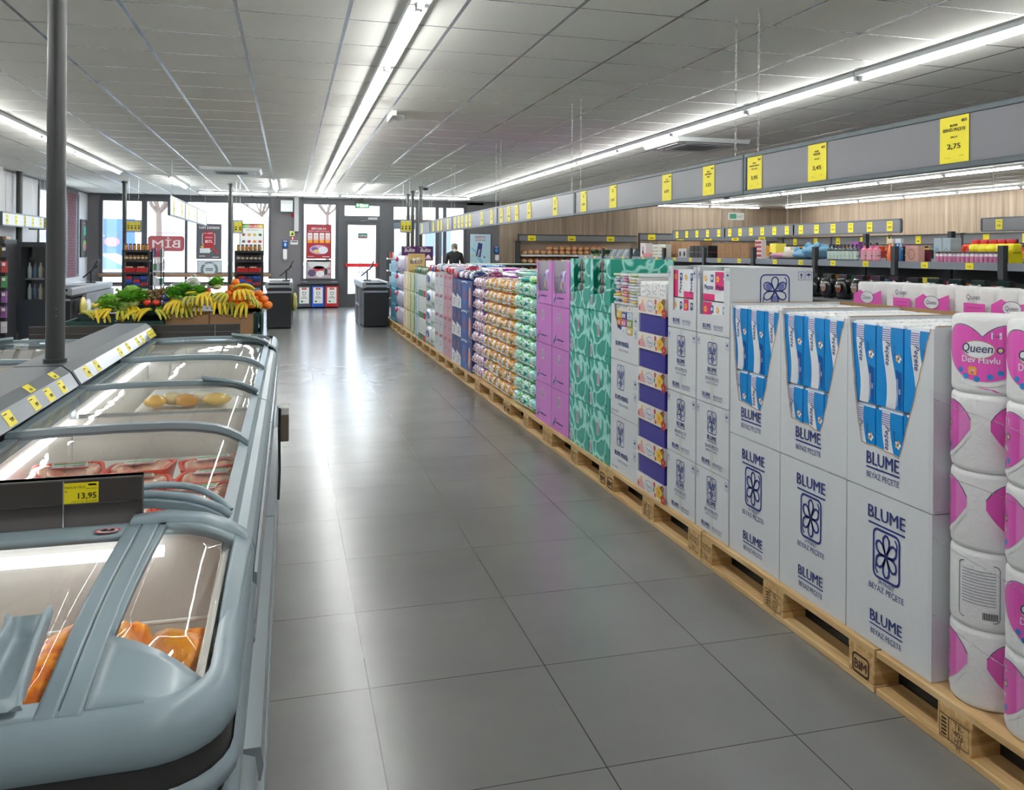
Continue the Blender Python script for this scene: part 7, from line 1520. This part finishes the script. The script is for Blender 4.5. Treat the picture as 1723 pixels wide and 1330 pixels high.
for x in (-6.7,-4.0): q=MB(); q.lathe([(0,0),(.31,0),(.32,.05),(.32,.15),(.31,.2),(0,.2)],BLACK,(0,0,0),n=20); q.xf(Matrix.Translation((x,25.75,.20))@Matrix.Rotation(R(90),4,'X')); q.build('wheel',t)
t=thing('tripod_stand','thin tripod stand outside the door glass','stand',(1.95,24.5,-.12)); q=MB(); q.tube([(1.95,24.5,.9),(1.95,24.5,1.75)],.015,STEEL,n=6); q.build('mast',t)
for a in (0,2.1,4.2): q=MB(); q.tube([(1.95,24.5,1.15),(1.95+.42*math.cos(a),24.5+.42*math.sin(a),-.12)],.014,STEEL,n=6); q.build('leg',t)
t=thing('shopping_trolley','red handled shopping trolleys outside the door','trolley',(2.3,24.2,-.12)); q=MB(); 
for i in range(3):
    x=2.05+i*.09; q.tube([(x-.2,23.4,.86),(x-.2,23.4+.45,.86)],.018,RED,n=8); q.tube([(x-.2,23.4,.86),(x+.1,23.4,.2)],.012,STEEL,n=6); q.tube([(x-.2,23.85,.86),(x+.1,23.85,.2)],.012,STEEL,n=6); q.box(x-.1,23.42,.45,x+.4,23.83,.47,STEEL); q.tube([(x+.4,23.42,.8),(x+.1,23.42,.2)],.01,STEEL); q.tube([(x+.4,23.83,.8),(x+.1,23.83,.2)],.01,STEEL); q.box(x-.1,23.42,-.1,x+.4,23.83,-.05,STEEL); q.tube([(x+.1,23.42,.2),(x+.15,23.42,-.08)],.012,STEEL)
q.build('frame',t)
bq=MB(); bq.box(-30,60,-.12,-8,62,5.5,mat('#c9b8a8',.8)); tag(bq.build('pale_building',base=(-20,60,0)),'pale building far outside the left windows','building')
bq=MB(); bq.box(6,45,-.12,22,47,3.4,mat('#c4a484',.8)); [bq.box(7+i*2.4,44.95,1.2,8.4+i*2.4,45,2.6,mat('#6a7480',.3)) for i in range(6)]; tag(bq.build('tan_building',base=(14,45,0)),'tan building outside, right of the door','building')
# dark porch beams outside beyond the right hand windows
q=MB(); q.box(2.7,YB+1.4,2.05,4.9,YB+1.5,2.22,FR); q.box(4.0,YB+1.4,-.12,4.12,YB+1.5,2.05,FR); q.box(2.7,YB+1.4,-.12,2.8,YB+1.5,2.05,FR); tag(q.build('entrance_porch',base=(3.5,YB+1.4,-.12)),'dark framed entrance porch outside the right hand windows','porch')
# ---------------------------------------------------------------- right hand shelving
SHC=mat('#6e7276',.4); SHD=mat('#34383b',.45); STR=mat('#7e858c',.35)
def prod(name,cat,label,group,loc,proto):
    o=dup(proto,loc); o['label']=label; o['category']=cat; o['group']=group; return o
PR={}
def proto_bottle(key,body,cap,lab,r=.03,h=.2,neck=.012,capm=None,shoulder=.72):
    if key in PR: return PR[key]
    t=thing(key,'x','bottle'); q=MB(); q.lathe([(r*.9,0),(r,.008),(r,h*shoulder),(r*.8,h*(shoulder+.06)),(neck,h*(shoulder+.12)),(neck,h*.88)],mat(body,.25,coat=.4),n=12); o=q.build('body'); o.parent=t
    q=MB(); q.lathe([(neck*1.25,h*.86),(neck*1.25,h),(0,h)],mat(cap,.35),n=10); o=q.build('cap'); o.parent=t
    if lab: q=MB(); q.lathe([(r+.0008,h*.12),(r+.0008,h*.60)],mat(lab,.5),n=12,caps=False); q.box(-r*.6,-r-.0018,h*.3,r*.6,-r*.7,h*.34,mat('#4a5a5a',.5)); o=q.build('label_band'); o.parent=t
    PR[key]=t; t['_p']=1; return t
def use(key,args,name,cat,lab,group,loc):
    fresh=key not in PR; p=proto_bottle(key,*args); 
    if fresh: p.name=name; p.location=loc; p['label']=lab; p['category']=cat; p['group']=group; del p['_p']; return p
    o=dup(p,loc,label=lab,group=group); o['category']=cat; return o
def box_on(x,y,z,dx,dy,dz,c,name,cat,lab,group=None,fn=None):
    q=MB(); q.box(x,y,z,x+dx,y+dy,z+dz,mat(c,.5) if isinstance(c,str) else c)
    if fn: fn(Face(q,(x,y+dy/2,z),(0,-1,0),(0,0,1)),dy/2,dz)
    return tag(q.build(name,base=(x,y,z),bevel=.002),lab,cat,group)
GX=4.45; bay=[3.36,4.38,5.39,6.40,7.42,8.45,9.5,10.55,11.6,12.7]
STRIPC=mat('#7b828a',.3)
zs=1.375
for i in range(len(bay)-1):
    a,b=bay[i],bay[i+1]; far=i>=4
    t=thing('shelf_unit','dark shelf unit, %s from the camera in the right hand row'%ordn(i+1),'shelf',(GX+.3,(a+b)/2,0),'shelf units of the right hand row')
    for y in (a+.01,): 
        q=MB(); q.prism([(GX-.02,1.50),(GX+.02,1.50),(GX+.02,1.30),(GX+.11,1.20),(GX+.11,.0),(GX+.05,.0),(GX+.05,1.19),(GX-.02,1.28)],'y',y,y+.045,SHD); q.box(GX+.5,y,0,GX+.54,y+.04,1.62 if i<4 else 1.5,SHD); q.build('upright',t)
    for z,d in ((zs,.42),(1.08,.40),(.75,.45),(.40,.5)):
        q=MB(); q.box(GX+.02,a+.06,z-.02,GX+.50,b-.005,z,SHC); q.box(GX+.50,a+.06,z-.02,GX+.98,b-.005,z,SHC); q.build('shelf_board',t)
        q=MB(); q.box(GX,a+.06,z-.04,GX+.018,b-.005,z+.012,STRIPC); 
        for k in range(2): yy=a+.25+k*.42+(i%3)*.06; F=Face(q,(GX,yy,z-.04),(0,-1,0),(0,0,1),.001); F.rect(-.035,.004,.035,.048,YEL if z==zs else mat('#c9be3a',.5)); F.text('9,95',0,.015,.02,INK,lay=2)
        q.build('price_strip',t)
    q=MB(); q.box(GX+.08,a+.06,0,GX+.90,b-.005,.12,SHD); q.build('plinth',t)
    q=MB(); q.box(GX+.505,a+.06,.12,GX+.515,b-.005,1.36,mat('#55595c',.5)); q.build('back_panel',t)
# goods on the top shelf (z=1.376) per bay, near to far
z=zs+.001
g='bottles on the right hand shelf'
def row(n,y0,y1,fn):
    for k in range(n): fn(k,y1-(y1-y0)*(k+.5)/n)
# bay 0: towards the right edge
row(3,3.5,3.9,lambda k,y:use('wh_bag',('#dfe3e6','#dfe3e6',None,.055,.13,.03),'foil_pouch','pouch','grey and white pouch at the right edge of the shelf, %s from the left'%ordn(k+1),'pouches',(GX+.12,y,z)))
# bay 1 (4.38-5.39): pink paste jars in front, orange bottles, boxes behind
row(15,4.45,5.05,lambda k,y:use('choc_jar',('#e3d9e2','#3a1d20','#c77aa0',.019,.085,.017,None,.80),'small_jar','jar','small jar with dark lid in the front row, %s from the left'%ordn(k+1),'small dark lidded jars',(GX+.05,y,z)))
for k in range(4): use('or_bot',('#e8481c','#3a1414',None,.042,.17,.022,None,.66),'detergent_bottle','bottle','orange detergent bottle behind the jars, %s from the left'%ordn(k+1),'orange bottles',(GX+.26,4.86-k*.095,z))
q=MB(); q.tube([(GX+.22+.0,4.98,z+.02),(GX+.22,4.98,z+.10),(GX+.22,4.965,z+.125),(GX+.22,4.93,z+.125),(GX+.22,4.915,z+.10),(GX+.22,4.915,z+.02)],.016,mat('#e8481c',.3,coat=.5),n=10); q.box(GX+.20,4.90,z,GX+.30,5.0,z+.03,mat('#e8481c',.3)); tag(q.build('looped_bottle',base=(GX+.22,4.95,z)),'orange bottle with a looped grip left of the orange bottles','bottle')
for k in range(5):
    q=MB(); y=4.78-k*.075; q.pillow((GX+.15,y,z+.105),(.09,.08,.07),mat('#e9dc1c',.3,coat=.4)); q.box(GX+.10,y-.03,z,GX+.20,y+.03,z+.075,mat('#d8cc1c',.4)); q.pillow((GX+.14,y,z+.15),(.03,.06,.035),mat('#c5202a',.35)); tag(q.build('yellow_bottle',base=(GX+.15,y,z)),'yellow bottle with red trigger, %s from the left'%ordn(k+1),'bottle','yellow bottles with red triggers')
for k in range(2): box_on(GX+.18,5.06+k*.085,z,.10,.08,.185,'#a9bcc4','carton_box','box','pale blue box left of the orange bottles, %s from the left'%('second','first')[k],'pale blue boxes',lambda F,w,h:F.line([(-w*.8,h*.4),(0,h*.6),(w*.8,h*.4)],.006,mat('#6f8a96',.5)))
box_on(GX+.15,5.235,z,.02,.16,.10,'#6b2034','maroon_box','box','flat dark red box beside the pale blue boxes')
box_on(GX+.05,5.235,z,.06,.135,.125,'#cfa094','heart_box','box','pinkish box with a round print on the shelf',None,lambda F,w,h:F.ring(0,h*.5,w*.5,h*.3,.006,mat('#a86a60',.5)))
# bay 2 (5.39-6.40): spray bottles, dark bottles
for k,(c,c2) in enumerate((('#2a7fd0','#dfe8f0'),('#e8642c','#f0e2da'))):
    t=thing('spray_bottle','%s spray bottle with white trigger'%('blue','orange')[k],'spray bottle',(GX+.10,5.50+k*.09,z)); x,y=GX+.10,5.50+k*.09
    q=MB(); q.lathe([(.028,0),(.030,.01),(.028,.10),(.014,.14),(.014,.15)],mat(c,.2,coat=.5),(x,y,z),n=12); q.build('body',t); q=MB(); q.box(x-.012,y-.035,z+.15,x+.012,y+.025,z+.185,mat(c2,.4)); q.box(x-.006,y-.028,z+.12,x+.006,y-.016,z+.152,mat(c2,.4)); q.build('trigger_head',t)
row(4,5.50,5.78,lambda k,y:box_on(GX+.20,y-.03,z,.05,.055,.10,'#1f2a1c','black_carton','box','small black carton with green band, %s from the left'%ordn(k+1),'black cartons with green bands',lambda F,w,h:F.rect(-w,h*.5,w,h*.62,mat('#4fae4a',.5))))
row(3,5.68,5.90,lambda k,y:use('pk_bot',('#e07a94','#17181a','#eab0bc',.030,.155,.010,None,.62),'pump_bottle','bottle','pink bottle with black pump, %s from the left'%ordn(k+1),'pink pump bottles',(GX+.07,y,z)))
row(8,5.93,6.33,lambda k,y:use('dk_bot',('#2b3a3a','#111213','#cfe0d8',.024,.145,.009,None,.66),'dark_bottle','bottle','dark bottle with pale label, %s from the left in its shelf'%ordn(k+1),'dark bottles with pale labels',(GX+.06,y,z)))
# bay 3 (6.4-7.4): folded towels / plush
PL=[('#7fb2d2',6.62,.22,.14,'light blue fluffy bathrobe heap on the shelf'),('#86b8d6',6.80,.18,.10,'light blue fluffy slippers heap on the shelf'),('#d8d0c4',7.0,.16,.09,'cream patterned cloth heap on the shelf'),('#d8a0bc',7.2,.2,.065,'pink fluffy cloth heap on the shelf')]
for i,(c,y,w_,h,l) in enumerate(PL):
    q=MB(); FL=mat(c,.95,noise=.15,nscale=60,bump=1); 
    bumpy(q,(GX+.18,y,z+h*.60),(.26,w_*1.25,h),FL,200+i,jit=.14,e=.9)
    if i<2: [q.ball((GX+.10,y+dy,z+h*.95),(.03,.03,.035),FL,n=10,k=8) for dy in (-.07,.06)]
    tag(q.build('fluffy_textile',base=(GX+.18,y,z)),l,'textile')
# bay 4.. further shelves
box_on(GX+.12,7.50,z,.05,.13,.20,'#e8e0e0','red_striped_sign','sign','red striped card sign behind the shelf edge',None,lambda F,w,h:[F.rect(-w*.9,h*(.15+.22*k),w*.9,h*(.27+.22*k),mat('#b8303a',.5)) for k in range(4)])
for k in range(4): box_on(GX+.10,7.72+k*.165,z,.14,.16,.165+(k%2)*.004,BROWN,'brown_carton','carton','brown carton in the nearer group, %s from the right'%ordn(k+1),'brown cartons, nearer group',lambda F,w,h:(F.disc(0,h*.3,w*.3,h*.06,mat('#8a6a4a',.7)),F.line([(-w*.7,h*.12),(w*.7,h*.12)],.004,mat('#8a6a4a',.7))))
BKP=mat('#141518',.5)
for k in range(4):
    for j in range(2): box_on(GX+.07,8.53+k*.115,z+j*.075-.0,.14,.105,.072,BKP,'black_bundle','bundle','black folded bundle, %s from the right, %s tier'%(ordn(k+1),('lower','upper')[j]),'black bundles')
for k in range(2): box_on(GX+.06,9.05+k*.11,z,.08,.10,.115,'#cfd2d0','mug_box','box','small white box with dark prints, %s from the right'%ordn(k+1),'small white boxes',lambda F,w,h:F.disc(0,h*.45,w*.5,h*.3,mat('#4a3a34',.5)))
for k in range(5): box_on(GX+.20,8.98+k*.165,z,.16,.16,.20,BROWN,'brown_carton','carton','brown carton in the farther group, %s from the right'%ordn(k+1),'brown cartons, farther group')
for k in range(2): box_on(GX+.06,9.62+k*.20,z,.08,.19,.17,'#dfe6dc','floral_box','box','white box with green leaf print, %s from the right'%ordn(k+1),'white boxes with leaf print',lambda F,w,h:[F.disc(-w*.6+w*.4*(j%4),h*(.25+.25*(j//4)),w*.16,h*.07,mat(['#8ab06a','#d08a5a','#b8c48a'][j%3],.5),rot=j) for j in range(12)])
for k in range(5): box_on(GX+.06,10.02+k*.06,z,.05,.055,.055,'#d88a8a','tea_light_box','box','little pink box, %s from the right'%ordn(k+1),'little pink boxes')
box_on(GX+.10,10.32,z,.10,.17,.19,'#e8e2e2','rabbit_box','box','white box with a dark red rabbit shape',None,lambda F,w,h:(F.disc(0,h*.35,w*.35,h*.14,mat('#8a2a34',.5)),F.rect(-w*.2,h*.4,-w*.05,h*.75,mat('#8a2a34',.5)),F.rect(w*.05,h*.4,w*.2,h*.75,mat('#8a2a34',.5))))
for k in range(12):
    q=MB(); y=10.65+k*.075; q.prism([(GX+.04,z),(GX+.20,z),(GX+.14,z+.10),(GX+.10,z+.11)],'y',y,y+.06,mat(['#5a6a72','#7a8a90','#3f4f58'][k%3],.4)); tag(q.build('slipper',base=(GX+.1,y,z)),'grey folded slipper pair on the far shelf, %s from the right'%ordn(k+1),'slippers','grey slippers on the far shelf')
for k in range(4): leafy((GX+.12,11.75+k*.2,z+.03),.09,26,30+k,mat('#4a6a50',.6),mat('#6a7f6a',.6),'grey green plant on the far shelf, %s from the right'%ordn(k+1),'small_plant','plant')
# second tier below the top shelf
rnd=random.Random(31)
CL=['#c8323a','#e07a2a','#3fae6a','#e8d84a','#d86aa0','#4a8ac8','#f0ede6','#8a3a9a','#e8a020','#2a2c30']
for i in range(1,9):
    a,b=bay[i]+.08,bay[i+1]-.03; n=11
    for k in range(n):
        y=a+(b-a)*(k+.5)/n; c=rnd.choice(CL); h=rnd.uniform(.12,.19)
        box_on(GX+.04,y-.034,1.081,.10,.068,h,c,'shelf_box','box','small coloured pack on the second shelf, unit %s, %s from the right'%(ordn(i+1),ordn(k+1)),'packs on the second shelf',(lambda F,w,h:F.rect(-w*.7,h*.3,w*.7,h*.6,LBL)) if k%2 else None)
# black coffee bags and crates just behind the pallets (aisle island)
COF=mat('#1a1b1e',.2,coat=.8)
q=MB(); q.box(3.52,3.1,0,3.92,6.4,1.12,SHD); q.box(3.50,3.08,1.12,3.94,6.42,1.135,SHC); tag(q.build('low_island',base=(3.7,4.7,0)),'low dark island behind the toilet roll packs','island')
for k in range(12):
    y=3.55+k*.165; q=MB(); q.pillow((3.60,y,1.205),(.09,.12,.145),COF,jit=.07,rnd=random.Random(k),e=.5); q.box(3.58,y-.045,1.268,3.615,y+.045,1.30,COF); F=Face(q,(3.551,y,1.14),(0,-1,0),(0,0,1),.004); F.disc(0,.07,.03,.03,mat(['#b5583a','#c9a08a'][k%2],.5)); F.rect(-.03,.075,.03,.09,LBL,lay=2)
    tag(q.build('coffee_bag',base=(3.6,y,1.137)),'shiny black bag with reddish label, %s from the right'%ordn(k+1),'bag','shiny black bags')
box_on(3.54,5.62,1.137,.14,.36,.16,'#6a2a8c','purple_box','box','violet carton with red oval on the low island',None,lambda F,w,h:(F.disc(-w*.2,h*.45,w*.35,h*.28,RED),F.text('SODEN',-w*.2,h*.38,.03,LBL,lay=2,bold=.03),F.text('30',w*.7,h*.6,.03,LBL)))
box_on(3.54,6.0,1.137,.12,.10,.12,'#a8c83a','green_box','box','lime green carton on the low island'); box_on(3.54,6.12,1.137,.12,.16,.10,'#b08a90','pinkish_pack','pack','pinkish wrapped pack on the low island')
for k in range(6): box_on(3.60,5.55-k*.14+.9,1.137,.1,.12,.05,'#dcdcd8','white_carton','box','flat white box on the low island, %s from the left'%ordn(k+1),'flat white boxes') if k<1 else None
# island behind farther pallets: assorted goods
q=MB(); q.box(3.52,6.8,0,3.92,12.0,1.05,SHD); tag(q.build('low_island',base=(3.7,9,0)),'low dark island beyond the violet carton','island')
rnd=random.Random(41)
for k in range(24): y=6.9+k*.21; box_on(3.56,y,1.052,.2,.18,rnd.uniform(.12,.22),rnd.choice(['#e06aa8','#e8e2e6','#3a3f44','#d84a5a','#4a9ac8','#efe0b0','#2f6f5a','#c9a0c8']),'assorted_box','box','assorted carton on the farther low island, %s from the right'%ordn(k+1),'assorted cartons on the island',(lambda F,w,h:F.disc(0,h*.5,w*.5,h*.25,LBL)) if k%2 else None)
# dark edged display case with leaves pattern behind the diaper packs
t=thing('display_case','black edged case with leaf pattern behind the green packs','case',(3.2,12.6,0)); q=MB(); q.box(2.80,12.55,1.15,3.60,13.4,1.235,BLACK); F=Face(q,(3.2,12.55,1.15),(1,0,0),(0,0,1)); [F.disc(-.3+.15*k,.04,.05,.012,mat('#7a8a74',.5),rot=-.6) for k in range(5)]; q.build('lid',t); q=MB(); q.box(2.82,12.6,0,3.58,13.38,1.148,DARK); q.build('base',t)
q=MB(); q.box(2.76,12.53,1.236,3.62,13.42,1.25,mat('#9fb8a8',.3)); q.build('glass_top',t)
for k,(c,l) in enumerate((('#d8dcdc','white'),('#1f4f9a','blue'),('#b03040','red'))): box_on(3.0+k*.16,11.3,.0,.15,.2,1.13,c,'standing_box','box','%s standing box before the black edged case'%l)
# second row of hanging rails and shelves deeper in
for i,(a,b) in enumerate(((9.75,12.3),(12.3,14.6),(14.6,16.9))):
    t=signbox(8.1,a,b,1.735,1.935,6 if i<2 else 5,'grey price rail hanging deeper in the shop, %s from the camera'%ordn(i+1),white=False,nseg=1); chain(8.1,a+.2,1.935,CZ,'chain of the deeper price rail, %s from the camera, near end'%ordn(i+1)); chain(8.1,b-.2,1.935,CZ,'chain of the deeper price rail, %s from the camera, far end'%ordn(i+1))
signbox(9.9,7.6,10.2,1.78,1.99,4,'grey price rail at the right edge deeper in the shop',white=False,nseg=1)
chain(9.9,7.8,1.99,CZ,'chain of the right edge rail, near end'); chain(9.9,10.0,1.99,CZ,'chain of the right edge rail, far end')
def deep_shelf(x,y0,y1,label,H=1.38,seed=1,n=18):
    t=thing('shelf_row',label,'shelf',(x+.4,(y0+y1)/2,0)); q=MB(); q.box(x+.36,y0,0,x+.40,y1,H,SHD); q.build('back_panel',t)
    for z in (.3,.65,1.0,H): q=MB(); q.box(x,y0,z-.03,x+.8,y1,z,SHC); q.box(x-.01,y0,z-.045,x,y1,z+.01,STRIPC); q.build('shelf_board',t)
    for k in range(int((y1-y0)/1.0)+1): q=MB(); yy=min(y0+k*1.0,y1-.04); q.box(x-.02,yy,0,x+.01,yy+.04,H+.08,SHD); q.build('upright',t)
    rnd=random.Random(seed)
    for k in range(n): y=y0+(y1-y0)*(k+.5)/n; box_on(x+.05,y-.09,H+.001,.2,.18,rnd.uniform(.10,.25),rnd.choice(CL+['#e8e0d0','#d8d8d8']),'shelf_carton','carton','carton on top of the %s, %s from the right'%(label.split(',')[0],ordn(k+1)),'cartons on the '+label.split(',')[0])
deep_shelf(7.8,8.5,17.0,'deeper shelf row, under the grey rails',seed=3,n=20)
deep_shelf(10.6,9.0,19.0,'farthest shelf row, before the wooden side wall',seed=4,n=20)
# wall headers with cards
def header(x0,x1,z0,z1,n,label):
    t=thing('wall_header',label,'price rail',((x0+x1)/2,YB-.5,z0),'dark headers along the wooden walls'); q=MB(); q.box(x0,YB-.52,z0,x1,YB-.48,z1,mat('#77787c',.45)); q.build('panel',t); q=MB(); q.box(x0-.02,YB-.53,z1,x1,YB-.47,z1+.03,SHD); q.box(x0-.02,YB-.53,z0-.03,x1,YB-.47,z0,SHD); q.box(x0-.03,YB-.53,0,x0,YB-.47,z1+.03,SHD); q.build('frame',t)
    for k in range(n): q=MB(); xx=x0+.35+(x1-x0)*(k)/n; F=Face(q,(xx,YB-.52,z0),(1,0,0),(0,0,1),.002); F.rect(-.11,.0,.11,z1-z0,YEL); F.rect(-.06,.04,.06,.06,INK,lay=2); q.build('price_card',t)
header(5.85,9.2,1.74,1.88,3,'dark header over the bread shelves'); header(9.3,13.6,1.80,1.95,5,'dark header on the back wall near the wooden corner')
t=thing('wall_header','long dark header with yellow cards along the wooden side wall','price rail',(13.5,13,1.7),'dark headers along the wooden walls'); q=MB(); q.box(13.50,5.6,1.68,13.54,21.3,1.86,mat('#77787c',.45)); q.build('panel',t); q=MB(); q.box(13.48,5.6,1.86,13.56,21.3,1.89,SHD); q.box(13.48,5.6,1.65,13.56,21.3,1.68,SHD); [q.box(13.48,5.6+k*2.2,0,13.56,5.65+k*2.2,1.9,SHD) for k in range(8)]; q.build('frame',t)
for k in range(16): q=MB(); F=Face(q,(13.50,6.2+k*.95,1.68),(0,-1,0),(0,0,1),.002); F.rect(-.08,.0,.08,.18,YEL); F.rect(-.04,.05,.04,.07,INK,lay=2); q.build('price_card',t)
t=thing('wall_shelf','low shelving along the wooden side wall','shelf',(13.8,13,0)); q=MB(); [q.box(13.56,5.65,z-.03,14.1,21.3,z,SHC) for z in (.4,.8,1.2,1.5)]; q.build('shelf_board',t)
rnd=random.Random(51)
for k in range(40): y=6+k*.38; box_on(13.62,y,1.502,.3,.3,rnd.uniform(.08,.14),rnd.choice(CL),'wall_carton','carton','carton on the shelving along the wooden wall, %s from the camera'%ordn(k+1),'cartons along the wooden wall')
# bread shelves
t=thing('bread_shelf','dark shelf of bread bags against the back wall','shelf',(7.4,YB-.25,0)); 
for z in (.9,1.13,1.36): q=MB(); q.box(5.9,YB-.60,z-.02,9.2,YB-.06,z,WHITE); q.box(5.9,YB-.61,z-.035,9.2,YB-.60,z+.01,mat('#d8dadc',.4)); q.build('shelf_board',t)
q=MB(); q.box(5.85,YB-.06,0,9.2,YB-.04,1.72,mat('#b9a894',.6)); q.build('back_panel',t); q=MB(); q.box(5.85,YB-.47,0,5.9,YB-.1,1.74,SHD); q.build('upright',t)
BR=mat('#ddb083',.5,coat=.4,noise=.2,nscale=20); ORB=mat('#ea7a3c',.4,coat=.5)
bp_=thing('bread_bag','x','bread bag'); q=MB(); bumpy(q,(0,0,.068),(.15,.26,.12),BR,400,jit=.12,n=12,k=8); q.build('loaf').parent=bp_; q=MB(); bumpy(q,(0,-.02,.10),(.12,.15,.07),ORB,401,jit=.2,n=12,k=8); q.build('printed_wrapper').parent=bp_
n_=0
for z,xa,n in ((1.362,5.95,18),(1.132,5.95,18),(.902,5.95,18)):
    for k in range(n):
        for j in range(2 if z==1.362 and 3<k<14 else 1):
            lab='orange wrapped bread bag, %s from the left, %s'%(ordn(k+1),('second tier on the top shelf' if j else {1.362:'top shelf',1.132:'middle shelf',.902:'lower shelf'}[z])); loc=(xa+.08+k*.175,YB-.36,z+j*.11)
            if n_==0: o=bp_; o.location=loc; o['label']=lab
            else: o=dup(bp_,loc,label=lab)
            n_+=1; o['group']='bread bags on the bread shelf'
